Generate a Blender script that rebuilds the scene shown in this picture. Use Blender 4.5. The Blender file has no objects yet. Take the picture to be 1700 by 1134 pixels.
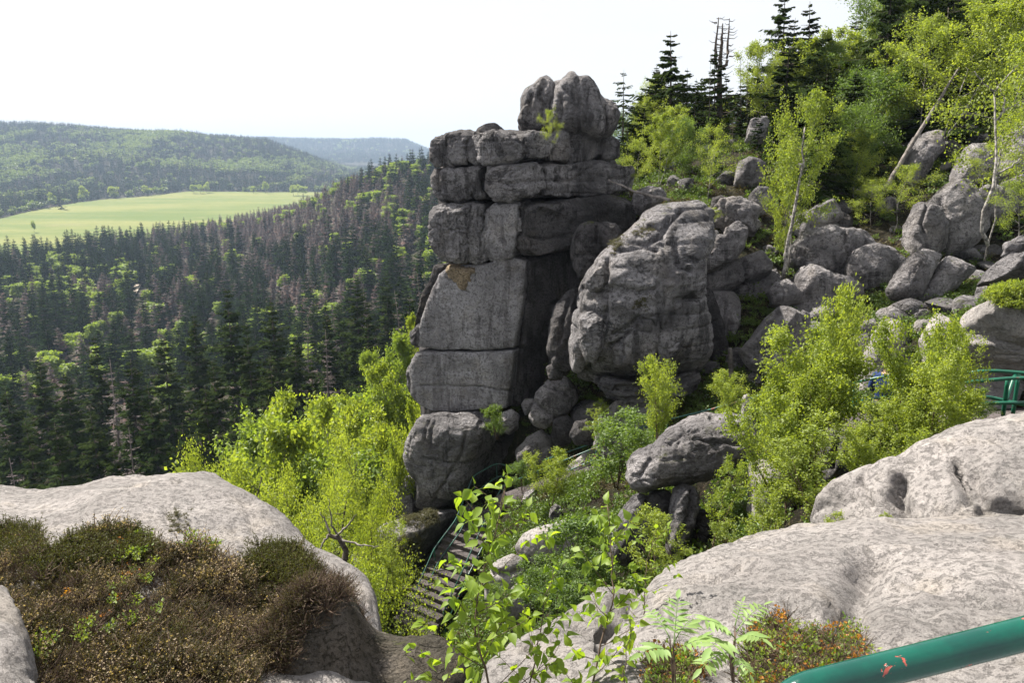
import bpy, bmesh, math, random
import numpy as np
from mathutils import Vector, Matrix, Euler

scene = bpy.context.scene
COL = scene.collection
R = math.radians
PI = math.pi

# ------------------------------------------------------------------ camera
FPX = 1322.0                                   # focal length in photograph pixels (28 mm)
PITCH = R(13.9)
cam_data = bpy.data.cameras.new('camera')
cam_data.lens = 28.0
cam_data.sensor_width = 36.0
cam_data.clip_start = 0.05
cam_data.clip_end = 60000
cam = bpy.data.objects.new('camera', cam_data)
COL.objects.link(cam)
cam.location = (0, 0, 0)
cam.rotation_euler = (PI / 2 - PITCH, 0, 0)
scene.camera = cam

# ------------------------------------------------------------------ sky, sun, exposure
SUN_AZ, SUN_EL = R(-52), R(50)                 # azimuth measured from +Y towards +X
world = bpy.data.worlds.new('World')
scene.world = world
world.use_nodes = True
wn, wl = world.node_tree.nodes, world.node_tree.links
wn.clear()
w_out = wn.new('ShaderNodeOutputWorld')
w_bg = wn.new('ShaderNodeBackground')
w_bg.inputs['Strength'].default_value = 0.068
sky = wn.new('ShaderNodeTexSky')
sky.sky_type = 'NISHITA'
sky.sun_disc = False
sky.sun_elevation = SUN_EL
sky.sun_rotation = SUN_AZ
sky.altitude = 600
sky.air_density = 1.0
sky.dust_density = 3.0
# thin bright high cloud veiling the whole sky
w_tc = wn.new('ShaderNodeTexCoord')
w_map = wn.new('ShaderNodeMapping')
w_map.inputs['Scale'].default_value = (1.0, 1.0, 5.0)
w_no = wn.new('ShaderNodeTexNoise')
w_no.inputs['Scale'].default_value = 2.2
w_no.inputs['Detail'].default_value = 5
w_ramp = wn.new('ShaderNodeMapRange')
w_ramp.inputs['From Min'].default_value = 0.3
w_ramp.inputs['From Max'].default_value = 0.7
w_ramp.inputs['To Min'].default_value = 0.68
w_ramp.inputs['To Max'].default_value = 0.94
w_mix = wn.new('ShaderNodeMix')
w_mix.data_type = 'RGBA'
w_mix.inputs['B'].default_value = (5.4, 5.35, 5.35, 1)
wl.new(w_tc.outputs['Generated'], w_map.inputs['Vector'])
wl.new(w_map.outputs['Vector'], w_no.inputs['Vector'])
wl.new(w_no.outputs['Fac'], w_ramp.inputs['Value'])
wl.new(w_ramp.outputs['Result'], w_mix.inputs['Factor'])
wl.new(sky.outputs['Color'], w_mix.inputs['A'])
wl.new(w_mix.outputs['Result'], w_bg.inputs['Color'])
wl.new(w_bg.outputs['Background'], w_out.inputs['Surface'])

sun_data = bpy.data.lights.new('sun', 'SUN')
sun_data.energy = 5.0
sun_data.angle = R(0.6)
sun_data.color = (1.0, 0.94, 0.84)
sun = bpy.data.objects.new('sun', sun_data)
COL.objects.link(sun)
sun_dir = Vector((math.sin(SUN_AZ) * math.cos(SUN_EL), math.cos(SUN_AZ) * math.cos(SUN_EL), math.sin(SUN_EL)))
sun.rotation_euler = sun_dir.to_track_quat('Z', 'Y').to_euler()
sun.location = sun_dir * 50

vs = scene.view_settings
vs.view_transform = 'Standard'
vs.look = 'None'
vs.gamma = 1
vs.use_curve_mapping = False
vs.exposure = 1.5
scene.cycles.max_bounces = 6
scene.cycles.diffuse_bounces = 3
scene.cycles.transmission_bounces = 4
scene.cycles.glossy_bounces = 2
scene.cycles.transparent_max_bounces = 4
scene.cycles.volume_bounces = 0
scene.cycles.use_denoising = True

# ------------------------------------------------------------------ pixel <-> place
cp, sp = math.cos(PITCH), math.sin(PITCH)

def at(px, py, y):
    """the point of the world seen at photograph pixel (px, py), y metres ahead"""
    u = (px - 850) / FPX
    v = (567 - py) / FPX
    t = y / (cp + v * sp)
    return np.array((t * u, y, t * (v * cp - sp)))

def proj(P):
    P = np.asarray(P, float)
    d = P[..., 1] * cp - P[..., 2] * sp
    d = np.where(d < 1e-3, 1e-3, d)
    v = (P[..., 1] * sp + P[..., 2] * cp) / d
    return 850 + FPX * P[..., 0] / d, 567 - FPX * v, d

# ------------------------------------------------------------------ noise
_rng = np.random.RandomState(7)
_perm = _rng.permutation(256)
_perm = np.concatenate([_perm, _perm, _perm])
_g = _rng.normal(size=(256, 3))
_g /= np.linalg.norm(_g, axis=1)[:, None]

def pn(P, seed=0):
    P = np.asarray(P, float) + seed * 17.37
    i = np.floor(P).astype(np.int64)
    f = P - i
    i &= 255
    w = f * f * f * (f * (f * 6 - 15) + 10)
    out = 0
    for dx in (0, 1):
        wx = w[:, 0] if dx else 1 - w[:, 0]
        for dy in (0, 1):
            wy = w[:, 1] if dy else 1 - w[:, 1]
            a = _perm[_perm[(i[:, 0] + dx) & 255] + ((i[:, 1] + dy) & 255)]
            for dz in (0, 1):
                wz = w[:, 2] if dz else 1 - w[:, 2]
                h = _perm[a + ((i[:, 2] + dz) & 255)]
                g = _g[h]
                out = out + wx * wy * wz * (g[:, 0] * (f[:, 0] - dx) + g[:, 1] * (f[:, 1] - dy) + g[:, 2] * (f[:, 2] - dz))
    return out

def fbm(P, octs=4, seed=0, gain=0.5):
    P = np.asarray(P, float)
    s, a, fr = 0, 1.0, 1.0
    for o in range(octs):
        s = s + a * pn(P * fr, seed + o)
        a *= gain
        fr *= 2.03
    return s

# ------------------------------------------------------------------ mesh helpers
def tag(o, label=None, cat=None, group=None, kind=None):
    if label: o['label'] = label
    if cat: o['category'] = cat
    if group: o['group'] = group
    if kind: o['kind'] = kind
    return o

def empty(name, loc=(0, 0, 0), label=None, cat=None, group=None):
    o = bpy.data.objects.new(name, None)
    o.empty_display_size = 0.2
    o.location = [float(c) for c in loc]
    COL.objects.link(o)
    return tag(o, label, cat, group)

def mk_mesh(name, V, F, mats, smooth=True, mi=None):
    """F: list of (n,k) index arrays"""
    me = bpy.data.meshes.new(name)
    V = np.asarray(V, np.float32)
    F = [np.asarray(f, np.int32) for f in F if len(f)]
    me.vertices.add(len(V))
    me.vertices.foreach_set('co', V.ravel())
    nl = sum(f.size for f in F)
    npoly = sum(len(f) for f in F)
    me.loops.add(nl)
    me.loops.foreach_set('vertex_index', np.concatenate([f.ravel() for f in F]))
    me.polygons.add(npoly)
    tot = np.concatenate([np.full(len(f), f.shape[1], np.int32) for f in F])
    st = np.concatenate([[0], np.cumsum(tot)[:-1]]).astype(np.int32)
    me.polygons.foreach_set('loop_start', st)
    if smooth is True or smooth is False:
        me.polygons.foreach_set('use_smooth', np.full(npoly, smooth, bool))
    if mi is not None:
        me.polygons.foreach_set('material_index', np.asarray(mi, np.int32))
    me.update(calc_edges=True)
    me.validate(verbose=False)
    for m in (mats if isinstance(mats, (list, tuple)) else [mats]):
        me.materials.append(m)
    return me

def link(name, me, parent=None, loc=None):
    o = bpy.data.objects.new(name, me)
    COL.objects.link(o)
    if loc is not None: o.location = [float(c) for c in loc]
    if parent is not None: o.parent = parent
    return o

class MB:
    def __init__(s):
        s.V, s.Q, s.T, s.n = [], [], [], 0
    def add(s, V, Q=None, T=None):
        V = np.asarray(V, float)
        if Q is not None and len(Q): s.Q.append(np.asarray(Q) + s.n)
        if T is not None and len(T): s.T.append(np.asarray(T) + s.n)
        s.V.append(V)
        s.n += len(V)
    def tube(s, P, rad, sides=6, cap=True):
        P = np.asarray(P, float)
        n = len(P)
        rad = np.broadcast_to(np.asarray(rad, float), (n,))
        t = np.gradient(P, axis=0)
        t /= np.maximum(np.linalg.norm(t, axis=1), 1e-9)[:, None]
        ref = np.array((0.0, 0, 1)) if abs(t[0][2]) < 0.9 else np.array((1.0, 0, 0))
        a = np.cross(t, ref)
        a /= np.maximum(np.linalg.norm(a, axis=1), 1e-9)[:, None]
        b = np.cross(t, a)
        th = np.arange(sides) * 2 * PI / sides
        V = P[:, None, :] + rad[:, None, None] * (a[:, None, :] * np.cos(th)[None, :, None] + b[:, None, :] * np.sin(th)[None, :, None])
        i = np.arange(n - 1)[:, None] * sides
        j = np.arange(sides)[None, :]
        k = (j + 1) % sides
        Q = np.stack([i + j, i + sides + j, i + sides + k, i + k], -1).reshape(-1, 4)
        V = V.reshape(-1, 3)
        T = None
        if cap:
            c0, c1 = len(V), len(V) + 1
            V = np.concatenate([V, P[:1], P[-1:]])
            T = [[c0, q, (q + 1) % sides] for q in range(sides)]
            m = (n - 1) * sides
            T += [[c1, m + (q + 1) % sides, m + q] for q in range(sides)]
        s.add(V, Q, T)
    def box(s, lo, hi, M=None):
        lo, hi = np.asarray(lo, float), np.asarray(hi, float)
        V = np.array([[(lo, hi)[x][0], (lo, hi)[y][1], (lo, hi)[z][2]] for x in (0, 1) for y in (0, 1) for z in (0, 1)])
        if M is not None: V = V @ np.asarray(M)[:3, :3].T + np.asarray(M)[:3, 3]
        s.add(V, [[0, 1, 3, 2], [4, 6, 7, 5], [0, 4, 5, 1], [2, 3, 7, 6], [0, 2, 6, 4], [1, 5, 7, 3]])
    def mesh(s, name, mat, smooth=True, offset=None):
        V = np.concatenate(s.V)
        if offset is not None: V = V - np.asarray(offset)
        F = []
        if s.Q: F.append(np.concatenate(s.Q))
        if s.T: F.append(np.concatenate(s.T))
        return mk_mesh(name, V, F, mat, smooth)
    def build(s, name, mat, parent=None, smooth=True, origin=None):
        """verts are world places; origin = the parent's place"""
        if origin is None and parent is not None: origin = np.array(parent.location)
        if origin is None:
            V = np.concatenate(s.V)
            origin = np.array((V[:, 0].mean(), V[:, 1].mean(), V[:, 2].min()))
            return link(name, s.mesh(name, mat, smooth, origin), None, origin)
        return link(name, s.mesh(name, mat, smooth, origin), parent, None if parent is not None else origin)

# ------------------------------------------------------------------ materials
def new_mat(name):
    m = bpy.data.materials.new(name)
    m.use_nodes = True
    m.node_tree.nodes.clear()
    return m, m.node_tree.nodes, m.node_tree.links

def N(nodes, t, **kw):
    n = nodes.new(t)
    for k, v in kw.items():
        if k in n.inputs: n.inputs[k].default_value = v
        else: setattr(n, k, v)
    return n

def principled(nodes, links, rough=0.9, spec=0.2):
    out = nodes.new('ShaderNodeOutputMaterial')
    b = nodes.new('ShaderNodeBsdfPrincipled')
    b.inputs['Roughness'].default_value = rough
    b.inputs['Specular IOR Level'].default_value = spec
    links.new(b.outputs[0], out.inputs['Surface'])
    return b, out

def rgb(c): return (c[0], c[1], c[2], 1)

def mixc(nodes, links, fac, a, b, blend='MIX'):
    m = nodes.new('ShaderNodeMix')
    m.data_type = 'RGBA'
    m.blend_type = blend
    for s, v in (('Factor', fac), ('A', a), ('B', b)):
        if isinstance(v, bpy.types.NodeSocket): links.new(v, m.inputs[s])
        elif s == 'Factor': m.inputs[s].default_value = v
        else: m.inputs[s].default_value = rgb(v)
    return m.outputs['Result']

def noise(nodes, links, vec, scale, detail=5, rough=0.6, dist=0.0):
    n = nodes.new('ShaderNodeTexNoise')
    n.inputs['Scale'].default_value = scale
    n.inputs['Detail'].default_value = detail
    n.inputs['Roughness'].default_value = rough
    n.inputs['Distortion'].default_value = dist
    links.new(vec, n.inputs['Vector'])
    return n.outputs['Fac']

def ramp(nodes, links, v, a, b, lo=0.0, hi=1.0):
    n = nodes.new('ShaderNodeMapRange')
    n.interpolation_type = 'SMOOTHSTEP'
    n.inputs['From Min'].default_value = a
    n.inputs['From Max'].default_value = b
    n.inputs['To Min'].default_value = lo
    n.inputs['To Max'].default_value = hi
    links.new(v, n.inputs['Value'])
    return n.outputs['Result']

def mathn(nodes, links, op, a, b=None):
    n = nodes.new('ShaderNodeMath')
    n.operation = op
    for i, v in enumerate((a, b)):
        if v is None: continue
        if isinstance(v, bpy.types.NodeSocket): links.new(v, n.inputs[i])
        else: n.inputs[i].default_value = v
    return n.outputs[0]

def rock_mat(name, pale, mid, dark, k=1.0, stain=0.5, moss=0.25, streak=0.4, bump=1.0, speck=0.5, warm=0.25, lines=0.6, medb=1.6, bedb=0.7, fineb=0.55, dist=1.0, pitc=0.7):
    """k: feature frequency multiplier (1 = rocks some 20 m away)"""
    m, n, l = new_mat(name)
    b, out = principled(n, l, 0.92, 0.12)
    geo = n.new('ShaderNodeNewGeometry')
    pos = geo.outputs['Position']
    sepn = n.new('ShaderNodeSeparateXYZ'); l.new(geo.outputs['Normal'], sepn.inputs[0])
    def mapped(s, r=(0, 0, 0)):
        q = n.new('ShaderNodeMapping'); q.inputs['Scale'].default_value = s; q.inputs['Rotation'].default_value = r
        l.new(pos, q.inputs[0]); return q.outputs[0]
    v_run = mapped((1, 1, 0.14))
    v_bed = mapped((0.35, 0.35, 2.6), (0.10, -0.12, 0))
    big = noise(n, l, pos, 0.45 * k, 5, 0.62, 0.6 * dist)
    medn = noise(n, l, pos, 2.1 * k, 8, 0.68 if dist > 0.5 else 0.74, 0.4 * dist)
    fine = noise(n, l, pos, 11 * k, 7, 0.75)
    grain = noise(n, l, pos, 60 * k, 4, 0.75)
    stk = noise(n, l, v_run, 1.7 * k, 8, 0.7, 0.3)
    bed = noise(n, l, v_bed, 1.9 * k, 6, 0.65, 0.6 * dist)
    c = mixc(n, l, ramp(n, l, big, 0.40, 0.60), mid, pale)
    c = mixc(n, l, ramp(n, l, medn, 0.46, 0.60, 0, 0.8), c, pale)
    c = mixc(n, l, ramp(n, l, noise(n, l, pos, 0.9 * k, 4, 0.6), 0.52, 0.68, 0, warm), c, (pale[0] * 1.0, pale[1] * 0.90, pale[2] * 0.70))
    # dark crust of lichen, in blotches and in runs down the face
    bsum = mathn(n, l, 'ADD', mathn(n, l, 'MULTIPLY', medn, 0.5), mathn(n, l, 'MULTIPLY', fine, 0.5))
    bsum = mathn(n, l, 'ADD', bsum, mathn(n, l, 'MULTIPLY', mathn(n, l, 'SUBTRACT', big, 0.5), -0.5))
    bl = ramp(n, l, bsum, 0.50, 0.57, 0, stain * 0.7)
    bl = mathn(n, l, 'MAXIMUM', bl, ramp(n, l, noise(n, l, pos, 0.75 * k, 10, 0.7 if dist > 0.5 else 0.78, 0.8 * dist), 0.54, 0.62, 0, stain))
    c = mixc(n, l, bl, c, dark)
    sk = mathn(n, l, 'MULTIPLY', ramp(n, l, stk, 0.50, 0.62, 0, streak), ramp(n, l, sepn.outputs[2], 0.75, 0.2))
    c = mixc(n, l, sk, c, dark)
    # hairline joints
    def vein(vec, scale, width):
        q = noise(n, l, vec, scale, 3, 0.55, 0.5)
        q = mathn(n, l, 'ABSOLUTE', mathn(n, l, 'SUBTRACT', q, 0.5))
        return ramp(n, l, q, 0.0, width, 1.0, 0.0)
    v1 = vein(v_bed, 1.1 * k, 0.010)
    v2 = vein(pos, 0.95 * k, 0.007)
    msk = ramp(n, l, noise(n, l, pos, 0.8 * k, 2, 0.5), 0.45, 0.6)
    vn = mathn(n, l, 'MULTIPLY', mathn(n, l, 'MAXIMUM', v1, v2), mathn(n, l, 'MULTIPLY', msk, lines))
    c = mixc(n, l, vn, c, dark)
    # pits
    pit = ramp(n, l, fine, 0.47, 0.41)
    pitf = mathn(n, l, 'MULTIPLY', ramp(n, l, noise(n, l, pos, 24 * k, 3, 0.6), 0.36, 0.30), ramp(n, l, medn, 0.5, 0.4))
    pit = mathn(n, l, 'MAXIMUM', mathn(n, l, 'MULTIPLY', pit, 0.6), pitf)
    c = mixc(n, l, mathn(n, l, 'MULTIPLY', pit, pitc), c, dark)
    spk = mathn(n, l, 'MULTIPLY', mathn(n, l, 'MULTIPLY', ramp(n, l, grain, 0.54, 0.60), ramp(n, l, noise(n, l, pos, 1.6 * k, 4, 0.7), 0.50, 0.62)), speck)
    c = mixc(n, l, spk, c, dark)
    f2 = ramp(n, l, fine, 0.3, 0.7, 0.78, 1.2)
    f2 = mathn(n, l, 'MULTIPLY', f2, ramp(n, l, grain, 0.3, 0.7, 0.8, 1.2))
    mul = n.new('ShaderNodeVectorMath'); mul.operation = 'SCALE'
    l.new(c, mul.inputs[0]); l.new(f2, mul.inputs['Scale'])
    c = mul.outputs[0]
    if moss > 0:
        mm = mathn(n, l, 'MULTIPLY', ramp(n, l, sepn.outputs[2], 0.55, 0.9), ramp(n, l, noise(n, l, pos, 1.3 * k, 5, 0.7), 0.60 - 0.1 * moss, 0.68 - 0.1 * moss, 0, 0.8))
        c = mixc(n, l, mm, c, (0.075, 0.085, 0.025))
    l.new(c, b.inputs['Base Color'])
    h = mathn(n, l, 'ADD', mathn(n, l, 'MULTIPLY', fine, fineb), mathn(n, l, 'MULTIPLY', medn, medb))
    h = mathn(n, l, 'SUBTRACT', h, mathn(n, l, 'MULTIPLY', pit, 0.16))
    h = mathn(n, l, 'SUBTRACT', h, mathn(n, l, 'MULTIPLY', vn, 0.5))
    h = mathn(n, l, 'ADD', h, mathn(n, l, 'MULTIPLY', grain, 0.10 if bedb > 0.3 else 0.16))
    h = mathn(n, l, 'ADD', h, mathn(n, l, 'MULTIPLY', bed, bedb))
    bp = n.new('ShaderNodeBump'); bp.inputs['Strength'].default_value = 1.0
    bp.inputs['Distance'].default_value = 0.34 * bump / k
    l.new(h, bp.inputs['Height']); l.new(bp.outputs[0], b.inputs['Normal'])
    return m

def leaf_mat(name, c1, c2, trans=0.45, var=0.5, noise_scale=1.2, gloss=0.5):
    m, n, l = new_mat(name)
    out = n.new('ShaderNodeOutputMaterial')
    oi = n.new('ShaderNodeObjectInfo')
    geo = n.new('ShaderNodeNewGeometry')
    nz = noise(n, l, geo.outputs['Position'], noise_scale, 3, 0.6)
    isl = geo.outputs['Random Per Island']
    f = mathn(n, l, 'ADD', mathn(n, l, 'MULTIPLY', ramp(n, l, nz, 0.35, 0.65), 0.35), mathn(n, l, 'MULTIPLY', isl, 0.35))
    f = mathn(n, l, 'ADD', f, mathn(n, l, 'MULTIPLY', oi.outputs['Random'], 0.3))
    c = mixc(n, l, f, c1, c2)
    b = n.new('ShaderNodeBsdfPrincipled')
    b.inputs['Roughness'].default_value = 0.55 if gloss > 0.1 else 0.9
    b.inputs['Specular IOR Level'].default_value = gloss
    l.new(c, b.inputs['Base Color'])
    t = n.new('ShaderNodeBsdfTranslucent')
    tc = n.new('ShaderNodeMix'); tc.data_type = 'RGBA'; tc.blend_type = 'MULTIPLY'; tc.inputs['Factor'].default_value = 1
    tc.inputs['B'].default_value = (1.95, 1.85, 0.75, 1)
    l.new(c, tc.inputs['A']); l.new(tc.outputs['Result'], t.inputs['Color'])
    ms = n.new('ShaderNodeMixShader'); ms.inputs[0].default_value = trans
    l.new(b.outputs[0], ms.inputs[1]); l.new(t.outputs[0], ms.inputs[2]); l.new(ms.outputs[0], out.inputs['Surface'])
    return m

def plain_mat(name, c1, c2, scale=8, rough=0.9, spec=0.2, bump=0.0, bdist=0.01, obj=False, rnd=0.0):
    m, n, l = new_mat(name)
    b, out = principled(n, l, rough, spec)
    if obj:
        tc = n.new('ShaderNodeTexCoord'); pos = tc.outputs['Object']
    else:
        geo = n.new('ShaderNodeNewGeometry'); pos = geo.outputs['Position']
    nz = noise(n, l, pos, scale, 5, 0.65)
    f = ramp(n, l, nz, 0.35, 0.65)
    if rnd:
        oi = n.new('ShaderNodeObjectInfo')
        f = mathn(n, l, 'ADD', mathn(n, l, 'MULTIPLY', f, 1 - rnd), mathn(n, l, 'MULTIPLY', oi.outputs['Random'], rnd))
    l.new(mixc(n, l, f, c1, c2), b.inputs['Base Color'])
    if bump:
        bp = n.new('ShaderNodeBump'); bp.inputs['Strength'].default_value = bump; bp.inputs['Distance'].default_value = bdist
        l.new(nz, bp.inputs['Height']); l.new(bp.outputs[0], b.inputs['Normal'])
    return m

M = {}
M['rock_near'] = rock_mat('pale near sandstone', (0.295, 0.275, 0.266), (0.235, 0.218, 0.211), (0.075, 0.078, 0.075), k=2.0, stain=0.34, moss=0.0, streak=0.15, bump=0.33, speck=0.85, lines=0.12, medb=0.55, bedb=0.02, fineb=0.55, dist=0.1, pitc=0.22)
M['rock_mid'] = rock_mat('grey sandstone', (0.30, 0.287, 0.294), (0.165, 0.158, 0.163), (0.032, 0.030, 0.031), k=1.3, stain=0.72, moss=0.05, streak=0.7, bump=0.8, medb=1.3, speck=0.4)
M['rock_pale'] = rock_mat('pale grey boulder sandstone', (0.36, 0.34, 0.345), (0.22, 0.208, 0.213), (0.045, 0.042, 0.043), k=1.3, stain=0.55, moss=0.05, streak=0.6, bump=0.8, medb=1.3, speck=0.4)
M['rock_face'] = rock_mat('grey smooth cliff sandstone', (0.31, 0.30, 0.308), (0.215, 0.208, 0.214), (0.055, 0.047, 0.048), k=1.5, stain=0.30, moss=0.0, streak=0.5, bump=0.45, speck=0.4, lines=0.35)
M['rock_warm'] = rock_mat('freshly broken buff sandstone', (0.36, 0.285, 0.19), (0.27, 0.215, 0.155), (0.065, 0.055, 0.05), k=1.5, stain=0.4, moss=0.0, streak=0.2, bump=0.8)
M['rock_dark'] = rock_mat('stained sandstone with painted shade', (0.13, 0.122, 0.124), (0.07, 0.066, 0.068), (0.022, 0.021, 0.021), k=1.3, stain=0.7, moss=0.08, streak=0.6, bump=0.8)  # dark copy for turned faces and gaps: stain plus painted shade
M['soil'] = plain_mat('dark forest soil', (0.030, 0.024, 0.018), (0.075, 0.06, 0.042), 3.0, 0.95, 0.1, 0.6, 0.05)
M['birch'] = leaf_mat('young birch leaves', (0.115, 0.165, 0.026), (0.235, 0.285, 0.05), 0.48)
M['birch_near'] = leaf_mat('bright young birch leaves', (0.10, 0.175, 0.016), (0.215, 0.29, 0.028), 0.52, noise_scale=6)
M['birch_deep'] = leaf_mat('green birch leaves', (0.055, 0.105, 0.022), (0.125, 0.185, 0.038), 0.45)
M['beech'] = leaf_mat('spring beech leaves', (0.09, 0.145, 0.026), (0.20, 0.265, 0.05), 0.45)
M['far_leaf'] = leaf_mat('far spring broadleaf crowns', (0.08, 0.125, 0.04), (0.17, 0.21, 0.06), 0.3, noise_scale=0.01)
M['spruce'] = leaf_mat('dark spruce needles', (0.008, 0.019, 0.005), (0.036, 0.053, 0.012), 0.2, gloss=0.02)
M['spruce_far'] = leaf_mat('far spruce needles', (0.004, 0.012, 0.004), (0.030, 0.048, 0.011), 0.12, noise_scale=0.03, gloss=0.0)
M['dead'] = plain_mat('bare dead spruce twigs', (0.10, 0.085, 0.08), (0.19, 0.16, 0.15), 0.5, 0.95, 0.1, rnd=0.6)
M['dead_red'] = plain_mat('rust brown dying needles', (0.095, 0.055, 0.047), (0.19, 0.13, 0.115), 0.5, 0.95, 0.1, rnd=0.6)
M['bark'] = plain_mat('dark conifer bark', (0.05, 0.042, 0.036), (0.12, 0.10, 0.085), 9, 0.95, 0.1, 0.6, 0.02)
M['bark_grey'] = plain_mat('weathered grey wood', (0.10, 0.09, 0.083), (0.24, 0.215, 0.20), 7, 0.9, 0.1, 0.5, 0.01)
M['bark_white'] = plain_mat('white birch bark', (0.07, 0.065, 0.06), (0.36, 0.335, 0.31), 9, 0.85, 0.15, 0.3, 0.01)
M['twig'] = plain_mat('brown twig bark', (0.055, 0.038, 0.028), (0.13, 0.09, 0.065), 30, 0.8, 0.2)
M['moss'] = leaf_mat('green moss and bilberry leaves', (0.045, 0.085, 0.014), (0.11, 0.17, 0.025), 0.3, noise_scale=2)
M['moss_dry'] = leaf_mat('dry olive moss', (0.055, 0.052, 0.018), (0.10, 0.10, 0.03), 0.15)
M['heather'] = leaf_mat('dry brown heather sprigs', (0.014, 0.014, 0.005), (0.135, 0.118, 0.055), 0.2, noise_scale=5, gloss=0.2)
M['heather_tip'] = leaf_mat('withered pale heather bells', (0.16, 0.12, 0.075), (0.36, 0.29, 0.19), 0.3, noise_scale=5, gloss=0.2)
M['heather_green'] = leaf_mat('dark green heather sprigs', (0.035, 0.045, 0.012), (0.10, 0.105, 0.03), 0.22, noise_scale=3, gloss=0.2)
M['berry_leaf'] = leaf_mat('glossy lingonberry leaves', (0.06, 0.13, 0.02), (0.20, 0.24, 0.03), 0.35, noise_scale=9, gloss=0.5)
M['berry_red'] = leaf_mat('orange young lingonberry leaves', (0.26, 0.085, 0.015), (0.36, 0.19, 0.02), 0.35, noise_scale=9, gloss=0.5)
M['rowan'] = leaf_mat('pale green rowan leaflets', (0.14, 0.24, 0.07), (0.24, 0.33, 0.11), 0.4, noise_scale=9)

# ------------------------------------------------------------------ ground heights: rows of distance y, columns of a = x / y
A_COL = np.array([-1.2, -0.8, -0.62, -0.45, -0.3, -0.2, -0.13, -0.08, 0.0, 0.12, 0.3, 0.45, 0.62, 0.8, 1.2])
ROWS = [
 (0.5,  [-3.6] * 15),
 (4,    [-6, -5.5, -5, -5, -5.5, -6, -6, -6, -6, -5.5, -4.6, -4.2, -4, -4, -4]),
 (8,    [-12, -11, -11, -11, -11, -10.5, -10, -9.7, -9.2, -8.4, -7, -6, -5, -4.4, -4]),
 (13,   [-19, -18, -17, -16.5, -16, -14.5, -12.8, -11.8, -10.6, -9.3, -7.6, -6.6, -5.4, -4.6, -3.8]),
 (17.5, [-25, -24, -23, -21.5, -20, -15.5, -13.2, -12.5, -10.4, -8.3, -6.8, -6.3, -5.2, -4.2, -3]),
 (22,   [-30, -29, -28, -26, -24, -20, -15.8, -13.6, -10.6, -7.0, -5.2, -4.9, -3.9, -2.9, -1.5]),
 (28,   [-35, -34, -33, -30, -27, -25, -22, -12, -5, -3.2, -2.8, -2.6, -1.6, -0.5, 1]),
 (36,   [-40, -39, -38, -35, -32, -29, -25, -16, -2.6, -1.6, -1.0, -0.6, 0.8, 2.4, 4]),
 (50,   [-44, -43, -42, -39, -36, -32, -27, -18, -3, -0.5, 1.0, 2.6, 5.0, 7.0, 9]),
 (70,   [-48, -47, -46, -42, -39, -35, -29, -20, -6, -1, 2, 4, 7, 10, 12]),
 (100,  [-53, -52, -50, -46, -41, -38, -33, -26, -10, -3, 1, 4, 7, 10, 13]),
 (170,  [-63, -62, -61, -59, -54, -50, -46, -40, -20, -8, 0, 3, 6, 10, 12]),
 (260,  [-70, -70, -70, -69, -64, -57, -51, -43, -22, -5, 5, 8, 8, 10, 10]),
 (350,  [-74, -74, -74, -73, -67, -55, -47, -37, -22, -8, 0, 5, 8, 10, 10]),
 (450,  [-77, -77, -77, -76, -66, -48, -36, -28, -18, -8, -3, 0, 0, 0, 0]),
 (600,  [-78, -78, -78, -76, -60, -32, -19, -15, -12, -10, -8, -5, -5, -5, -5]),
 (700,  [-79, -79, -79, -78, -68, -45, -32, -26, -22, -20, -20, -20, -20, -20, -20]),
 (900,  [-80, -80, -80, -80, -79, -76, -70, -60, -55, -50, -50, -50, -50, -50, -50]),
 (1250, [-74, -74, -76, -80, -80, -80, -80, -80, -78, -75, -75, -75, -75, -75, -75]),
 (1420, [-52, -52, -55, -68, -79, -80, -80, -80, -80, -80, -80, -80, -80, -80, -80]),
 (1600, [-22, -22, -24, -38, -60, -78, -80, -80, -80, -80, -80, -80, -80, -80, -80]),
 (2100, [58, 52, 47, 26, 5, -80, -80, -80, -80, -80, -80, -80, -80, -80, -80]),
 (2600, [50, 45, 38, 16, -10, -80, -80, -80, -80, -80, -80, -80, -80, -80, -80]),
 (3300, [10, 0, -20, -40, -70, -78, -78, -80, -80, -80, -80, -80, -80, -80, -80]),
 (3900, [0, 0, -30, -35, -40, -42, -45, -80, -80, -80, -80, -80, -80, -80, -80]),
 (4400, [24, 24, 24, 24, 24, 20, 16, -80, -80, -80, -80, -80, -80, -80, -80]),
 (5600, [24, 24, 24, 24, 22, 16, 12, -80, -80, -80, -80, -80, -80, -80, -80]),
 (8000, [-60] * 15),
 (9500, [-90] * 15),
]
RY = np.log(np.array([r[0] for r in ROWS]))
RZ = np.array([r[1] for r in ROWS], float)

def ground(x, y):
    x = np.asarray(x, float); y = np.maximum(np.asarray(y, float), 0.5)
    a = x / y
    per = np.stack([np.interp(a, A_COL, RZ[i]) for i in range(len(RZ))])
    ly = np.log(y)
    i = np.clip(np.searchsorted(RY, ly) - 1, 0, len(RY) - 2)
    f = (ly - RY[i]) / (RY[i + 1] - RY[i])
    f = np.clip(f, 0, 1)
    f = 0.5 * f + 0.5 * f * f * (3 - 2 * f)
    k = np.arange(a.size).reshape(a.shape)
    z = per[i, k] * (1 - f) + per[i + 1, k] * f if a.ndim else per[i] * (1 - f) + per[i + 1] * f
    P = np.stack([x, y, x * 0], -1).reshape(-1, 3)
    amp = np.clip(y * 0.012, 0.12, 1.0) + np.clip((y - 1300) * 0.006, 0, 9)
    n1 = (pn(P / 9.0, 3) * 1.0).reshape(np.shape(x))
    n2 = (fbm(P / 260.0, 3, 5)).reshape(np.shape(x))
    return z + np.clip(amp, 0, 1) * n1 * 0.8 + np.where((y > 1350), np.clip((y - 1350) / 500, 0, 1), 0) * n2 * 13

_ground0 = ground
GFIT, GFIT_NEW = [], []
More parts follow.
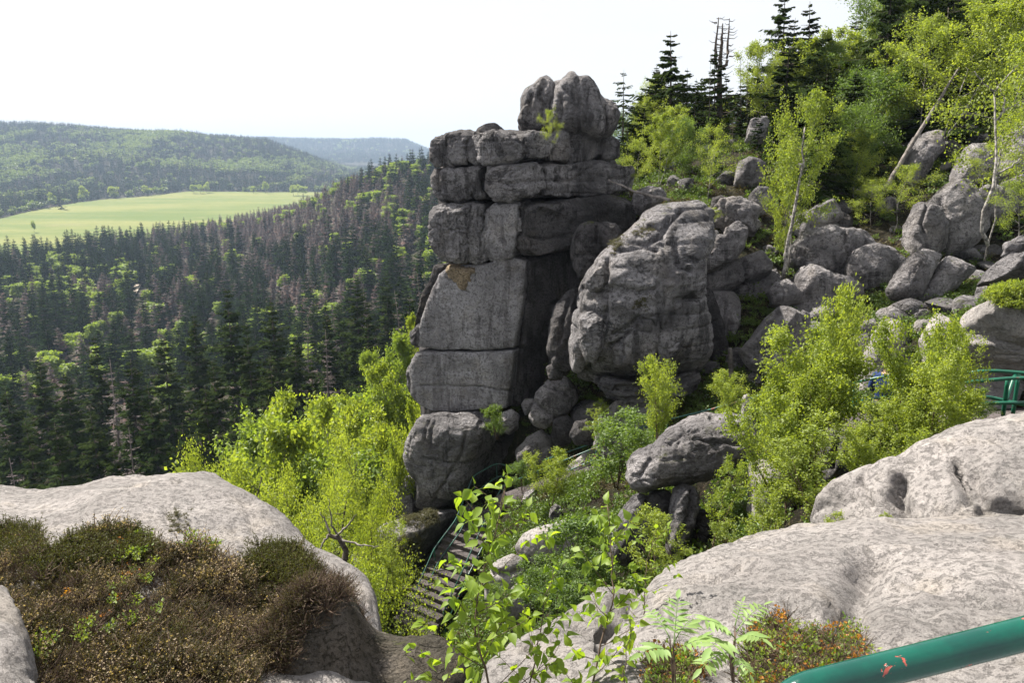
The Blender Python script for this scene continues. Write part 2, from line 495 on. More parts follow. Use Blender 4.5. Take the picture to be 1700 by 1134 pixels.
# centre line of the stairs and the path, which the ground has to leave free
WAY = [(692, 1035, 20.2), (745, 935, 21.5), (822, 838, 23.0), (852, 812, 22.5), (930, 790, 21.0), (1010, 765, 19.6), (1120, 735, 18.0), (1250, 712, 16.6), (1400, 700, 15.8), (1480, 698, 15.4), (1600, 690, 14.4), (1760, 680, 13)]
CORR = []
for i in range(len(WAY) - 1):
    a, b = at(*WAY[i]), at(*WAY[i + 1])
    for t in np.linspace(0, 1, 7)[:-1]: CORR.append(tuple(a * (1 - t) + b * t) + (i < 2,))
def off_way(x, y, r=0.8):
    m = np.ones(len(x), bool)
    for c in CORR: m &= (x - c[0]) ** 2 + (y - c[1]) ** 2 > r * r
    return m

def ground(x, y):
    """the ground, drawn up or down to meet the stones that lie on it"""
    z = _ground0(x, y)
    if not GFIT: return z
    x = np.asarray(x, float); y = np.asarray(y, float)
    num, den = 0.0, 0.14
    for (gx, gy, dl) in GFIT:
        s2 = (0.035 * gy + 0.35) ** 2
        w = np.exp(-((x - gx) ** 2 + ((y - gy) * 0.8) ** 2) / (2 * s2))
        num = num + w * dl; den = den + w
    z = z + num / den
    num, den, far = 0.0, 1e-9, 0.0
    for (gx, gy, gzz, st) in CORR:
        d2 = (x - gx) ** 2 + (y - gy) ** 2
        w = np.exp(-d2 / 0.35)
        num = num + w * (gzz - (0.55 if st else 0.22)); den = den + w
        far = np.maximum(far, np.exp(-(d2 / (1.7 if st else 1.0)) ** 2))
    z = z * (1 - far) + (num / den) * far
    return z

def gz(x, y): return float(ground(np.array([x]), np.array([y]))[0])

# ------------------------------------------------------------------ rocks
def cubesphere(n):
    key = n
    if key in _cs: return _cs[key]
    u = np.tan(np.linspace(-PI / 4, PI / 4, n + 1))
    A, B = np.meshgrid(u, u, indexing='ij')
    one = np.ones_like(A)
    V, Q = [], []
    fs = [(one, A, B), (-one, B, A), (B, one, A), (A, -one, B), (A, B, one), (B, A, -one)]
    idx = np.arange((n + 1) ** 2).reshape(n + 1, n + 1)
    for f, c in enumerate(fs):
        V.append(np.stack(c, -1).reshape(-1, 3))
        Q.append(np.stack([idx[:-1, :-1], idx[1:, :-1], idx[1:, 1:], idx[:-1, 1:]], -1).reshape(-1, 4) + f * (n + 1) ** 2)
    V = np.concatenate(V); Q = np.concatenate(Q)
    V /= np.linalg.norm(V, axis=1)[:, None]
    _, first, inv = np.unique(np.round(V * 1e5).astype(np.int64), axis=0, return_index=True, return_inverse=True)
    V = V[first]; Q = inv.reshape(-1)[Q]
    _cs[key] = (V, Q)
    return _cs[key]
_cs = {}

def vnormals(V, Q):
    d1 = V[Q[:, 2]] - V[Q[:, 0]]
    d2 = V[Q[:, 3]] - V[Q[:, 1]]
    fn = np.cross(d1, d2)
    nn = np.zeros_like(V)
    for k in range(4):
        for c in range(3):
            nn[:, c] += np.bincount(Q[:, k], fn[:, c], len(V))
    nn /= np.maximum(np.linalg.norm(nn, axis=1), 1e-12)[:, None]
    return nn

ROCKS = {}

def rock_geo(outline, D, T=None, p=2.6, n=36, rough=0.05, freq=1.0, cuts=6, cutd=0.82, seed=0, cracks=(), crackw=0.05, crackd=0.10,
             veins=0.0, strata=0.0, strata_s=0.5, tilt=0.35, smooth=6, Tb=None, nrm=None, fine=1.0, lumps=0.0, nofit=False, weather=1.0):
    veins = veins * 0.45
    """a closed stone whose rim is a loop of places (each seen at its own distance), swelling T metres
    in front of the rim and Tb behind it"""
    o = np.array([q[:2] for q in outline], float)
    mp = D if not callable(D) else None
    pym = o[:, 1].mean()
    pts = []
    for q in outline:
        if len(q) > 2: d = q[2]
        elif callable(D): d = D(q[0], q[1])
        else: d = D + tilt * (pym - q[1]) * D / FPX
        pts.append(at(q[0], q[1], d))
    pts = np.array(pts)
    # centroid of polygon in pixels
    x, y = o[:, 0], o[:, 1]
    x2, y2 = np.roll(x, -1), np.roll(y, -1)
    cr = x * y2 - x2 * y
    Aa = cr.sum() / 2
    cx, cy = ((x + x2) * cr).sum() / (6 * Aa), ((y + y2) * cr).sum() / (6 * Aa)
    # dense loop
    seg = []
    K = 12
    for i in range(len(pts)):
        for k in range(K):
            t = k / K
            seg.append((o[i] * (1 - t) + o[(i + 1) % len(o)] * t, pts[i] * (1 - t) + pts[(i + 1) % len(o)] * t))
    so = np.array([s[0] for s in seg]); sp3 = np.array([s[1] for s in seg])
    an = np.unwrap(np.arctan2(-(so[:, 1] - cy), so[:, 0] - cx))
    if an[-1] < an[0]: so, sp3, an = so[::-1], sp3[::-1], an[::-1]
    an = np.mod(an, 2 * PI)
    order = np.argsort(an)
    an, sp3 = an[order], sp3[order]
    TH = np.linspace(0, 2 * PI, 361)[:-1]
    loop = np.stack([np.interp(TH, np.concatenate([an - 2 * PI, an, an + 2 * PI]), np.tile(sp3[:, c], 3)) for c in range(3)], -1)
    ker = np.exp(-np.linspace(-2, 2, 2 * smooth + 1) ** 2); ker /= ker.sum()
    if smooth > 0:
        ext = np.concatenate([loop[-smooth:], loop, loop[:smooth]])
        loop = np.stack([np.convolve(ext[:, c], ker, 'valid') for c in range(3)], -1)
    if callable(D): dc = D(cx, cy)
    else: dc = loop[:, 1].mean()
    C = loop.mean(0)
    Cc = at(cx, cy, dc)
    C = Cc if not any(len(q) > 2 for q in outline) else C
    rel = loop - C
    size = np.sqrt(np.mean((rel ** 2).sum(1)))
    if nrm is None:
        U_, S_, W_ = np.linalg.svd(rel, full_matrices=False)
        nv = W_[2]
        if nv @ (-C) < 0: nv = -nv
        if not any(len(q) > 2 for q in outline) and p < 3.6:
            nv = nv + np.array((0, 0, 0.22)); nv /= np.linalg.norm(nv)
    else:
        nv = np.array(nrm, float); nv /= np.linalg.norm(nv)
    if T is None: T = size * 0.75
    if Tb is None: Tb = T
    S, Q = cubesphere(n)
    sx, sy, sz = S[:, 0], S[:, 1], S[:, 2]
    s = np.sqrt(sx * sx + sz * sz)
    th = np.mod(np.arctan2(sz, sx), 2 * PI)
    k = (s ** p + np.abs(sy) ** p) ** (-1.0 / p)
    r = s * k; w = -sy * k
    rl = np.stack([np.interp(th, np.append(TH, 2 * PI), np.append(rel[:, c], rel[0, c])) for c in range(3)], -1)
    V = C + rl * r[:, None] + nv * np.where(w > 0, w * T, w * Tb)[:, None]
    rs = np.random.RandomState(seed + 11)
    loc = V - C
    # broad faces struck off
    for c in range(cuts):
        d = rs.normal(size=3)
        d = d / np.linalg.norm(d) + nv * 0.9 + np.array((0, 0, 0.35))
        d /= np.linalg.norm(d)
        h = (loc @ d)
        lim = h.max() * rs.uniform(cutd, 0.97)
        ov = np.maximum(h - lim, 0)
        loc -= d * (ov * 0.85)[:, None]
    V = C + loc
    nn = vnormals(V, Q)
    if (nn * (V - C)).sum(1).mean() < 0:
        Q = Q[:, ::-1]; nn = -nn
    sz0 = size
    disp = rough * sz0 * 2.2 * fbm(V * (0.9 * freq / sz0), 3, seed)
    disp += rough * sz0 * 0.9 * (0.35 - np.abs(fbm(V * (1.7 * freq / sz0), 2, seed + 5)) * 2)
    if lumps:
        disp += lumps * np.abs(pn(V * np.array((1, 1, 0.8)) * (2.4 * freq / sz0), seed + 9)) * 2
    if strata:
        zz = V[:, 2] + 0.12 * pn(V * 0.7, seed + 3) - 0.10 * V[:, 0] * 0.5
        ph = zz / strata_s
        sn = pn(np.stack([V[:, 0] * 0.15, V[:, 1] * 0.15, ph * 1.4], -1), seed + 21)
        disp += strata * sn
        disp -= strata * 0.9 * np.exp(-((sn) / 0.05) ** 2)
    if veins:
        for sd in (1, 2):
            q = pn(V * np.array((0.75, 0.75, 0.55)) * (1.5 * freq / sz0) + 0.35 * pn(V * 2.0 / sz0, sd)[:, None], seed + 31 * sd)
            disp -= veins * np.exp(-(q / 0.028) ** 2) * np.clip(pn(V * 0.9 / sz0, seed + 77 * sd) * 2.5 + 0.6, 0, 1)
    V = V + nn * disp[:, None]
    if len(cracks):
        e1 = np.cross(nv, (0, 0, 1)); e1 /= np.linalg.norm(e1); e2 = np.cross(nv, e1)
        wob = 0.05 * np.stack([pn(V * 2.2, seed + 60), pn(V * 2.2, seed + 61)], -1) + 0.02 * np.stack([pn(V * 8, seed + 62), pn(V * 8, seed + 63)], -1)
        P2 = np.stack([(V - C) @ e1, (V - C) @ e2], -1) + wob
        front = ((V - C) @ nv) > -0.4 * Tb
        dd = 0
        for line in cracks:
            wd, dp = crackw, crackd
            if isinstance(line, tuple) and isinstance(line[0], list): line, wd, dp = line
            vx, vy, _ = proj(V)
            face = (nn * (-V)).sum(1) > 0
            L3 = np.array([V[np.argmin((vx - q[0]) ** 2 + (vy - q[1]) ** 2 + np.where(face, 0, 1e6))] for q in line]) - C
            L2 = np.stack([L3 @ e1, L3 @ e2], -1)
            best = np.full(len(V), 9.0)
            for i in range(len(L2) - 1):
                a, b = L2[i], L2[i + 1]
                t = np.clip(((P2 - a) @ (b - a)) / ((b - a) @ (b - a)), 0, 1)
                best = np.minimum(best, np.linalg.norm(P2 - a - t[:, None] * (b - a), axis=1))
            dd = np.maximum(dd, dp * np.exp(-(best / wd) ** 2))
        V = V - nn * (dd * front)[:, None]
    nn = vnormals(V, Q)
    wt = min(1.0, size) * weather
    r1 = np.abs(pn(V * np.array((3.2, 3.2, 4.4)) + 0.5 * pn(V * 1.3, seed)[:, None], seed + 41))
    r2 = np.abs(pn(V * np.array((6.5, 6.5, 9.0)), seed + 42))
    patch = np.clip(0.55 + 1.6 * pn(V * 0.8, seed + 43), 0.1, 1.2)
    V = V + nn * (wt * patch * (0.055 * (0.25 - r1) + 0.03 * (0.25 - r2)))[:, None]
    nn = vnormals(V, Q)
    V = V + nn * (0.018 * fine * min(1, sz0) * fbm(V * (7.0 / min(1.5, max(sz0, .4))), 3, seed + 40))[:, None]
    return V, Q, vnormals(V, Q), C

def rock(name, outline, D, mat='rock_mid', parent=None, label=None, cat='boulder', group=None, key=None, kind=None, **kw):
    V, Q, nn, C = rock_geo(outline, D, **kw)
    if parent is not None: org = np.array(parent.location)
    else: org = np.array((C[0], C[1], V[:, 2].min()))
    me = mk_mesh(name, V - org, [Q], M[mat])
    o = link(name, me, parent, None if parent is not None else org)
    if parent is None: tag(o, label, cat, group, kind)
    elif label: o['label'] = label
    if parent is None and 8 < C[1] < 40 and not kw.get('nofit') and name == 'boulder' and not (C[1] > 19 and C[0] < 3.0):
        h = V[:, 2].max() - V[:, 2].min()
        GFIT_NEW.append((C[0], C[1] + 0.15, max(-4, min(4, V[:, 2].min() + 0.25 * h - float(_ground0(np.array([C[0]]), np.array([C[1]]))[0])))))
    if key: ROCKS.setdefault(key, []).append((V, nn))
    return o

def surf_points(key, poly, count, rs, zmin=-1, facing=True):
    """random places on a rock's surface inside an outline"""
    out = []
    V = np.concatenate([r[0] for r in ROCKS[key]]); Nn = np.concatenate([r[1] for r in ROCKS[key]])
    px, py, d = proj(V)
    poly = np.array(poly, float)
    inside = np.zeros(len(V), bool)
    j = len(poly) - 1
    for i in range(len(poly)):
        xi, yi = poly[i]; xj, yj = poly[j]
        c = ((yi > py) != (yj > py)) & (px < (xj - xi) * (py - yi) / (yj - yi + 1e-9) + xi)
        inside ^= c
        j = i
    if facing: inside &= (Nn * (-V)).sum(1) > -0.05
    inside &= Nn[:, 2] > zmin
    ids = np.where(inside)[0]
    if len(ids) == 0: return np.zeros((0, 3)), np.zeros((0, 3))
    pick = rs.choice(ids, count)
    return V[pick] + rs.normal(scale=0.02, size=(count, 3)), Nn[pick]

# ------------------------------------------------------------------ leaves, sprigs
def leaf_cloud(P, size, rs, Nrm=None, aspect=0.62, droop=0.2, sv=0.35):
    """one four-cornered folded leaf per place"""
    n = len(P)
    d = rs.normal(size=(n, 3)); d[:, 2] -= droop
    d /= np.linalg.norm(d, axis=1)[:, None]
    if Nrm is not None:
        d = d * 0.8 + Nrm; d /= np.linalg.norm(d, axis=1)[:, None]
    s = rs.normal(size=(n, 3))
    s -= (s * d).sum(1)[:, None] * d
    s /= np.linalg.norm(s, axis=1)[:, None]
    u = np.cross(d, s)
    L = size * (1 + sv * rs.uniform(-1, 1, n))[:, None]
    W = L * aspect * 0.5
    V = np.stack([P, P + d * L * 0.45 + s * W + u * L * 0.1, P + d * L, P + d * L * 0.45 - s * W + u * L * 0.1], 1).reshape(-1, 3)
    Q = np.arange(n * 4).reshape(n, 4)
    return V, Q

def bend_path(p0, d0, length, n, rs, curl=0.15, up=0.0):
    P = [np.array(p0, float)]
    d = np.array(d0, float); d /= np.linalg.norm(d)
    for i in range(n):
        d = d + rs.normal(scale=curl, size=3) + np.array((0, 0, up))
        d /= np.linalg.norm(d)
        P.append(P[-1] + d * length / n)
    return np.array(P)

def broadleaf(seed, h=5.0, r=1.6, stems=1, nb=18, sub=6, nleaf=9000, leaf=0.06, base=0.25, up=0.5, lean=(0, 0), stem_r=0.05, mat='birch', bark='bark_white', spread=0.6, clump=0.10, curl=0.10):
    """returns wood mesh, leaf mesh; trunk foot at the origin"""
    rs = np.random.RandomState(seed)
    wood = MB()
    tips = []
    for s in range(stems):
        a0 = rs.uniform(0, 2 * PI)
        k = 0 if stems == 1 else 0.22
        hh = h * (1 if s == 0 else rs.uniform(0.65, 0.98))
        d0 = np.array((math.cos(a0) * k + lean[0], math.sin(a0) * k + lean[1], 1.0))
        S = bend_path((0.05 * r * math.cos(a0), 0.05 * r * math.sin(a0), -0.15), d0, hh, 10, rs, curl * 0.6, 0.03)
        rad = np.linspace(stem_r, stem_r * 0.12, 11)
        wood.tube(S, rad, 6)
        m = max(4, nb // stems)
        for b in range(m):
            t = base + (1 - base) * (b + rs.uniform(0, 0.9)) / m
            t = min(t, 0.985)
            i = t * 10
            q = int(i); f = i - q
            p = S[q] * (1 - f) + S[min(q + 1, 10)] * f
            az = b * 2.4 + rs.uniform(-0.5, 0.5)
            prof = math.sin(PI * min(1, (t - base) / (1 - base) * 0.82 + 0.18)) ** 0.7
            L = r * prof * rs.uniform(0.65, 1.15) + 0.08 * r
            d = np.array((math.cos(az), math.sin(az), up + rs.uniform(-0.15, 0.35)))
            B = bend_path(p, d, L, 5, rs, curl, 0.05)
            r0 = rad[q] * 0.5
            wood.tube(B, np.linspace(r0, r0 * 0.25, 6), 4, False)
            for c in range(sub):
                tt = rs.uniform(0.25, 1.0) * 5
                q2 = min(int(tt), 4); f2 = tt - q2
                pp = B[q2] * (1 - f2) + B[q2 + 1] * f2
                d2 = (B[q2 + 1] - B[q2]); d2 = d2 / np.linalg.norm(d2) + rs.normal(scale=spread, size=3)
                T_ = bend_path(pp, d2, L * rs.uniform(0.25, 0.5), 3, rs, curl, 0.0)
                wood.tube(T_, np.linspace(r0 * 0.3, r0 * 0.12, 4), 3, False)
                tips.append(T_)
                tips.append(B[2:6] if c == 0 else T_)
    tp = np.array([t if len(t) == 4 else t[:4] for t in tips])
    k = rs.randint(0, len(tp), nleaf)
    f = rs.uniform(0.1, 3, nleaf); q = np.minimum(f.astype(int), 2); f = (f - q)[:, None]
    P = tp[k, q] * (1 - f) + tp[k, q + 1] * f + rs.normal(scale=clump * r * 0.55, size=(nleaf, 3))
    V, Q = leaf_cloud(P, leaf, rs)
    wm = wood.mesh('wood', M[bark])
    lm = mk_mesh('leaves', V, [Q], M[mat], False)
    return wm, lm

def spruce(seed, h=20.0, r=2.6, whorls=34, per=6, sprays=9, spray=0.9, kite=0.16, dead=0.0, base=0.12, trunk=0.22, mat='spruce', bark='bark', gap=0.0, droop=0.35, sub=0, one=False, irr=0.25):
    rs = np.random.RandomState(seed)
    wood = MB()
    S = bend_path((0, 0, -0.6), (0, 0, 1), h + 0.6, 8, rs, 0.012, 0)
    wood.tube(S, np.linspace(trunk, trunk * 0.08, 9) ** 1.0, 7)
    QV, WV = [], []
    for w in range(whorls):
        t = base + (1 - base) * ((w + rs.uniform(-0.4, 0.4)) / whorls)
        t = min(max(t, 0.02), 0.995)
        z = t * h
        c = S[min(int(t * 8), 7)] * 1.0; c = np.array((c[0], c[1], z))
        Lw = r * (1 - t) ** 0.75 * (0.9 + 0.35 * math.sin(w * 1.7 + seed)) + 0.03 * r
        for b in range(per):
            if rs.uniform() < gap: continue
            az = rs.uniform(0, 2 * PI)
            L = Lw * rs.uniform(1 - irr * 1.6, 1 + irr)
            dr = droop * (1.1 - t) + rs.uniform(-0.1, 0.12)
            hd = np.array((math.cos(az), math.sin(az), 0.0))
            sN = 5
            tt = np.linspace(0, 1, sN)[:, None]
            B = c + hd * (tt * L) + np.array((0, 0, 1.0)) * (0.30 * (t - 0.35) * tt * L - dr * L * (tt - 0.55 * tt ** 3) )
            wood.tube(B[[0, 2, 4]], [trunk * 0.16 * (1.1 - t) + 0.006, trunk * 0.09 * (1.1 - t) + 0.004, 0.004], 3, False)
            is_dead = rs.uniform() < dead
            m = sprays
            f = (np.arange(m) + rs.uniform(0, 1, m)) / m
            f = 0.12 + 0.88 * f
            p = c + hd * (f * L)[:, None] + np.array((0, 0, 1.0)) * (0.30 * (t - 0.35) * f * L - dr * L * (f - 0.55 * f ** 3))[:, None]
            side = np.where(rs.uniform(size=m) < 0.5, -1, 1)
            ang = rs.uniform(0.5, 1.1, m) * side
            ang[-1] = rs.uniform(-0.2, 0.2)
            ca, sa = np.cos(ang), np.sin(ang)
            d = np.stack([hd[0] * ca - hd[1] * sa, hd[0] * sa + hd[1] * ca, -0.25 - 0.5 * rs.uniform(0, 1, m)], -1)
            d /= np.linalg.norm(d, axis=1)[:, None]
            ln = np.minimum(L * 0.42 * (1.15 - f * 0.75), spray) * rs.uniform(0.7, 1.2, m)
            wdt = kite * rs.uniform(0.7, 1.3, m)
            tgt = WV if is_dead else QV
            if is_dead: wdt = wdt * (0.12 if not one else 0.16)
            up = np.cross(d, np.array((0, 0, 1.0))); up /= np.maximum(np.linalg.norm(up, axis=1), 1e-6)[:, None]
            tw = rs.normal(scale=0.5, size=(m, 1))
            up = up + tw * np.cross(up, d)
            up /= np.linalg.norm(up, axis=1)[:, None]
            if sub and not is_dead:
                for s_ in range(sub):
                    g = (s_ + 0.5) / sub
                    for sg in (-1, 1):
                        dd = d * 0.75 + up * sg * 0.6; dd /= np.linalg.norm(dd, axis=1)[:, None]
                        dd[:, 2] -= 0.12
                        pp = p + d * (ln * g)[:, None]
                        l2 = (ln * 0.5 * (1.1 - 0.6 * g) * rs.uniform(0.7, 1.3, m))[:, None]
                        u2 = np.cross(dd, np.cross(d, up)); u2 /= np.maximum(np.linalg.norm(u2, axis=1), 1e-6)[:, None]
                        w2 = (wdt * 0.5)[:, None]
                        tgt.append(np.stack([pp, pp + dd * l2 * 0.4 + u2 * w2, pp + dd * l2, pp + dd * l2 * 0.4 - u2 * w2], 1).reshape(-1, 3))
            else:
                l2, w2 = ln[:, None], (wdt * 0.5)[:, None]
                tgt.append(np.stack([p, p + d * l2 * 0.4 + up * w2, p + d * l2, p + d * l2 * 0.4 - up * w2], 1).reshape(-1, 3))
    if WV:
        V = np.concatenate(WV); wood.add(V, np.arange(len(V)).reshape(-1, 4))
    if QV: V = np.concatenate(QV)
    else: V = np.zeros((0, 3))
    if one:
        # a single mesh of two materials for trees too far to show their parts
        wv = np.concatenate(wood.V)
        F3 = np.concatenate(wood.T) if wood.T else np.zeros((0, 3), int)
        F4 = np.concatenate(wood.Q)
        LQ = np.arange(len(V)).reshape(-1, 4) + len(wv)
        return mk_mesh('spruce', np.concatenate([wv, V]), [F3, F4, LQ], [M[bark], M[mat]], False, [0] * (len(F3) + len(F4)) + [1] * len(LQ))
    wm = wood.mesh('wood', M[bark])
    cm = mk_mesh('needles', V, [np.arange(len(V)).reshape(-1, 4)], M[mat], False) if len(V) else None
    return wm, cm

def puff_tree(seed, h=12, r=3.5, n=1200, leaf=0.7, mat='beech', trunk=0.2):
    """broadleaf tree seen from afar: uneven crown of leaf sprays in one mesh with its trunk"""
    rs = np.random.RandomState(seed)
    wood = MB()
    wood.tube(bend_path((0, 0, -0.5), (0, 0, 1), h * 0.8, 4, rs, 0.05), np.linspace(trunk, trunk * 0.3, 5), 5)
    P = []
    nb = 14
    for b in range(nb):
        a = rs.uniform(0, 2 * PI); t = rs.uniform(0.38, 0.95)
        rr = r * (1 - abs(t - 0.55) * 1.2) * rs.uniform(0.3, 0.95)
        c = np.array((math.cos(a) * rr, math.sin(a) * rr, h * t))
        wood.tube(np.array([(0, 0, h * t * 0.75), c * 0.6 + np.array((0, 0, h * t * 0.35)), c]), [trunk * 0.35, trunk * 0.2, 0.03], 3, False)
        q = rs.normal(size=(n // nb, 3))
        q /= np.linalg.norm(q, axis=1)[:, None]
        q *= (rs.uniform(0.3, 1, n // nb) ** 0.4)[:, None] * r * rs.uniform(0.32, 0.55)
        q[:, 2] *= 0.8
        P.append(c + q)
    P = np.concatenate(P)
    V, Q = leaf_cloud(P, leaf, rs, aspect=0.75)
    wv = np.concatenate(wood.V); F3 = np.concatenate(wood.T); F4 = np.concatenate(wood.Q)
    return mk_mesh('puff', np.concatenate([wv, V]), [F3, F4, Q + len(wv)], [M['bark'], M[mat]], False, [0] * (len(F3) + len(F4)) + [1] * len(Q))

def scatter_nodes(name, pts, rotz, scl, src, tilt=None):
    """one mesh of places that carries a copy of src at each"""
    me = bpy.data.meshes.new(name)
    me.vertices.add(len(pts))
    me.vertices.foreach_set('co', np.asarray(pts, np.float32).ravel())
    a = me.attributes.new('rot', 'FLOAT_VECTOR', 'POINT')
    rr = np.zeros((len(pts), 3), np.float32); rr[:, 2] = rotz
    if tilt is not None: rr[:, :2] = tilt
    a.data.foreach_set('vector', rr.ravel())
    a = me.attributes.new('scl', 'FLOAT_VECTOR', 'POINT')
    a.data.foreach_set('vector', np.asarray(scl, np.float32).ravel())
    o = link(name, me)
    ng = bpy.data.node_groups.new(name, 'GeometryNodeTree')
    ng.interface.new_socket('Geometry', in_out='INPUT', socket_type='NodeSocketGeometry')
    ng.interface.new_socket('Geometry', in_out='OUTPUT', socket_type='NodeSocketGeometry')
    n, l = ng.nodes, ng.links
    gi, go = n.new('NodeGroupInput'), n.new('NodeGroupOutput')
    ip = n.new('GeometryNodeInstanceOnPoints')
    oi = n.new('GeometryNodeObjectInfo')
    oi.inputs['Object'].default_value = src
    oi.inputs['As Instance'].default_value = False
    r_ = n.new('GeometryNodeInputNamedAttribute'); r_.data_type = 'FLOAT_VECTOR'; r_.inputs['Name'].default_value = 'rot'
    s_ = n.new('GeometryNodeInputNamedAttribute'); s_.data_type = 'FLOAT_VECTOR'; s_.inputs['Name'].default_value = 'scl'
    e2r = n.new('FunctionNodeEulerToRotation')
    l.new(gi.outputs[0], ip.inputs['Points'])
    l.new(oi.outputs['Geometry'], ip.inputs['Instance'])
    l.new(r_.outputs['Attribute'], e2r.inputs[0])
    l.new(e2r.outputs[0], ip.inputs['Rotation'])
    l.new(s_.outputs['Attribute'], ip.inputs['Scale'])
    l.new(ip.outputs['Instances'], go.inputs[0])
    md = o.modifiers.new('scatter', 'NODES')
    md.node_group = ng
    return o

STORE = bpy.data.collections.new('sources')     # holds source shapes only, never linked to the scene
def source(name, me):
    o = bpy.data.objects.new(name, me)
    STORE.objects.link(o)
    return o

def copy_tree(o, loc, rotz=0.0, scale=1.0, label=None, group=None, rx=0.0, ry=0.0):
    c = o.copy(); COL.objects.link(c)
    c.location = [float(v) for v in loc]; c.rotation_euler = (rx, ry, rotz)
    c.scale = (scale, scale, scale) if np.isscalar(scale) else scale
    if label: c['label'] = label
    if group: c['group'] = group
    for ch in list(o.children):
        d = ch.copy(); COL.objects.link(d); d.parent = c
        for g in ch.children:
            e = g.copy(); COL.objects.link(e); e.parent = d
    return c

# ------------------------------------------------------------------ the ground sheet
MEADOW_A = np.array([-1.5, -0.8, -0.65, -0.5, -0.4, -0.3, -0.25, -0.21, -0.19])
MEADOW_N = np.array([400, 520, 560, 640, 720, 880, 1050, 1300, 1388])
MEADOW_F = np.array([520, 700, 860, 1200, 1335, 1370, 1385, 1392, 1393])

def terrain_mat():
    m, n, l = new_mat('forest floor')
    b, out = principled(n, l, 0.95, 0.1)
    geo = n.new('ShaderNodeNewGeometry'); pos = geo.outputs['Position']
    c = mixc(n, l, ramp(n, l, noise(n, l, pos, 0.02, 6, 0.7), 0.4, 0.6), (0.030, 0.038, 0.016), (0.055, 0.048, 0.035))
    c = mixc(n, l, ramp(n, l, noise(n, l, pos, 1.6, 8, 0.75), 0.4, 0.6), c, (0.018, 0.014, 0.010))
    c = mixc(n, l, ramp(n, l, noise(n, l, pos, 14, 5, 0.8), 0.52, 0.62, 0, 0.8), c, (0.11, 0.085, 0.06))
    c = mixc(n, l, ramp(n, l, noise(n, l, pos, 5, 6, 0.8), 0.56, 0.62, 0, 0.8), c, (0.012, 0.010, 0.008))
    l.new(c, b.inputs['Base Color'])
    bp = n.new('ShaderNodeBump'); bp.inputs['Distance'].default_value = 0.30
    l.new(noise(n, l, pos, 4.0, 8, 0.8), bp.inputs['Height']); l.new(bp.outputs[0], b.inputs['Normal'])
    return m

def meadow_mat():
    m, n, l = new_mat('meadow grass')
    b, out = principled(n, l, 0.95, 0.1)
    geo = n.new('ShaderNodeNewGeometry'); pos = geo.outputs['Position']
    mp = n.new('ShaderNodeMapping'); mp.inputs['Scale'].default_value = (0.25, 1, 1); mp.inputs['Rotation'].default_value = (0, 0, 0.4); l.new(pos, mp.inputs[0])
    c = mixc(n, l, ramp(n, l, noise(n, l, mp.outputs[0], 0.012, 6, 0.65), 0.38, 0.62), (0.085, 0.115, 0.028), (0.155, 0.16, 0.05))
    c = mixc(n, l, ramp(n, l, noise(n, l, mp.outputs[0], 0.03, 5, 0.7, 1.0), 0.55, 0.72, 0, 0.7), c, (0.20, 0.17, 0.085))
    c = mixc(n, l, ramp(n, l, noise(n, l, pos, 0.12, 5, 0.7), 0.4, 0.7, 0, 0.35), c, (0.07, 0.11, 0.028))
    l.new(c, b.inputs['Base Color'])
    return m
M['terrain'] = terrain_mat()
M['meadow'] = meadow_mat()

# ------------------------------------------------------------------ the tower of sandstone
def DT(px, py):
    """distance of the tower's two faces: they meet in an edge that stands nearest"""
    ex = 872 if py < 470 else 872 - (py - 470) * 0.13
    if px < ex: return 23.6 + (ex - px) * 0.0085
    return 23.6 + (px - ex) * 0.0150
def DTs(off): return lambda px, py: DT(px, py) + off

tower = empty('rock_tower', at(800, 1000, 24.5), 'tall layered sandstone tower beside the stairs, smooth grey face and overhanging blocks', 'rock tower')
TW = dict(p=5.2, parent=tower, cuts=6, cutd=0.9, smooth=2, strata=0.025, strata_s=0.4)
def tb(outline, D=0.0, T=0.42, mat='rock_mid', name='rock_block', **kw):
    k = dict(TW); k.update(kw)
    k.setdefault('Tb', 2.0)
    if 'seed' not in k: tb.s += 1; k['seed'] = 100 + tb.s
    return rock(name, outline, DTs(D), mat, T=T * 0.85, **k)
tb.s = 0
# core behind the blocks, dark filler that paints shade into the gaps
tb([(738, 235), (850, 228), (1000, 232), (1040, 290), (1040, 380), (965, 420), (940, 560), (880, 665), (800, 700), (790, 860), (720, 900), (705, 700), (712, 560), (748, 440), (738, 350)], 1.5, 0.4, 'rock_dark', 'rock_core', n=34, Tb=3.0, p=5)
# top course
tb([(722, 232), (728, 226), (740, 226), (755, 217), (775, 216), (790, 222), (783, 238), (781, 272), (760, 278), (730, 275), (722, 262)], 0.0, 0.55, n=36, rough=0.07, veins=0.10, cracks=[[(740, 228), (737, 245), (733, 272)]], crackd=0.12)
tb([(776, 240), (785, 227), (795, 224), (803, 232), (806, 250), (812, 268), (798, 276), (783, 268)], 0.1, 0.5, n=26, rough=0.07)
tb([(793, 232), (806, 220), (830, 214), (850, 220), (868, 233), (872, 250), (868, 263), (850, 269), (812, 274), (800, 262)], -0.15, 0.6, n=36, rough=0.07, veins=0.10)
tb([(862, 228), (875, 217), (895, 218), (908, 232), (910, 248), (897, 262), (872, 262)], -0.05, 0.5, n=28, rough=0.07, veins=0.08)
tb([(900, 222), (920, 216), (950, 216), (985, 223), (994, 240), (990, 260), (950, 270), (905, 268)], 0.0, 0.55, n=36, rough=0.07, veins=0.12, cracks=[[(945, 218), (950, 245), (946, 268)]])
tb([(983, 229), (1000, 226), (1015, 230), (1023, 245), (1017, 264), (990, 268)], 0.0, 0.5, n=26, rough=0.08)
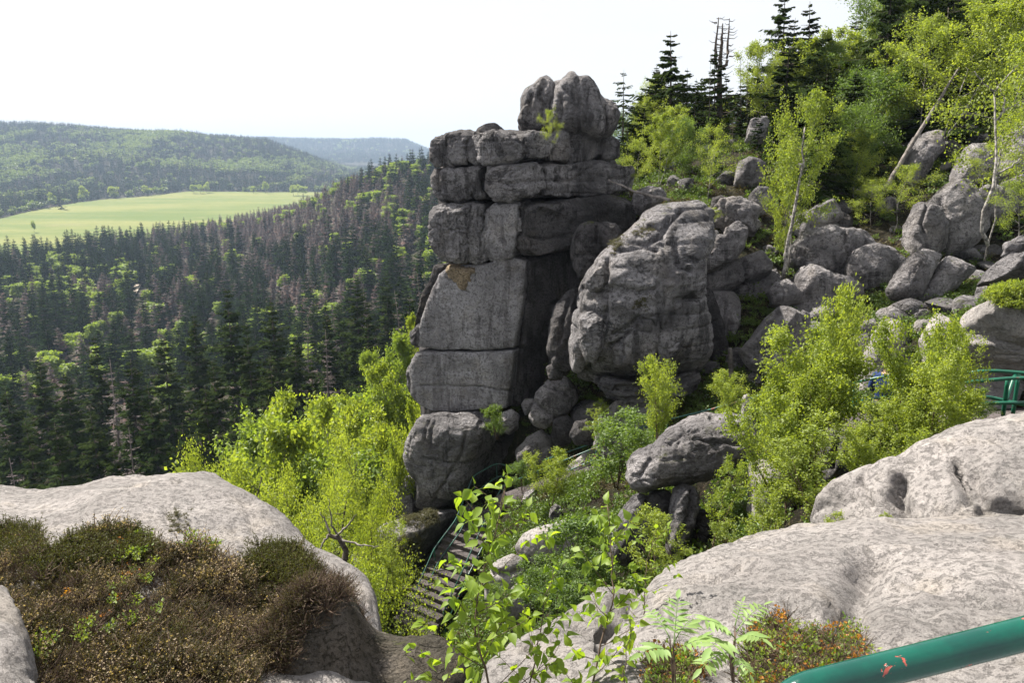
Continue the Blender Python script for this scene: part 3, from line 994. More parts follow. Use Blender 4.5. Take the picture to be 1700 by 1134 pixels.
# second course
tb([(722, 290), (728, 277), (760, 276), (781, 276), (788, 300), (792, 330), (775, 335), (740, 335), (725, 322)], 0.0, 0.6, n=36, rough=0.06, veins=0.08, cracks=[[(730, 280), (727, 300), (729, 325)]])
tb([(782, 276), (808, 272), (811, 300), (812, 326), (800, 332), (788, 318)], 0.12, 0.5, n=26, rough=0.09, cracks=[[(808, 285), (806, 300), (811, 315)]])
tb([(807, 292), (812, 273), (850, 269), (890, 269), (904, 276), (905, 310), (888, 327), (850, 334), (820, 332), (806, 316)], -0.15, 0.65, n=40, rough=0.06, veins=0.10, cracks=[[(812, 300), (840, 306), (900, 300)]], crackd=0.08)
tb([(893, 270), (950, 268), (1000, 267), (1042, 271), (1048, 290), (1036, 315), (990, 324), (930, 329), (898, 325)], -0.05, 0.6, n=40, rough=0.06, strata=0.05, strata_s=0.5, veins=0.10, cracks=[[(950, 270), (948, 300), (950, 325)], [(898, 300), (960, 302), (1040, 296)]], crackd=0.08)
# third course
tb([(725, 345), (732, 338), (760, 336), (788, 336), (788, 380), (784, 418), (778, 434), (748, 434), (732, 420), (724, 400), (722, 370)], -0.2, 0.7, n=44, rough=0.055, veins=0.09, cracks=[[(728, 375), (755, 382), (785, 378)], [(742, 340), (745, 370), (741, 400)], [(758, 384), (752, 400), (760, 425)]], crackd=0.06, crackw=0.035)
tb([(784, 337), (808, 336), (811, 370), (813, 402), (814, 430), (800, 438), (779, 432), (779, 400)], 0.0, 0.55, n=32, rough=0.08, veins=0.08, cracks=[[(796, 345), (792, 370), (802, 385), (800, 430)]])
tb([(806, 347), (825, 336), (866, 334), (872, 370), (866, 402), (857, 425), (835, 440), (817, 430), (808, 400)], 0.05, 0.45, 'rock_face', n=36, rough=0.07, veins=0.08, cracks=[[(812, 360), (825, 385), (832, 395), (838, 405)], [(865, 345), (862, 370), (868, 395)]], crackd=0.08)
tb([(860, 347), (872, 336), (940, 329), (1000, 324), (1046, 327), (1046, 370), (1032, 395), (1000, 403), (950, 406), (905, 420), (880, 427), (864, 412), (858, 395)], -0.25, 0.75, 'rock_dark', n=48, rough=0.05, strata=0.05, strata_s=0.8, veins=0.10, cracks=[[(860, 392), (900, 398), (960, 388), (1030, 385)], [(866, 350), (864, 372), (858, 390)]], crackd=0.10)
# smooth lower face and the dark face round its edge
SF = dict(p=7, strata=0.006, cuts=0, rough=0.014, smooth=2, veins=0.03)
tb([(752, 442), (812, 437), (850, 426), (877, 432), (874, 470), (868, 520), (860, 560), (858, 576), (800, 580), (735, 580), (700, 576), (694, 570), (704, 525), (720, 480), (732, 455)], 0.0, 0.28, 'rock_face', name='smooth_face', n=64, cracks=[[(760, 452), (775, 462), (768, 478), (778, 486)], [(740, 455), (752, 470), (760, 465)], [(776, 445), (788, 455), (786, 470)], [(700, 545), (730, 548), (745, 552)]], crackd=0.07, crackw=0.03, **SF)
tb([(697, 582), (735, 583), (800, 583), (857, 580), (855, 610), (849, 650), (846, 676), (800, 678), (755, 683), (722, 681), (702, 671), (686, 655), (687, 630), (684, 610), (690, 592)], -0.04, 0.34, 'rock_face', name='smooth_face', n=56, cracks=[([(700, 640), (740, 642), (800, 641), (848, 648)], 0.03, 0.09), [(735, 586), (756, 600), (758, 640)], [(825, 650), (832, 655)]], crackd=0.04, crackw=0.03, **SF)
tb([(874, 434), (905, 423), (955, 407), (968, 470), (952, 520), (926, 560), (905, 620), (882, 660), (849, 678), (857, 640), (864, 560), (874, 470)], 0.05, 0.25, 'rock_dark', name='side_face', n=52, p=7, cuts=2, cutd=0.97, rough=0.03, veins=0.05, cracks=[[(860, 578), (885, 572), (925, 560)], [(875, 490), (910, 500), (950, 505)]], crackd=0.07)  # turned face: shade put into its dark colour, besides stain
# the raw left rim of the face and the warm broken patch under the overhang
tb([(726, 442), (740, 436), (744, 455), (734, 480), (722, 505), (716, 530), (700, 545), (692, 545), (702, 520), (714, 478)], 0.45, 0.55, 'rock_dark', n=28, rough=0.10, veins=0.10, Tb=1.0)
tb([(690, 548), (705, 535), (718, 540), (716, 562), (700, 575), (690, 568)], 0.35, 0.6, 'rock_mid', n=22, rough=0.10, Tb=1.0)
tb([(683, 606), (692, 598), (702, 606), (700, 640), (696, 655), (684, 648)], 0.35, 0.5, 'rock_mid', n=22, rough=0.10, Tb=1.0)
tb([(745, 440), (772, 438), (795, 440), (800, 448), (790, 462), (782, 480), (772, 478), (764, 468), (750, 462)], 0.0, 0.42, 'rock_warm', name='broken_patch', n=30, p=5, rough=0.10, cuts=10, cutd=0.85, veins=0.08, Tb=0.3, smooth=1)
# foot
tb([(700, 687), (740, 682), (782, 685), (812, 700), (810, 730), (792, 770), (777, 810), (748, 835), (718, 850), (700, 846), (702, 800), (686, 780), (677, 755), (680, 735), (690, 712)], -0.7, 0.9, 'rock_mid', n=56, p=3.2, rough=0.05, veins=0.10, cracks=[[(712, 700), (705, 730), (716, 745), (722, 700)], [(775, 720), (765, 760), (740, 800), (722, 835)], [(700, 760), (740, 770), (790, 768)]], crackd=0.10, Tb=2)
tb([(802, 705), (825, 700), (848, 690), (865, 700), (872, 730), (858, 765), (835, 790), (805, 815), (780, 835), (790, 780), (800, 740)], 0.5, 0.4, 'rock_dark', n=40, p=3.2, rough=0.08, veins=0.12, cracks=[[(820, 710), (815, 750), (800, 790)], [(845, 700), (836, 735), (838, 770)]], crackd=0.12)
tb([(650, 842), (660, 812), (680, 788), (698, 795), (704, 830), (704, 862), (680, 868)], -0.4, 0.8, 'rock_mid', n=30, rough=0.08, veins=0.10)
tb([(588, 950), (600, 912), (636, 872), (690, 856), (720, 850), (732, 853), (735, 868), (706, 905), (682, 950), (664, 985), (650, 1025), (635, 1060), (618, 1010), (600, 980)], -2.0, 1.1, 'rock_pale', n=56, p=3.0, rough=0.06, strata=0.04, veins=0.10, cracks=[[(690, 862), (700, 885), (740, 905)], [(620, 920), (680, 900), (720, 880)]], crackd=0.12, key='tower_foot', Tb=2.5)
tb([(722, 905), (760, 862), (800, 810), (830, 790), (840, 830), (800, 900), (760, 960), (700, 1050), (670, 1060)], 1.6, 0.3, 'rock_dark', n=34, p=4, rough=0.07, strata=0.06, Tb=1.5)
# little stones on top
rock('boulder', [(787, 228), (792, 219), (805, 214), (825, 213), (840, 220), (840, 232), (800, 234)], 25.0, 'rock_pale', label='small rounded cap stone lying on the tower top, left of the summit boulder', T=0.5, n=20, seed=5)

# summit boulder: three lobes
summit = empty('summit_boulder', at(945, 222, 25.2), 'huge split boulder balanced on the very top of the rock tower', 'boulder')
SB = dict(parent=summit, p=3.8, rough=0.035, veins=0.10, cuts=6, cutd=0.9, smooth=2)
rock('rock_body', [(872, 222), (866, 190), (872, 165), (890, 150), (905, 152), (925, 142), (950, 136), (975, 140), (988, 158), (1005, 178), (1018, 200), (1008, 226), (960, 230), (900, 226)], 25.5, 'rock_mid', n=40, T=0.9, seed=24, **SB)
rock('rock_lobe', [(866, 218), (860, 206), (861, 198), (867, 196), (864, 170), (870, 158), (885, 148), (893, 138), (903, 132), (912, 134), (920, 145), (920, 170), (914, 200), (906, 222), (884, 222)], 25.0, 'rock_mid', n=42, T=0.8, seed=21, cracks=[[(905, 136), (893, 160), (905, 175), (898, 200)], [(880, 155), (878, 190)]], crackd=0.13, crackw=0.07, **SB)
rock('rock_lobe', [(912, 175), (920, 145), (930, 135), (945, 129), (952, 131), (958, 137), (975, 137), (988, 150), (997, 170), (1003, 200), (1000, 228), (960, 228), (930, 223), (906, 224), (906, 200)], 24.9, 'rock_mid', n=46, T=0.9, seed=22, cracks=[[(958, 132), (960, 160), (957, 190), (960, 221)], [(972, 138), (975, 170), (972, 206)], [(940, 145), (950, 160), (955, 185)], [(930, 160), (932, 190), (925, 211)]], crackd=0.12, crackw=0.07, **SB)
rock('rock_lobe', [(984, 178), (998, 172), (1010, 177), (1020, 185), (1027, 197), (1025, 206), (1018, 218), (1002, 234), (985, 230), (975, 206)], 25.2, 'rock_mid', n=36, T=0.9, seed=23, cracks=[[(1000, 175), (1008, 200), (1003, 226)]], crackd=0.10, **SB)

# ------------------------------------------------------------------ the great rounded boulder right of the tower
hero = empty('great_boulder', at(1060, 672, 20.5), 'massive rounded boulder with a bald pale crown and undercut ledge, right of the tower', 'boulder')
HB = dict(parent=hero, smooth=4)
def DH(px, py): return 20.2 + max(0, (470 - py)) * 0.013 + abs(px - 1080) * 0.003
rock('rock_body', [(1028, 404), (1045, 386), (1066, 366), (1097, 353), (1125, 348), (1147, 347), (1161, 352), (1174, 366), (1174, 410), (1163, 441), (1162, 497), (1169, 547), (1169, 600), (1160, 618), (1110, 624), (1052, 626), (1006, 620), (968, 610), (954, 570), (956, 526), (968, 500), (970, 469), (985, 445), (1006, 425)], DH, 'rock_mid', n=110, p=3.5, T=1.45, Tb=3, rough=0.030, lumps=0.05, cuts=6, cutd=0.92, veins=0.12, strata=0.05, strata_s=0.7, seed=31, key='hero',
     cracks=[[(970, 472), (990, 484), (1010, 480), (1060, 486), (1095, 478)], [(1006, 430), (1002, 470), (1004, 520), (998, 560), (980, 610)], [(1092, 470), (1095, 520), (1093, 560)], [(1018, 555), (1040, 545), (1060, 530), (1085, 538)], [(1045, 400), (1075, 405), (1100, 392), (1110, 360)], [(1030, 415), (1060, 410), (1090, 415)], [(1120, 400), (1125, 440), (1145, 450)], [(1015, 575), (1040, 560), (1035, 600)], [(1110, 540), (1120, 500), (1150, 490)], [(1060, 375), (1100, 380), (1130, 350)]], crackd=0.15, crackw=0.07, **HB)
rock('rock_lobe', [(962, 526), (975, 517), (998, 518), (1006, 545), (998, 580), (986, 606), (970, 596), (960, 562)], lambda x, y: 19.6, 'rock_mid', n=36, T=0.55, Tb=1.2, p=2.5, seed=32, veins=0.06, **HB)
rock('rock_lobe', [(944, 570), (955, 535), (966, 528), (970, 560), (975, 600), (962, 622), (950, 616)], lambda x, y: 20.6, 'rock_mid', n=30, T=0.6, Tb=1, seed=33, **HB)
rock('rock_lobe', [(969, 470), (985, 448), (1000, 440), (1004, 470), (995, 490), (978, 486)], lambda x, y: 19.9, 'rock_mid', n=30, T=0.55, Tb=1, seed=34, **HB)
rock('rock_lobe', [(1040, 540), (1052, 515), (1070, 512), (1084, 530), (1092, 515), (1112, 508), (1128, 530), (1130, 580), (1110, 612), (1060, 618), (1020, 610), (1015, 580)], lambda x, y: 19.6, 'rock_mid', n=50, T=0.7, Tb=1.2, p=2.6, rough=0.04, seed=35, veins=0.10, cracks=[[(1092, 515), (1094, 560), (1090, 600)], [(1020, 565), (1035, 590)], [(1060, 545), (1080, 550)]], crackd=0.10, **HB)
rock('rock_ledge', [(984, 634), (1000, 624), (1050, 628), (1110, 622), (1158, 602), (1168, 615), (1152, 642), (1112, 670), (1054, 676), (1006, 655)], lambda x, y: 20.6, 'rock_mid', n=52, T=1.1, Tb=2, p=2.6, rough=0.04, strata=0.10, strata_s=0.22, seed=36, cracks=[[(990, 640), (1050, 645), (1110, 640), (1150, 625)]], crackd=0.14, **HB)

# ------------------------------------------------------------------ boulders of the slope, each its own
BL = [
 # outline, distance, material, label, options
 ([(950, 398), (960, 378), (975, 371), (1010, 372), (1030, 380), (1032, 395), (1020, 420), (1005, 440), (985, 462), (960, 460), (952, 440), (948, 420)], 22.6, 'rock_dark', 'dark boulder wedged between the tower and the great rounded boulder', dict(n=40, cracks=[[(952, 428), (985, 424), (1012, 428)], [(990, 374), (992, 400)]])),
 ([(912, 545), (920, 512), (940, 490), (966, 478), (975, 510), (962, 560), (955, 600), (942, 622), (918, 612), (908, 580)], 22.0, 'rock_dark', 'tall narrow dark stone in the cleft beside the tower', dict(n=40, T=0.8, cracks=[[(915, 590), (935, 600), (955, 595)], [(945, 495), (935, 530), (930, 570)]])),
 ([(906, 610), (925, 600), (940, 615), (932, 630), (912, 632)], 21.6, 'rock_dark', 'small dark stone under the tall narrow stone in the cleft', dict(n=18)),
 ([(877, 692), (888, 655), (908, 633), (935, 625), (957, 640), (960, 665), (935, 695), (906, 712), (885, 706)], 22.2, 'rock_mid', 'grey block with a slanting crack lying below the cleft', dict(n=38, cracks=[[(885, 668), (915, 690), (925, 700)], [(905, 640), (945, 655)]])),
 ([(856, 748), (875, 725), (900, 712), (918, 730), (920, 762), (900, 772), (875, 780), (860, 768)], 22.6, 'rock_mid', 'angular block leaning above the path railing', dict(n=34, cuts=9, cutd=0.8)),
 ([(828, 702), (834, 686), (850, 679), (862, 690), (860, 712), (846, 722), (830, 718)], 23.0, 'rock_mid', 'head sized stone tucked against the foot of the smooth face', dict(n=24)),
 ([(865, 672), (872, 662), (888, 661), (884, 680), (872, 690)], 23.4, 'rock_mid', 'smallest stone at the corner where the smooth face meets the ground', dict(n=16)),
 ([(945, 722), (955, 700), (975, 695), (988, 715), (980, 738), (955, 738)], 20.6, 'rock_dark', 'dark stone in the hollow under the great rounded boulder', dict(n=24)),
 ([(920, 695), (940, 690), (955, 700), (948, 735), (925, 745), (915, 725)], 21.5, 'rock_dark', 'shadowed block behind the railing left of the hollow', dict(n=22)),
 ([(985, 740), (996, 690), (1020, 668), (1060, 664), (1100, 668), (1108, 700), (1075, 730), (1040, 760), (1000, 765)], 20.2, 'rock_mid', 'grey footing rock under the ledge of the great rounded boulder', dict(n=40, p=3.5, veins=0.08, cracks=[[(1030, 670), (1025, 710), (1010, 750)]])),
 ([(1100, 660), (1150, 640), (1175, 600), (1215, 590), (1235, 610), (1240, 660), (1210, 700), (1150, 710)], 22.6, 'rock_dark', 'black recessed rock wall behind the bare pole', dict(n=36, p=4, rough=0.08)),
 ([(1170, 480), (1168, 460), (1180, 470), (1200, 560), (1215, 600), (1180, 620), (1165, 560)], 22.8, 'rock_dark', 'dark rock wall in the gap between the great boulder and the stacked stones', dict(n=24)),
 ([(1183, 350), (1196, 334), (1228, 330), (1246, 337), (1252, 358), (1250, 385), (1238, 374), (1215, 372), (1190, 368)], 24.5, 'rock_mid', 'knobbly topmost stone of the stacked pillar right of the great boulder', dict(n=34, lumps=0.12, veins=0.08)),
 ([(1164, 436), (1175, 405), (1178, 391), (1198, 390), (1205, 377), (1222, 371), (1235, 380), (1232, 405), (1218, 425), (1195, 438), (1172, 444)], 23.6, 'rock_mid', 'slanting wedge of stone, second from the top of the stacked pillar', dict(n=36, cuts=8, cutd=0.85, veins=0.05)),
 ([(1163, 470), (1167, 455), (1195, 443), (1230, 427), (1260, 418), (1276, 430), (1272, 452), (1245, 464), (1215, 475), (1182, 484), (1165, 482)], 24.0, 'rock_mid', 'flat bedded course in the middle of the stacked pillar', dict(n=36, p=3.2, cracks=[[(1232, 428), (1238, 462)]], veins=0.06)),
 ([(1156, 525), (1168, 497), (1185, 484), (1210, 479), (1222, 500), (1223, 540), (1215, 572), (1200, 580), (1180, 580), (1165, 560)], 23.2, 'rock_mid', 'plump round stone low on the left of the stacked pillar', dict(n=38, p=3, cracks=[[(1205, 500), (1202, 540), (1208, 570)], [(1160, 520), (1190, 516)]])),
 ([(1213, 485), (1240, 468), (1285, 448), (1302, 480), (1292, 520), (1270, 550), (1240, 562), (1214, 575), (1220, 520)], 24.2, 'rock_mid', 'broken mossy stone low on the right of the stacked pillar', dict(n=38, p=3.2, veins=0.12, strata=0.06, cracks=[[(1250, 470), (1248, 520), (1235, 560)], [(1222, 515), (1290, 505)]])),
 ([(1232, 577), (1250, 560), (1270, 530), (1290, 512), (1315, 508), (1335, 520), (1338, 555), (1318, 590), (1280, 612), (1250, 602)], 20.0, 'rock_mid', 'smooth dome shaped boulder with a forked crack above the bushy birch', dict(n=42, p=2.4, rough=0.03, cracks=[[(1290, 520), (1272, 550), (1262, 580), (1275, 605)], [(1262, 575), (1300, 590)]])),
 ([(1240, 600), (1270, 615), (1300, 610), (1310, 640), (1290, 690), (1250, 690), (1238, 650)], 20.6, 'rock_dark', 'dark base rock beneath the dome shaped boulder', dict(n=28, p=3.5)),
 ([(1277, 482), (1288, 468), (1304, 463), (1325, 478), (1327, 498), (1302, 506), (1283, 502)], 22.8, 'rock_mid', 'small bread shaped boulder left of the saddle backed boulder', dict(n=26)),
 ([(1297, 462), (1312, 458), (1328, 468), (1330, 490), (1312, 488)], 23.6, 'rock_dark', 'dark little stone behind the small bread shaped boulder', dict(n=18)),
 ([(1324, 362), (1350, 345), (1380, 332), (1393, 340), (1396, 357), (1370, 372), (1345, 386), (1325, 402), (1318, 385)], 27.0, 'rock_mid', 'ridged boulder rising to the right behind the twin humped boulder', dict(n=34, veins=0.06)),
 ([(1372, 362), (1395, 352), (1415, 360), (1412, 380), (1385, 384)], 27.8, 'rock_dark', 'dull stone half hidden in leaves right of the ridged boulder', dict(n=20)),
 ([(1316, 412), (1335, 388), (1370, 381), (1400, 383), (1430, 377), (1446, 385), (1449, 402), (1434, 412), (1412, 422), (1408, 440), (1395, 456), (1360, 456), (1330, 448), (1317, 435)], 25.0, 'rock_mid', 'broad twin humped boulder in the middle of the boulder field', dict(n=42, p=2.8, rough=0.06, cracks=[[(1405, 385), (1402, 410), (1412, 425)]])),
 ([(1320, 458), (1335, 441), (1360, 443), (1375, 456), (1410, 461), (1422, 472), (1418, 495), (1392, 518), (1352, 535), (1328, 500)], 23.0, 'rock_mid', 'saddle backed grey boulder just above the bushy birch', dict(n=38, rough=0.06)),
 ([(1408, 440), (1420, 416), (1445, 405), (1475, 413), (1507, 430), (1492, 450), (1470, 470), (1440, 482), (1412, 466)], 24.0, 'rock_mid', 'smooth oval boulder between the saddle backed and the cleft boulder', dict(n=34, p=2.3, rough=0.035)),
 ([(1478, 475), (1495, 445), (1510, 425), (1535, 417), (1556, 421), (1548, 440), (1534, 470), (1520, 496), (1505, 495), (1484, 488)], 21.7, 'rock_mid', 'left half of the boulder cleft in two by a slanting split', dict(n=36, p=3, veins=0.05)),
 ([(1558, 440), (1570, 425), (1590, 430), (1612, 448), (1592, 466), (1572, 485), (1550, 505), (1528, 498), (1538, 470)], 21.8, 'rock_mid', 'right half of the boulder cleft in two by a slanting split', dict(n=36, p=3, veins=0.05)),
 ([(1508, 362), (1520, 345), (1525, 333), (1540, 331), (1553, 340), (1562, 370), (1562, 410), (1545, 421), (1515, 421), (1508, 392)], 25.6, 'rock_mid', 'upright shoulder stone leaning on the tall peaked boulder', dict(n=36, cracks=[[(1535, 335), (1530, 370), (1538, 415)]])),
 ([(1543, 337), (1560, 313), (1580, 302), (1600, 303), (1612, 320), (1627, 345), (1628, 380), (1612, 402), (1590, 418), (1562, 420), (1556, 370)], 26.2, 'rock_mid', 'tall peaked boulder with a dark hollow at its foot, upper right', dict(n=40, veins=0.06)),
 ([(1612, 322), (1630, 312), (1660, 309), (1682, 320), (1694, 332), (1682, 352), (1650, 366), (1624, 362)], 26.8, 'rock_mid', 'low rounded boulder beside the tall peaked boulder, birch in front', dict(n=32)),
 ([(1570, 425), (1600, 415), (1650, 410), (1680, 430), (1640, 470), (1600, 480)], 26.0, 'rock_dark', 'dark hollowed rock below the tall peaked boulder', dict(n=26, p=3.5)),
 ([(1640, 448), (1662, 430), (1692, 425), (1735, 430), (1735, 462), (1700, 462), (1665, 458), (1638, 478), (1628, 468)], 17.0, 'rock_mid', 'whitish rock shelf behind the yellow green bilberry cushion', dict(n=34, T=0.5)),
 ([(1665, 425), (1672, 402), (1700, 388), (1740, 380), (1740, 425), (1690, 420)], 17.6, 'rock_mid', 'layered stone at the edge above the bilberry cushion', dict(n=30, strata=0.08, strata_s=0.2)),
 ([(1427, 650), (1430, 600), (1445, 570), (1462, 537), (1485, 530), (1497, 550), (1492, 590), (1484, 640), (1470, 670), (1440, 670)], 18.2, 'rock_near', 'pale leaning slab standing right behind the hiker', dict(n=38, p=3.2, veins=0.06, strata=0.03)),
 ([(1530, 562), (1545, 532), (1565, 514), (1582, 540), (1590, 590), (1560, 620), (1535, 600)], 17.6, 'rock_near', 'pale pointed stone between the cleft boulder and the railing birch', dict(n=30, p=3)),
 ([(1470, 522), (1474, 510), (1490, 506), (1502, 512), (1500, 526), (1482, 530)], 21.0, 'rock_mid', 'fist shaped dark stone below the left half of the cleft boulder', dict(n=18)),
 ([(1513, 525), (1520, 512), (1540, 511), (1548, 522), (1535, 532), (1518, 532)], 20.6, 'rock_mid', 'small rounded stone under the middle of the cleft boulder', dict(n=18)),
 ([(1456, 545), (1462, 531), (1478, 526), (1490, 536), (1482, 550), (1462, 552)], 20.4, 'rock_mid', 'little wedge stone just above the leaning slab', dict(n=18)),
 ([(1425, 545), (1432, 530), (1450, 527), (1458, 540), (1452, 556), (1432, 558)], 20.8, 'rock_mid', 'little square stone left of the wedge stone', dict(n=18)),
 ([(1518, 548), (1522, 530), (1540, 527), (1548, 540), (1540, 552), (1525, 556)], 19.8, 'rock_near', 'small pale stone beside the pale pointed stone', dict(n=18)),
 ([(1320, 522), (1332, 512), (1342, 518), (1342, 532), (1328, 536)], 21.0, 'rock_mid', 'pebble like stone wedged right of the dome shaped boulder', dict(n=14)),
 ([(1046, 345), (1052, 320), (1075, 311), (1100, 314), (1108, 326), (1090, 340), (1062, 356)], 25.5, 'rock_mid', 'rounded boulder under the fallen bare trunk behind the great boulder', dict(n=28)),
 ([(1180, 345), (1184, 325), (1200, 322), (1214, 335), (1200, 345)], 27.0, 'rock_dark', 'dim stone behind the topmost stone of the stacked pillar', dict(n=16)),
 ([(1240, 345), (1246, 320), (1258, 308), (1276, 312), (1282, 335), (1262, 352)], 27.5, 'rock_mid', 'grey boulder peeping out behind the birch, right of the pillar', dict(n=24)),
 ([(1222, 300), (1228, 270), (1245, 260), (1266, 268), (1268, 300), (1245, 310)], 31.0, 'rock_mid', 'grey rock wall high in the woods below the dead bush', dict(n=24, p=3.5)),
 ([(1240, 225), (1246, 200), (1262, 190), (1275, 195), (1270, 225), (1255, 240)], 35.0, 'rock_mid', 'distant grey rock between spruces on the upper slope', dict(n=20, p=3.5)),
 ([(1500, 300), (1508, 260), (1518, 225), (1540, 217), (1560, 222), (1562, 245), (1545, 265), (1530, 300), (1515, 308)], 31.0, 'rock_mid', 'tall slab beside the leaning dead trunk', dict(n=34, p=3.2, veins=0.06)),
 ([(1560, 245), (1565, 232), (1580, 229), (1593, 238), (1590, 250), (1574, 256), (1562, 252)], 31.5, 'rock_mid', 'oval stone at the top right of the tall slab', dict(n=18)),
 ([(1560, 274), (1566, 267), (1578, 266), (1578, 276), (1566, 280)], 31.0, 'rock_near', 'tiny pale stone in the moss right of the tall slab', dict(n=12)),
 ([(1549, 300), (1552, 288), (1568, 285), (1573, 292), (1565, 304), (1552, 305)], 30.6, 'rock_mid', 'small pale stone in the moss at the foot of the tall slab', dict(n=14)),
 ([(1583, 192), (1590, 178), (1605, 171), (1630, 173), (1640, 182), (1625, 192), (1600, 196)], 37.0, 'rock_near', 'whitish boulder highest on the slope', dict(n=22)),
 ([(1596, 215), (1600, 204), (1618, 202), (1632, 208), (1628, 218), (1608, 221)], 35.0, 'rock_mid', 'flat stone below the whitish highest boulder', dict(n=16)),
 ([(1585, 300), (1592, 262), (1606, 242), (1630, 240), (1650, 262), (1650, 300), (1610, 306)], 29.5, 'rock_mid', 'rounded wall of rock behind the low birch foliage on the right', dict(n=30, p=3)),
 ([(1604, 240), (1625, 222), (1640, 218), (1640, 232), (1620, 245)], 33.0, 'rock_near', 'narrow pale shelf stone above the rounded wall of rock', dict(n=16)),
 ([(1655, 262), (1665, 225), (1690, 208), (1740, 205), (1740, 300), (1680, 305), (1660, 290)], 29.0, 'rock_mid', 'large shaded boulder behind the white stemmed birch', dict(n=34)),
 ([(855, 908), (868, 886), (900, 872), (935, 864), (962, 870), (968, 892), (955, 915), (930, 935), (890, 942), (862, 928)], 13.5, 'rock_near', 'pale smooth boulder half ringed by birch leaves below the path', dict(n=40, p=2.4, rough=0.03)),
 ([(803, 962), (820, 935), (850, 920), (868, 928), (872, 955), (852, 990), (825, 1008), (806, 995)], 13.2, 'rock_near', 'pale boulder beside the lower stairs', dict(n=34, rough=0.04, cracks=[[(808, 950), (840, 955), (865, 945)]])),
 ([(825, 1010), (850, 975), (872, 965), (890, 985), (880, 1020), (850, 1040)], 11.8, 'rock_near', 'pale sloping stone below the boulder by the stairs', dict(n=30)),
 ([(911, 860), (914, 843), (922, 836), (932, 842), (932, 858), (920, 868)], 17.6, 'rock_mid', 'small upright grey stone in the bilberry below the path', dict(n=16)),
 ([(865, 835), (872, 818), (890, 810), (908, 815), (910, 835), (890, 842)], 21.0, 'rock_mid', 'stone beside the top of the stairs', dict(n=20)),
 ([(930, 790), (945, 770), (975, 748), (1005, 742), (1010, 765), (985, 790), (950, 805)], 20.6, 'rock_near', 'flat pale rock carrying the path railing', dict(n=26)),
 ([(1232, 690), (1231, 665), (1236, 653), (1243, 655), (1247, 675), (1247, 695)], 15.0, 'rock_near', 'slim pale stone post beside the railing behind the overhanging boulder', dict(n=18, T=0.12)),
 ([(1008, 895), (1022, 862), (1038, 838), (1062, 816), (1098, 810), (1116, 828), (1108, 870), (1085, 905), (1040, 940), (1012, 930)], 10.6, 'rock_mid', 'split rock under the nose of the overhanging boulder', dict(n=42, p=3, veins=0.04, cracks=[[(1072, 815), (1068, 845), (1058, 880)]], crackw=0.03)),
 ([(1110, 845), (1120, 808), (1140, 800), (1158, 812), (1160, 842), (1145, 885), (1125, 930), (1108, 920)], 10.2, 'rock_mid', 'upright prop stone beneath the overhanging boulder', dict(n=36, p=3, cracks=[[(1150, 812), (1146, 850), (1128, 900)]], crackw=0.03)),
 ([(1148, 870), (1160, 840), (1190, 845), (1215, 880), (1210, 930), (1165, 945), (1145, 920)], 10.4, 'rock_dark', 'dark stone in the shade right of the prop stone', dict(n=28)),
 ([(1248, 770), (1262, 750), (1285, 760), (1305, 795), (1312, 840), (1305, 890), (1285, 925), (1252, 925), (1245, 850)], 10.2, 'rock_near', 'tall pale slab right of the overhanging boulder', dict(n=40, p=3.2, rough=0.03)),
 ([(1362, 748), (1368, 720), (1382, 704), (1398, 708), (1420, 728), (1424, 760), (1412, 800), (1372, 800)], 9.2, 'rock_mid', 'upright grey stone standing among the bright birches', dict(n=36, p=2.8, cracks=[[(1392, 712), (1390, 740), (1384, 775)]], crackw=0.03, veins=0.03)),
]
for i, (ol, d, mat, lab, kw) in enumerate(BL):
    k = dict(rough=0.05, seed=200 + i, crackd=0.12, crackw=0.05, p=3.0, cuts=9, cutd=0.82)
    if d > 19 and ol[0][0] > 1150:
        cx_ = sum(q[0] for q in ol) / len(ol); cy_ = sum(q[1] for q in ol) / len(ol)
        ol = [(cx_ + (q[0] - cx_) * 1.13, cy_ + 4 + (q[1] - cy_) * 1.10) for q in ol]
    k.update(kw)
    if mat == 'rock_mid' and d > 18: mat = 'rock_pale'
    rock('boulder', ol, d, mat, label=lab, key='b%d' % i, **k)

# overhanging boulder
rock('overhanging_boulder', [(1040, 792), (1042, 768), (1052, 750), (1068, 742), (1080, 742), (1092, 728), (1112, 711), (1137, 697), (1165, 688), (1185, 692), (1205, 687), (1222, 692), (1250, 692), (1257, 740), (1246, 756), (1222, 772), (1190, 792), (1150, 802), (1105, 806), (1070, 813), (1050, 809)], lambda x, y: 10.9 + (760 - y) * 0.008, 'rock_pale',
     label='long overhanging boulder jutting left over the gully like a snout', n=84, T=0.62, Tb=1.0, p=2.4, rough=0.03, seed=41, nrm=(-0.12, -0.85, 0.42), veins=0.035, lumps=0.03, key='over', smooth=3, strata=0.02, strata_s=0.25,
     cracks=[[(1085, 745), (1078, 765), (1062, 790)], [(1128, 722), (1125, 745), (1135, 760)], [(1048, 768), (1062, 756), (1075, 752)], [(1180, 695), (1200, 712), (1245, 715)], [(1150, 730), (1200, 738), (1250, 742)], [(1060, 752), (1085, 742), (1110, 738), (1128, 722), (1160, 715)]], crackw=0.03, crackd=0.05)

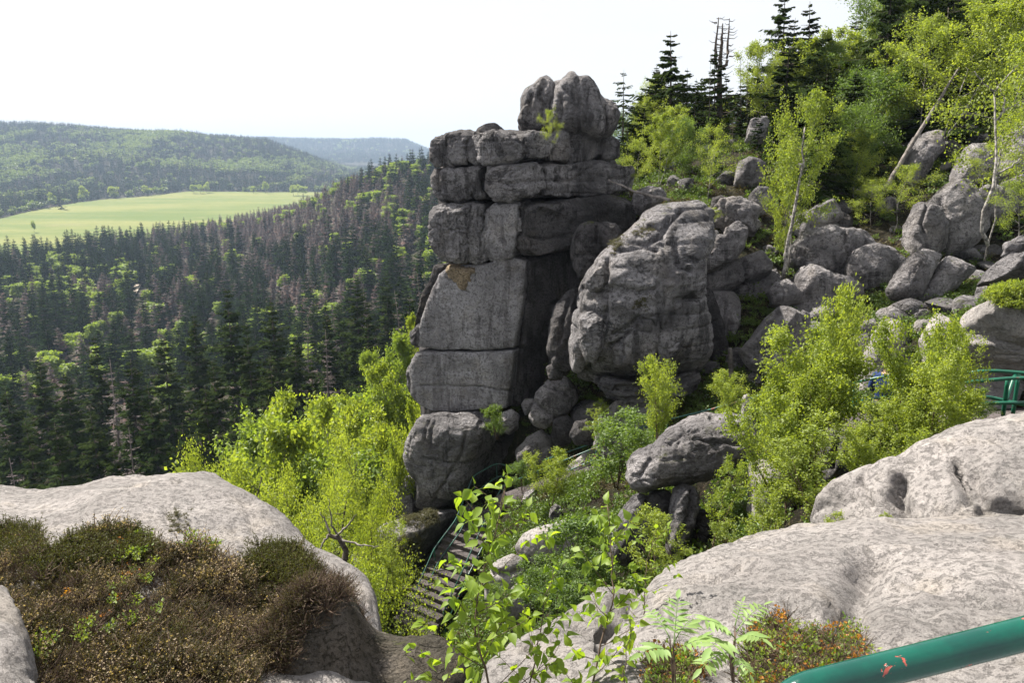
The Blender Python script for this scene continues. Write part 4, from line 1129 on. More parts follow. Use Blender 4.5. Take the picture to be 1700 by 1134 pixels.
# big ribbed outcrop by the railing, far right
rib = empty('ribbed_outcrop', at(1700, 660, 14.5), 'large ribbed pale outcrop at the right, above the green railing', 'rock outcrop')
RB = dict(parent=rib, p=3.0, rough=0.035, veins=0.06, smooth=4)
rock('rock_layer', [(1622, 530), (1632, 500), (1660, 488), (1720, 500), (1800, 510), (1800, 620), (1720, 590), (1670, 572), (1640, 552)], 14.2, 'rock_near', n=44, T=0.7, Tb=1.5, seed=51, key='rib', **RB)
rock('rock_layer', [(1600, 560), (1612, 535), (1630, 535), (1660, 565), (1700, 590), (1800, 620), (1800, 650), (1720, 625), (1670, 608), (1630, 590), (1602, 580)], 14.4, 'rock_near', n=40, T=0.5, Tb=1.5, seed=52, strata=0.06, strata_s=0.25, **RB)
rock('rock_layer', [(1592, 620), (1597, 580), (1620, 585), (1670, 608), (1720, 625), (1800, 655), (1800, 760), (1650, 740), (1600, 700)], 14.9, 'rock_near', n=40, T=0.4, Tb=1.5, seed=53, **RB)

# ------------------------------------------------------------------ foreground rocks
M['rock_umber'] = rock_mat('brown sandstone with painted shade', (0.125, 0.11, 0.095), (0.065, 0.058, 0.046), (0.022, 0.022, 0.014), k=3.2, stain=0.6, moss=0.3, streak=0.2, bump=0.5)  # shade of the dome's right flank painted into the brown
rock('foreground_rock', [(1335, 900, 6.4), (1345, 850, 6.6), (1372, 848, 6.6), (1420, 838, 6.6), (1480, 806, 6.7), (1540, 780, 6.8), (1600, 762, 6.9), (1680, 744, 7.0), (1760, 732, 7.0), (1950, 730, 6.5), (2050, 900, 5.0), (1900, 1000, 4.8), (1600, 980, 5.2), (1420, 970, 5.8)], 6, 'rock_near',
     label='big pale bulging rock at the right behind the foreground slab', n=110, T=0.70, Tb=1.4, p=2.4, rough=0.035, seed=61, veins=0.045, cuts=3, cutd=0.93, key='F1',
     cracks=[([(1493, 795), (1488, 830), (1492, 865), (1490, 890)], 0.07, 0.20), ([(1583, 765), (1590, 790), (1600, 810), (1603, 830)], 0.03, 0.12), ([(1612, 790), (1618, 820), (1640, 845), (1690, 850)], 0.06, 0.10), ([(1572, 700), (1595, 705), (1612, 700)], 0.03, 0.08), ([(1430, 800), (1440, 820), (1446, 840)], 0.02, 0.06), ([(1350, 850), (1390, 845), (1420, 835)], 0.02, 0.04), ([(1490, 745), (1520, 780), (1500, 810)], 0.08, 0.05)])
rock('foreground_slab', [(1000, 1110, 3.3), (1040, 1040, 4.0), (1090, 985, 4.6), (1130, 952, 5.0), (1200, 932, 5.3), (1300, 910, 5.5), (1400, 898, 5.6), (1520, 890, 5.6), (1750, 886, 5.4), (2050, 900, 5.0), (2500, 1300, 2.2), (1900, 1900, 1.3), (1000, 1900, 1.2), (850, 1400, 1.9)], 3, 'rock_near',
     label='wide pale sandstone slab sloping across the lower right foreground', n=130, T=0.34, Tb=1.6, p=2.6, rough=0.022, seed=62, veins=0.03, cuts=2, cutd=0.95, key='F2', smooth=5, fine=1.3, lumps=0.03, weather=1.3,
     cracks=[([(1445, 925), (1428, 985), (1398, 1035), (1350, 1070)], 0.10, 0.15), ([(1330, 1000), (1380, 1030)], 0.10, 0.06), ([(1230, 940), (1200, 957), (1170, 962), (1195, 968)], 0.03, 0.05), ([(1430, 1055), (1470, 1070), (1450, 1100)], 0.09, 0.09), ([(1560, 905), (1640, 915), (1700, 905)], 0.03, 0.03), ([(1620, 1000), (1660, 1010), (1700, 995)], 0.10, 0.06), ([(1110, 1010), (1180, 1000), (1240, 1010)], 0.05, 0.03), ([(1500, 960), (1540, 985)], 0.05, 0.03)])
rock('foreground_rock', [(790, 1240, 3.0), (815, 1160, 3.6), (850, 1125, 3.9), (900, 1100, 4.2), (960, 1078, 4.4), (1005, 1045, 4.7), (1035, 1020, 4.8), (1070, 1025, 4.7), (1090, 1060, 4.4), (1070, 1130, 3.8), (1020, 1250, 2.8)], 4, 'rock_near',
     label='pale rock below the leafy saplings, bottom centre', n=60, T=0.35, Tb=1.2, p=2.8, rough=0.04, seed=63, veins=0.03, key='F3',
     cracks=[([(950, 1035), (985, 1060), (1040, 1065)], 0.03, 0.06), ([(870, 1075), (920, 1110), (960, 1140)], 0.03, 0.05)])
# left foreground: long dome and its lower shoulder
rock('foreground_dome', [(-700, 920, 5.0), (-300, 850, 6.5), (0, 837, 7.2), (60, 844, 7.2), (130, 838, 7.2), (200, 825, 7.2), (260, 821, 7.1), (300, 814, 7.0), (345, 817, 6.9), (385, 828, 6.7), (425, 858, 6.4), (470, 902, 6.0), (520, 945, 5.7), (570, 975, 5.4), (605, 1000, 5.2), (625, 1025, 5.0), (640, 1150, 4.2), (600, 1500, 2.6), (0, 1900, 1.7), (-900, 1500, 2.0)], 5, 'rock_near',
     label='pale weathered rock dome at the lower left, topped with heather', n=120, T=0.40, Tb=2.0, p=3.0, rough=0.026, seed=71, veins=0.05, cuts=2, cutd=0.95, lumps=0.02, fine=1.3, weather=1.2, key='LF', smooth=4,
     cracks=[([(185, 812), (230, 808), (260, 806), (300, 800)], 0.03, 0.05), ([(190, 828), (215, 815)], 0.02, 0.04), ([(275, 845), (285, 870), (300, 885)], 0.03, 0.04)])
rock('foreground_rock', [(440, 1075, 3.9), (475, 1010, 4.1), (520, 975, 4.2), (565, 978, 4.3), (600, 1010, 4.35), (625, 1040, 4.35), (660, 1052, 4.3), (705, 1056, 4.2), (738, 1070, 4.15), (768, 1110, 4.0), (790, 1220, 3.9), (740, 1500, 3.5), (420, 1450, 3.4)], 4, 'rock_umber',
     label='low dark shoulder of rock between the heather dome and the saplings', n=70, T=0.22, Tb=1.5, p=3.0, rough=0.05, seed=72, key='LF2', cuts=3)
rock('foreground_rock', [(-160, 1020, 3.6), (-40, 990, 3.8), (10, 1002, 3.8), (30, 1030, 3.7), (42, 1070, 3.5), (60, 1110, 3.3), (40, 1300, 2.5), (-200, 1300, 2.5)], 3, 'rock_near',
     label='grey stone poking out of the heather at the bottom left corner', lumps=0.0, n=40, T=0.25, Tb=0.8, seed=73, key='LF3')
rock('foreground_rock', [(-60, 1160, 3.0), (0, 1130, 3.2), (25, 1122, 3.2), (60, 1150, 3.0), (60, 1250, 2.7), (-60, 1250, 2.7)], 3, 'rock_near',
     label='pale stone tip at the very bottom left edge', n=24, T=0.12, Tb=0.4, seed=74)
rock('foreground_rock', [(-300, 830, 8.0), (-60, 815, 8.2), (0, 814, 8.2), (40, 813, 8.2), (52, 820, 8.1), (40, 840, 7.9), (-100, 860, 7.6)], 8, 'rock_near',
     label='thin pale rock lip behind the heather dome at the left edge', n=30, T=0.10, Tb=0.5, seed=75)

# ------------------------------------------------------------------ the ground and the meadow
GFIT.extend(GFIT_NEW)
def sheet(name, Arow, Ygrid, mat, lift=0.0):
    X = Arow * Ygrid
    Z = ground(X.ravel(), Ygrid.ravel()) + lift
    V = np.stack([X.ravel(), Ygrid.ravel(), Z], -1)
    r, c = Ygrid.shape
    idx = np.arange(r * c).reshape(r, c)
    Q = np.stack([idx[:-1, :-1], idx[:-1, 1:], idx[1:, 1:], idx[1:, :-1]], -1).reshape(-1, 4)
    return link(name, mk_mesh(name, V, [Q], mat))

ys = np.exp(np.linspace(math.log(0.5), math.log(9500), 320))
aa = np.tan(np.linspace(-1.0, 1.0, 260))
o = sheet('terrain', *np.meshgrid(aa, ys), M['terrain']); tag(o, kind='structure')
a_m = np.linspace(-1.5, -0.191, 160)
yn, yf = np.interp(a_m, MEADOW_A, MEADOW_N), np.interp(a_m, MEADOW_A, MEADOW_F)
yn = yn + 14 * pn(np.stack([a_m * 30, a_m * 0, a_m * 0], -1), 4); yf = yf + 14 * pn(np.stack([a_m * 24, a_m * 0, a_m * 0], -1), 6)
ff = np.linspace(0, 1, 60)[:, None]
Ym = yn[None] * (1 - ff) + yf[None] * ff
o = sheet('meadow', np.broadcast_to(a_m, Ym.shape), Ym, M['meadow'], 0.7); tag(o, kind='structure')


# a sandy forest track showing in a gap between the trees
tp = [(232, 468), (222, 484), (214, 498), (206, 512)]
TR = []
for q in tp:
    lo, hi = 100.0, 700.0
    for _ in range(40):
        mid = (lo + hi) / 2; p = at(q[0], q[1], mid)
        if p[2] > gz(p[0], mid): lo = mid
        else: hi = mid
    TR.append(at(q[0], q[1], lo))
TR = np.array(TR)
M['sand'] = plain_mat('pale sandy track', (0.42, 0.36, 0.31), (0.30, 0.25, 0.2), 0.3, 0.95, 0.1)
k_ = np.linspace(0, len(TR) - 1, 24); C_ = np.stack([np.interp(k_, np.arange(len(TR)), TR[:, c]) for c in range(3)], -1)
L_ = C_ + (2.6, 0, 0); R_ = C_ - (2.6, 0, 0)
V = np.concatenate([L_, R_]); V[:, 2] = ground(V[:, 0], V[:, 1]) + 0.9
i_ = np.arange(23)
tag(link('forest_track', mk_mesh('forest_track', V, [np.stack([i_, i_ + 1, i_ + 25, i_ + 24], -1)], M['sand'])), kind='structure')

# ------------------------------------------------------------------ vegetation: prototypes (wood mesh, leaf mesh, height)
PR = {}
def proto(key, wm, lm, h): PR[key] = (wm, lm, h)

def plant(name, key, px, pt, D, pb=None, pxb=None, wide=1.0, rot=0.0, label=None, cat='tree', group=None, parts=('trunk', 'crown'), sink=0.0, lean=(0, 0), over=None):
    """stand prototype `key` with its top seen at (px, pt) and its foot on the ground or at pixel (pxb, pb)"""
    wm, lm, h0 = PR[key]
    top = at(px, pt, D)
    if pb is not None:
        foot = at(px if pxb is None else pxb, pb, D)
    else:
        foot = np.array((top[0], D, gz(top[0], D) - 0.05))
    foot[2] -= sink
    d = top - foot
    h = np.linalg.norm(d)
    s = h / h0
    e = empty(name, foot, label, cat, group)
    e.scale = (s * wide, s * wide, s)
    q = Vector((0, 0, 1)).rotation_difference(Vector(d / h))
    e.rotation_euler = (q.to_matrix() @ Matrix.Rotation(rot, 3, 'Z')).to_euler()
    if wm: link(parts[0], wm, e)
    if lm: link(parts[1], lm, e)
    return e

# birches and bushes of the near slope
proto('bush_a', *broadleaf(1, 2.3, 0.85, 4, 34, 6, 15000, 0.052, 0.10, 0.9, stem_r=0.018, bark='twig', clump=0.16, mat='birch'), 2.3)
proto('bush_b', *broadleaf(2, 2.3, 0.75, 3, 30, 6, 8500, 0.054, 0.10, 1.0, stem_r=0.018, bark='twig', clump=0.15, mat='birch'), 2.3)
proto('bush_c', *broadleaf(3, 1.7, 0.6, 4, 24, 5, 5500, 0.050, 0.08, 0.7, stem_r=0.014, bark='twig', clump=0.16, mat='birch_deep'), 1.7)
proto('bush_d', *broadleaf(4, 1.8, 0.50, 2, 20, 4, 2600, 0.040, 0.08, 1.2, stem_r=0.012, bark='twig', clump=0.12, mat='birch', curl=0.14), 1.8)
proto('tree_a', *broadleaf(5, 6.0, 2.0, 1, 26, 6, 10000, 0.085, 0.28, 0.6, stem_r=0.024, clump=0.09, mat='birch'), 6.0)
proto('tree_b', *broadleaf(6, 6.0, 1.7, 2, 28, 6, 10500, 0.092, 0.2, 0.7, stem_r=0.024, clump=0.09, mat='birch'), 6.0)
proto('tree_c', *broadleaf(7, 6.0, 2.2, 1, 24, 7, 12000, 0.10, 0.25, 0.45, stem_r=0.07, clump=0.15, mat='birch_deep', bark='bark'), 6.0)
proto('tree_d', *broadleaf(8, 5.5, 1.8, 1, 18, 6, 4600, 0.08, 0.35, 0.5, stem_r=0.028, clump=0.12, mat='birch', curl=0.16), 5.5)
proto('valley_a', *broadleaf(9, 16, 3.6, 1, 34, 7, 15000, 0.20, 0.25, 0.7, stem_r=0.16, clump=0.11, mat='beech'), 16)
proto('valley_b', *broadleaf(10, 16, 3.2, 2, 36, 7, 15000, 0.20, 0.2, 0.9, stem_r=0.15, clump=0.12, mat='birch'), 16)
proto('gnarled', *broadleaf(12, 9.0, 2.3, 3, 46, 9, 40000, 0.055, 0.28, 0.3, stem_r=0.10, clump=0.13, mat='birch', bark='bark', curl=0.22, spread=0.9), 9.0)
# conifers of the near slope
proto('spruce_a', *spruce(1, 8, 2.2, 40, 7, 18, 0.9, 0.12, 0.06, 0.06, 0.13, sub=4, gap=0.12, irr=0.4, droop=0.3), 8)
proto('spruce_b', *spruce(2, 8, 1.6, 36, 6, 15, 0.7, 0.11, 0.22, 0.12, 0.10, sub=4, gap=0.2, irr=0.45), 8)
proto('spruce_c', *spruce(3, 8, 3.0, 26, 6, 22, 1.1, 0.14, 0.06, 0.30, 0.18, sub=4, gap=0.25, droop=0.15, irr=0.5), 8)
proto('sapling_spruce', *spruce(4, 3, 1.1, 13, 5, 8, 0.45, 0.10, 0.0, 0.08, 0.05, sub=2, gap=0.2), 3)
proto('spruce_d', *spruce(6, 8, 2.0, 42, 7, 16, 0.8, 0.12, 0.22, 0.08, 0.11, sub=4, gap=0.25, irr=0.6, droop=0.25), 8)
proto('spruce_e', *spruce(9, 8, 2.3, 26, 6, 20, 0.9, 0.13, 0.10, 0.12, 0.13, sub=4, gap=0.30, irr=0.55, droop=0.35), 8)
proto('bare_spruce', *spruce(5, 8, 1.5, 26, 5, 8, 0.7, 0.10, 1.0, 0.15, 0.10, gap=0.3), 8)
# spruces of the valley, near enough to show trunk and crown
for i in range(4):
    proto('vspruce%d' % i, *spruce(20 + i, 22, 3.9 + 0.35 * i, 46, 7, 16, 1.5, 0.34, 0.03 + 0.03 * i, 0.06, 0.24, sub=2, gap=0.05, droop=0.5, irr=0.3), 22)
for i in range(2):
    proto('vdead%d' % i, *spruce(30 + i, 20, 2.2, 30, 6, 10, 1.2, 0.5, 1.0, 0.12, 0.22, gap=0.2, bark='dead'), 20)

BIRCH_G, BUSH_G = 'birches of the rocky slope', 'birch bushes of the gully'
P_ = plant
B = lambda *a, **k: P_('birch_bush', *a, cat='bush', group=BUSH_G, parts=('stems', 'foliage'), **k)
# the bright bushes that stand in the gully
B('bush_a', 1345, 535, 10.4, 770, 1340, wide=0.95, label='largest bright birch bush, filling the gully left of the hiker')
B('bush_b', 1432, 462, 10.8, 740, 1352, wide=0.5, rot=1.0, label='pointed birch plume rising highest behind the large bright bush')
B('bush_a', 1318, 600, 10.0, 800, 1318, wide=0.75, rot=2.0, label='leafy left flank bush of the large bright birch thicket')
B('bush_b', 1290, 650, 8.6, 860, 1300, wide=0.9, rot=0.4, label='lower bright bush hanging over the tall pale slab')
B('bush_b', 1510, 505, 9.6, 770, 1520, wide=0.62, rot=2.1, label='slim yellow green birch bush right of the hiker')
B('bush_a', 1560, 590, 9.0, 780, 1545, wide=0.9, rot=0.9, label='dense yellow green birch bush in front of the railing')
B('bush_b', 1592, 530, 10.0, 730, 1585, wide=0.6, rot=0.2, label='narrow birch sprig bush beside the ribbed outcrop')
B('bush_c', 1625, 640, 10.4, 700, 1620, wide=1.3, rot=0.5, label='deep green bush growing through the green railing')
B('bush_b', 1460, 690, 8.2, 840, 1440, wide=1.0, rot=2.6, label='yellow green bush on the flank of the big bulging rock')
B('bush_a', 1478, 652, 9.4, 800, 1470, wide=1.1, rot=0.7, label='bright bush directly below the hiker, hiding the legs')
B('bush_d', 1370, 730, 7.4, 870, 1360, wide=1.6, rot=2.2, label='pale leafy sprouts at the left foot of the bulging rock')
B('bush_b', 1100, 585, 13.0, 735, 1092, wide=0.75, rot=1.2, label='flame shaped birch bush before the great rounded boulder')
B('bush_c', 1030, 672, 14.6, 800, 1025, wide=1.3, rot=1.4, label='deep green bush leaning over the path railing')
B('bush_c', 1060, 690, 13.5, 790, 1062, wide=1.1, rot=2.4, label='green bush between railing and overhanging boulder')
B('bush_b', 1212, 612, 13.8, 705, 1212, wide=1.0, rot=0.9, label='bright bush behind the overhanging boulder, below the bare pole')
B('bush_b', 920, 745, 16.4, 835, 915, wide=1.1, rot=0.3, label='small bright bush leaning out from the path beside the stairs')
B('bush_c', 868, 758, 18.4, 815, 868, wide=1.0, rot=0.8, label='little dark green bush at the bend of the railing')
B('bush_c', 975, 845, 9.4, 985, 975, wide=1.25, rot=0.1, label='rounded green bush below the split rock')
B('bush_d', 1192, 752, 7.8, 905, 1180, wide=0.9, rot=0.6, label='airy birch sapling in front of the overhanging boulder')
B('bush_d', 1085, 850, 6.9, 985, 1085, wide=1.3, rot=1.5, label='loose yellow green bush under the split rock')
B('bush_d', 1140, 850, 6.7, 965, 1135, wide=1.3, rot=2.5, label='loose bush above the upper rim of the foreground slab')
B('bush_d', 1235, 860, 7.2, 935, 1228, wide=1.5, rot=3.0, label='thin bush between the prop stone and the foreground slab')
B('bush_d', 1310, 800, 7.4, 920, 1300, wide=1.2, rot=3.6, label='thin sprouting bush at the corner of the bulging rock')
B('bush_d', 1255, 815, 7.0, 930, 1262, wide=1.3, rot=0.9, label='yellow sprouting bush before the tall pale slab')
B('bush_d', 1400, 830, 6.2, 915, 1395, wide=1.3, rot=4.0, label='sparse leafy sprouts in the nook of the bulging rock')
B('bush_d', 1450, 840, 5.7, 890, 1455, wide=1.6, rot=5.0, label='low sprouts under the deep crack of the bulging rock')
B('bush_d', 1365, 650, 8.6, 800, 1355, wide=1.5, rot=4.4, label='pale leaved bush around the upright grey stone')
B('bush_d', 975, 655, 20.2, 725, 985, wide=1.3, rot=5.4, label='wispy bush in the dark hollow under the great boulder')
B('bush_c', 820, 668, 21.4, 725, 825, wide=0.9, rot=0.4, label='scrubby bush at the foot of the smooth face')
B('bush_d', 640, 860, 13.5, 965, 640, wide=1.0, rot=1.1, label='thin leafy twigs in front of the tower foot')
B('bush_d', 662, 910, 13.4, 985, 655, wide=0.9, rot=2.2, label='small leafy twigs low on the tower foot')
B('bush_c', 890, 925, 9.0, 1010, 890, wide=1.4, rot=2.9, label='green bush between the pale boulder and the saplings')
B('bush_c', 940, 950, 7.6, 1040, 935, wide=1.5, rot=4.2, label='green bush behind the leafy saplings')
B('bush_c', 830, 970, 9.8, 1030, 835, wide=1.1, rot=5.2, label='low green bush beside the bottom of the stairs')

T_ = lambda *a, **k: P_('birch_tree', *a, cat='tree', group=BIRCH_G, **k)
T_('tree_d', 918, 183, 22.9, 262, 914, wide=0.75, label='tiny birch rooted in the ledge below the summit boulder')
T_('tree_a', 1345, 160, 24.0, 450, 1308, wide=0.72, label='bright white stemmed birch before the stacked boulders')
T_('tree_b', 1290, 225, 25.0, 460, 1300, wide=0.6, rot=1, label='slender birch close left of the bright white stemmed birch')
T_('tree_b', 1075, 175, 31.0, 312, 1092, wide=1.15, rot=0.5, label='round crowned birch between summit boulder and dark spruce')
T_('tree_d', 1050, 232, 30.0, 330, 1062, wide=1.0, rot=2.5, label='sparse little birch behind the right end of the tower')
T_('tree_d', 1190, 212, 29.0, 345, 1172, wide=1.0, rot=1.5, label='pale thin birch in front of the dark spruces')
T_('tree_c', 1160, 195, 33.0, 330, 1160, wide=0.9, rot=2.2, label='olive tree in front of the tallest dark spruce')
T_('tree_b', 1310, 40, 42.0, 250, 1310, wide=1.25, rot=0.3, label='large bright birch on the skyline right of the dead spires')
T_('tree_a', 1262, 75, 41.0, 240, 1270, wide=1.0, rot=3.3, label='bright birch on the skyline next to the dead spires')
T_('tree_b', 1395, 45, 44.0, 220, 1395, wide=1.0, rot=5.3, label='yellow green birch glowing on the skyline by the big pine like spruce')
T_('tree_c', 1440, 118, 33.0, 330, 1450, wide=1.0, rot=0.8, label='dense green birch below the big layered spruce')
T_('tree_c', 1390, 180, 31.0, 360, 1385, wide=0.9, rot=4.8, label='shaded green birch in the thicket middle')
T_('tree_a', 1420, 220, 30.0, 370, 1415, wide=1.0, rot=5.8, label='lower bright birch in the thicket above the ridged boulder')
T_('tree_b', 1600, -20, 31.0, 235, 1560, wide=1.25, rot=0.2, label='wide bright birch crown over the leaning dead trunk')
T_('tree_a', 1560, 30, 33.0, 245, 1530, wide=1.1, rot=1.6, label='bright birch behind the top of the leaning dead trunk')
T_('tree_b', 1520, 60, 35.0, 250, 1515, wide=1.0, rot=3.8, label='birch between the layered spruce and the leaning dead trunk')
T_('tree_a', 1690, -60, 31.0, 205, 1690, wide=1.2, rot=4.6, label='bright birch filling the upper right corner')
T_('tree_d', 1665, 60, 23.0, 425, 1640, wide=0.9, rot=2.9, label='crooked white stemmed birch on the right before the rocks')
T_('tree_d', 1715, 130, 22.0, 400, 1712, wide=1.0, rot=0.9, label='birch at the right edge above the bilberry cushion')
T_('tree_d', 1640, 240, 26.0, 330, 1625, wide=1.6, rot=1.9, label='low spreading birch foliage over the low rounded boulder')
T_('tree_d', 1490, 275, 27.0, 390, 1485, wide=1.3, rot=2.8, label='small yellow leaved birch left of the peaked boulder')
T_('tree_d', 1440, 300, 28.0, 400, 1445, wide=1.3, rot=3.7, label='small birch sprouting above the twin humped boulder')
T_('tree_d', 1180, 345, 23.6, 390, 1176, wide=1.6, rot=4.7, label='yellow green tuft of birch on the shoulder of the great boulder')
T_('tree_d', 1045, 275, 25.6, 325, 1045, wide=1.5, rot=5.6, label='green birch tuft at the right end of the tower courses')
T_('tree_d', 1700, 300, 18.5, 430, 1690, wide=1.1, rot=0.3, label='thin birch twigs over the whitish rock shelf')

S = lambda *a, **k: P_('spruce_tree', *a, cat='tree', group='spruces of the rocky slope', **k)
S('sapling_spruce', 1036, 113, 36.0, 215, 1034, label='small lone spruce on the skyline beside the summit boulder')
S('spruce_e', 1118, 50, 38.0, 285, 1112, wide=1.1, label='tall dark spruce with a thin broken top on the skyline')
S('spruce_d', 1185, 80, 39.0, 275, 1185, wide=0.9, rot=2, label='dark spruce below the three dead spires')
S('spruce_b', 1150, 130, 36.0, 300, 1148, wide=1.0, rot=1, label='short dark spruce between the two tall skyline spruces')
S('spruce_b', 1225, 150, 37.0, 290, 1228, wide=1.1, rot=3, label='scraggy spruce in front of the dead spires')
S('spruce_d', 1303, -30, 43.0, 200, 1300, wide=0.9, rot=4, label='thin spruce whose top pierces the upper frame, mid skyline')
S('spruce_e', 1345, 0, 42.0, 220, 1345, wide=1.0, rot=5, label='narrow spruce rising among the bright skyline birches')
S('spruce_a', 1290, 170, 33.0, 330, 1290, wide=0.9, rot=2.7, label='olive green spruce behind the white stemmed birch')
S('spruce_c', 1482, -70, 36.0, 175, 1468, wide=0.75, label='big layered spruce with a bare lower trunk, upper right')
S('spruce_c', 1545, -80, 38.0, 160, 1535, wide=0.7, rot=2, label='dark spruce crown at the upper edge right of the layered spruce')
S('spruce_a', 1395, 105, 37.0, 290, 1390, wide=0.9, rot=1.4, label='dark spruce standing in the thicket left of the layered spruce')
S('spruce_a', 1355, 130, 36.0, 290, 1350, wide=0.8, rot=0.4, label='dark spruce behind the bright white stemmed birch crown')
S('spruce_a', 1450, 110, 39.0, 280, 1445, wide=0.8, rot=0.9, label='dark spruce under the layered spruce boughs')
S('spruce_c', 1670, -60, 36.0, 200, 1665, wide=0.7, rot=1.0, label='dark boughed conifer behind the upper right birches')
S('spruce_b', 1255, 185, 34.0, 310, 1255, wide=1.0, rot=0.8, label='ragged spruce beside the grey rock in the upper woods')
S('spruce_a', 1080, 190, 36.0, 320, 1085, wide=1.0, rot=4.9, label='low dark spruce behind the round crowned birch')
S('spruce_a', 1500, 190, 37.0, 300, 1500, wide=0.8, rot=4.9, label='dark low spruce behind the tall slab')
for (key, px, pt, D_, w, lab) in [('spruce_a', 1088, 108, 40, 0.9, 'dark spruce just left of the tall broken topped skyline spruce'), ('spruce_e', 1142, 112, 40, 1.0, 'dark spruce just right of the tall broken topped skyline spruce'), ('spruce_a', 1166, 128, 42, 1.0, 'dark spruce left of the trident shaped dead spruce'),
        ('spruce_e', 1208, 122, 42, 1.1, 'dark spruce crown directly beneath the trident shaped dead spruce'), ('spruce_e', 1250, 105, 43, 1.0, 'dark spruce between the dead spires and the skyline birch'), ('spruce_a', 1065, 150, 39, 0.9, 'dark low spruce right behind the small lone skyline spruce'),
        ('spruce_e', 1322, 28, 45, 0.9, 'dark spruce between the two thin skyline spruces'), ('spruce_a', 1378, 62, 45, 0.9, 'dark spruce left of the glowing skyline birch'), ('spruce_e', 1425, 30, 44, 1.0, 'dark spruce touching the left boughs of the big layered spruce'), ('spruce_e', 1280, 92, 44, 1.1, 'dark spruce in front of the large bright skyline birch')]:
    S(key, px, pt, float(D_), wide=w * 1.15, rot=px * 0.37, label=lab)
for (px, pt, pb, w, lab) in [(1230, 88, 210, 0.5, 'bare dead spire, thickest of the pair right of the forked one'), (1240, 95, 215, 0.4, 'bare dead spire, thinner of the pair right of the forked one'), (1178, 95, 230, 0.7, 'thin dead spruce left of the forked dead spires'), (1218, 200, 300, 1.3, 'grey dead bush like spruce above the grey rock wall')]:
    P_('dead_spruce', 'bare_spruce', px, pt, 37.0 if pb < 290 else 32.0, pb, px, wide=w, rot=px, label=lab, cat='dead tree', parts=('trunk', 'twigs'))

rsf = np.random.RandomState(31)
nfill = 0
for i in range(2600):
    if nfill >= 165: break
    yy = math.sqrt(rsf.uniform(30 ** 2, 75 ** 2)); a_ = rsf.uniform(0.10, 0.78)
    zz = gz(a_ * yy, yy)
    fx, fy, _ = proj(np.array((a_ * yy, yy, zz)))
    if fx < 1035 or fx > 1760 or abs(fx - 1215) < 45 and yy < 55 and nfill % 3: continue
    if yy < 34 and (fx > 1440 or fx < 1120): continue
    hh = rsf.uniform(3.0, 8.0)
    if rsf.uniform() < 0.55:
        want = np.interp(fx, [1000, 1060, 1100, 1150, 1240, 1270, 1330, 1400, 1450, 1520, 1700], [240, 165, 115, 155, 155, 100, 45, 75, 10, -40, -80]) + rsf.uniform(0, 60)
        hh = min(max(2.5, at(fx, want, yy)[2] - zz), 13)
    tx, ty, _ = proj(np.array((a_ * yy, yy, zz + hh)))
    lim = np.interp(tx, [1000, 1060, 1100, 1150, 1240, 1270, 1330, 1400, 1450, 1520, 1700], [235, 160, 110, 150, 150, 95, 40, 70, 5, -45, -90])
    if ty < lim: continue
    nfill += 1
    kd = rsf.uniform()
    if kd < 0.68:
        key = ['spruce_a', 'spruce_e', 'spruce_d', 'spruce_e'][rsf.randint(4)]
        P_('spruce_tree', key, tx, ty, yy, wide=rsf.uniform(0.9, 1.9), rot=rsf.uniform(0, 6), label='dark spruce deep in the thicket of the upper slope', cat='tree', group='spruces filling the upper woods')
    elif kd < 0.78:
        P_('dead_spruce', 'bare_spruce', tx, ty, yy, wide=rsf.uniform(0.8, 1.3), rot=rsf.uniform(0, 6), label='bare dead spruce deep in the thicket of the upper slope', cat='dead tree', group='dead spruces of the upper woods', parts=('trunk', 'twigs'))
    else:
        P_('birch_tree', ['tree_a', 'tree_b', 'tree_c'][rsf.randint(3)], tx, ty, yy, wide=rsf.uniform(0.9, 1.2), rot=rsf.uniform(0, 6), label='spring green birch deep in the thicket of the upper slope', cat='tree', group='birches filling the upper woods')

def stick(name, pts, rads, mat, label, cat, sides=7, parent=None, wob=0.0, seed=0):
    rs = np.random.RandomState(seed)
    P = np.array([at(*p) for p in pts])
    k = max(2, 14 // (len(P) - 1))
    Q_, RR = [], []
    for i in range(len(P) - 1):
        for t in np.arange(k) / k:
            Q_.append(P[i] * (1 - t) + P[i + 1] * t); RR.append(rads[i] * (1 - t) + rads[i + 1] * t)
    Q_.append(P[-1]); RR.append(rads[-1])
    Q_ = np.array(Q_)
    Q_[1:-1] += rs.normal(scale=wob, size=(len(Q_) - 2, 3)) if wob else 0
    mb = MB(); mb.tube(Q_, RR, sides)
    o = mb.build(name, M[mat], parent)
    if parent is None: tag(o, label, cat)
    return o

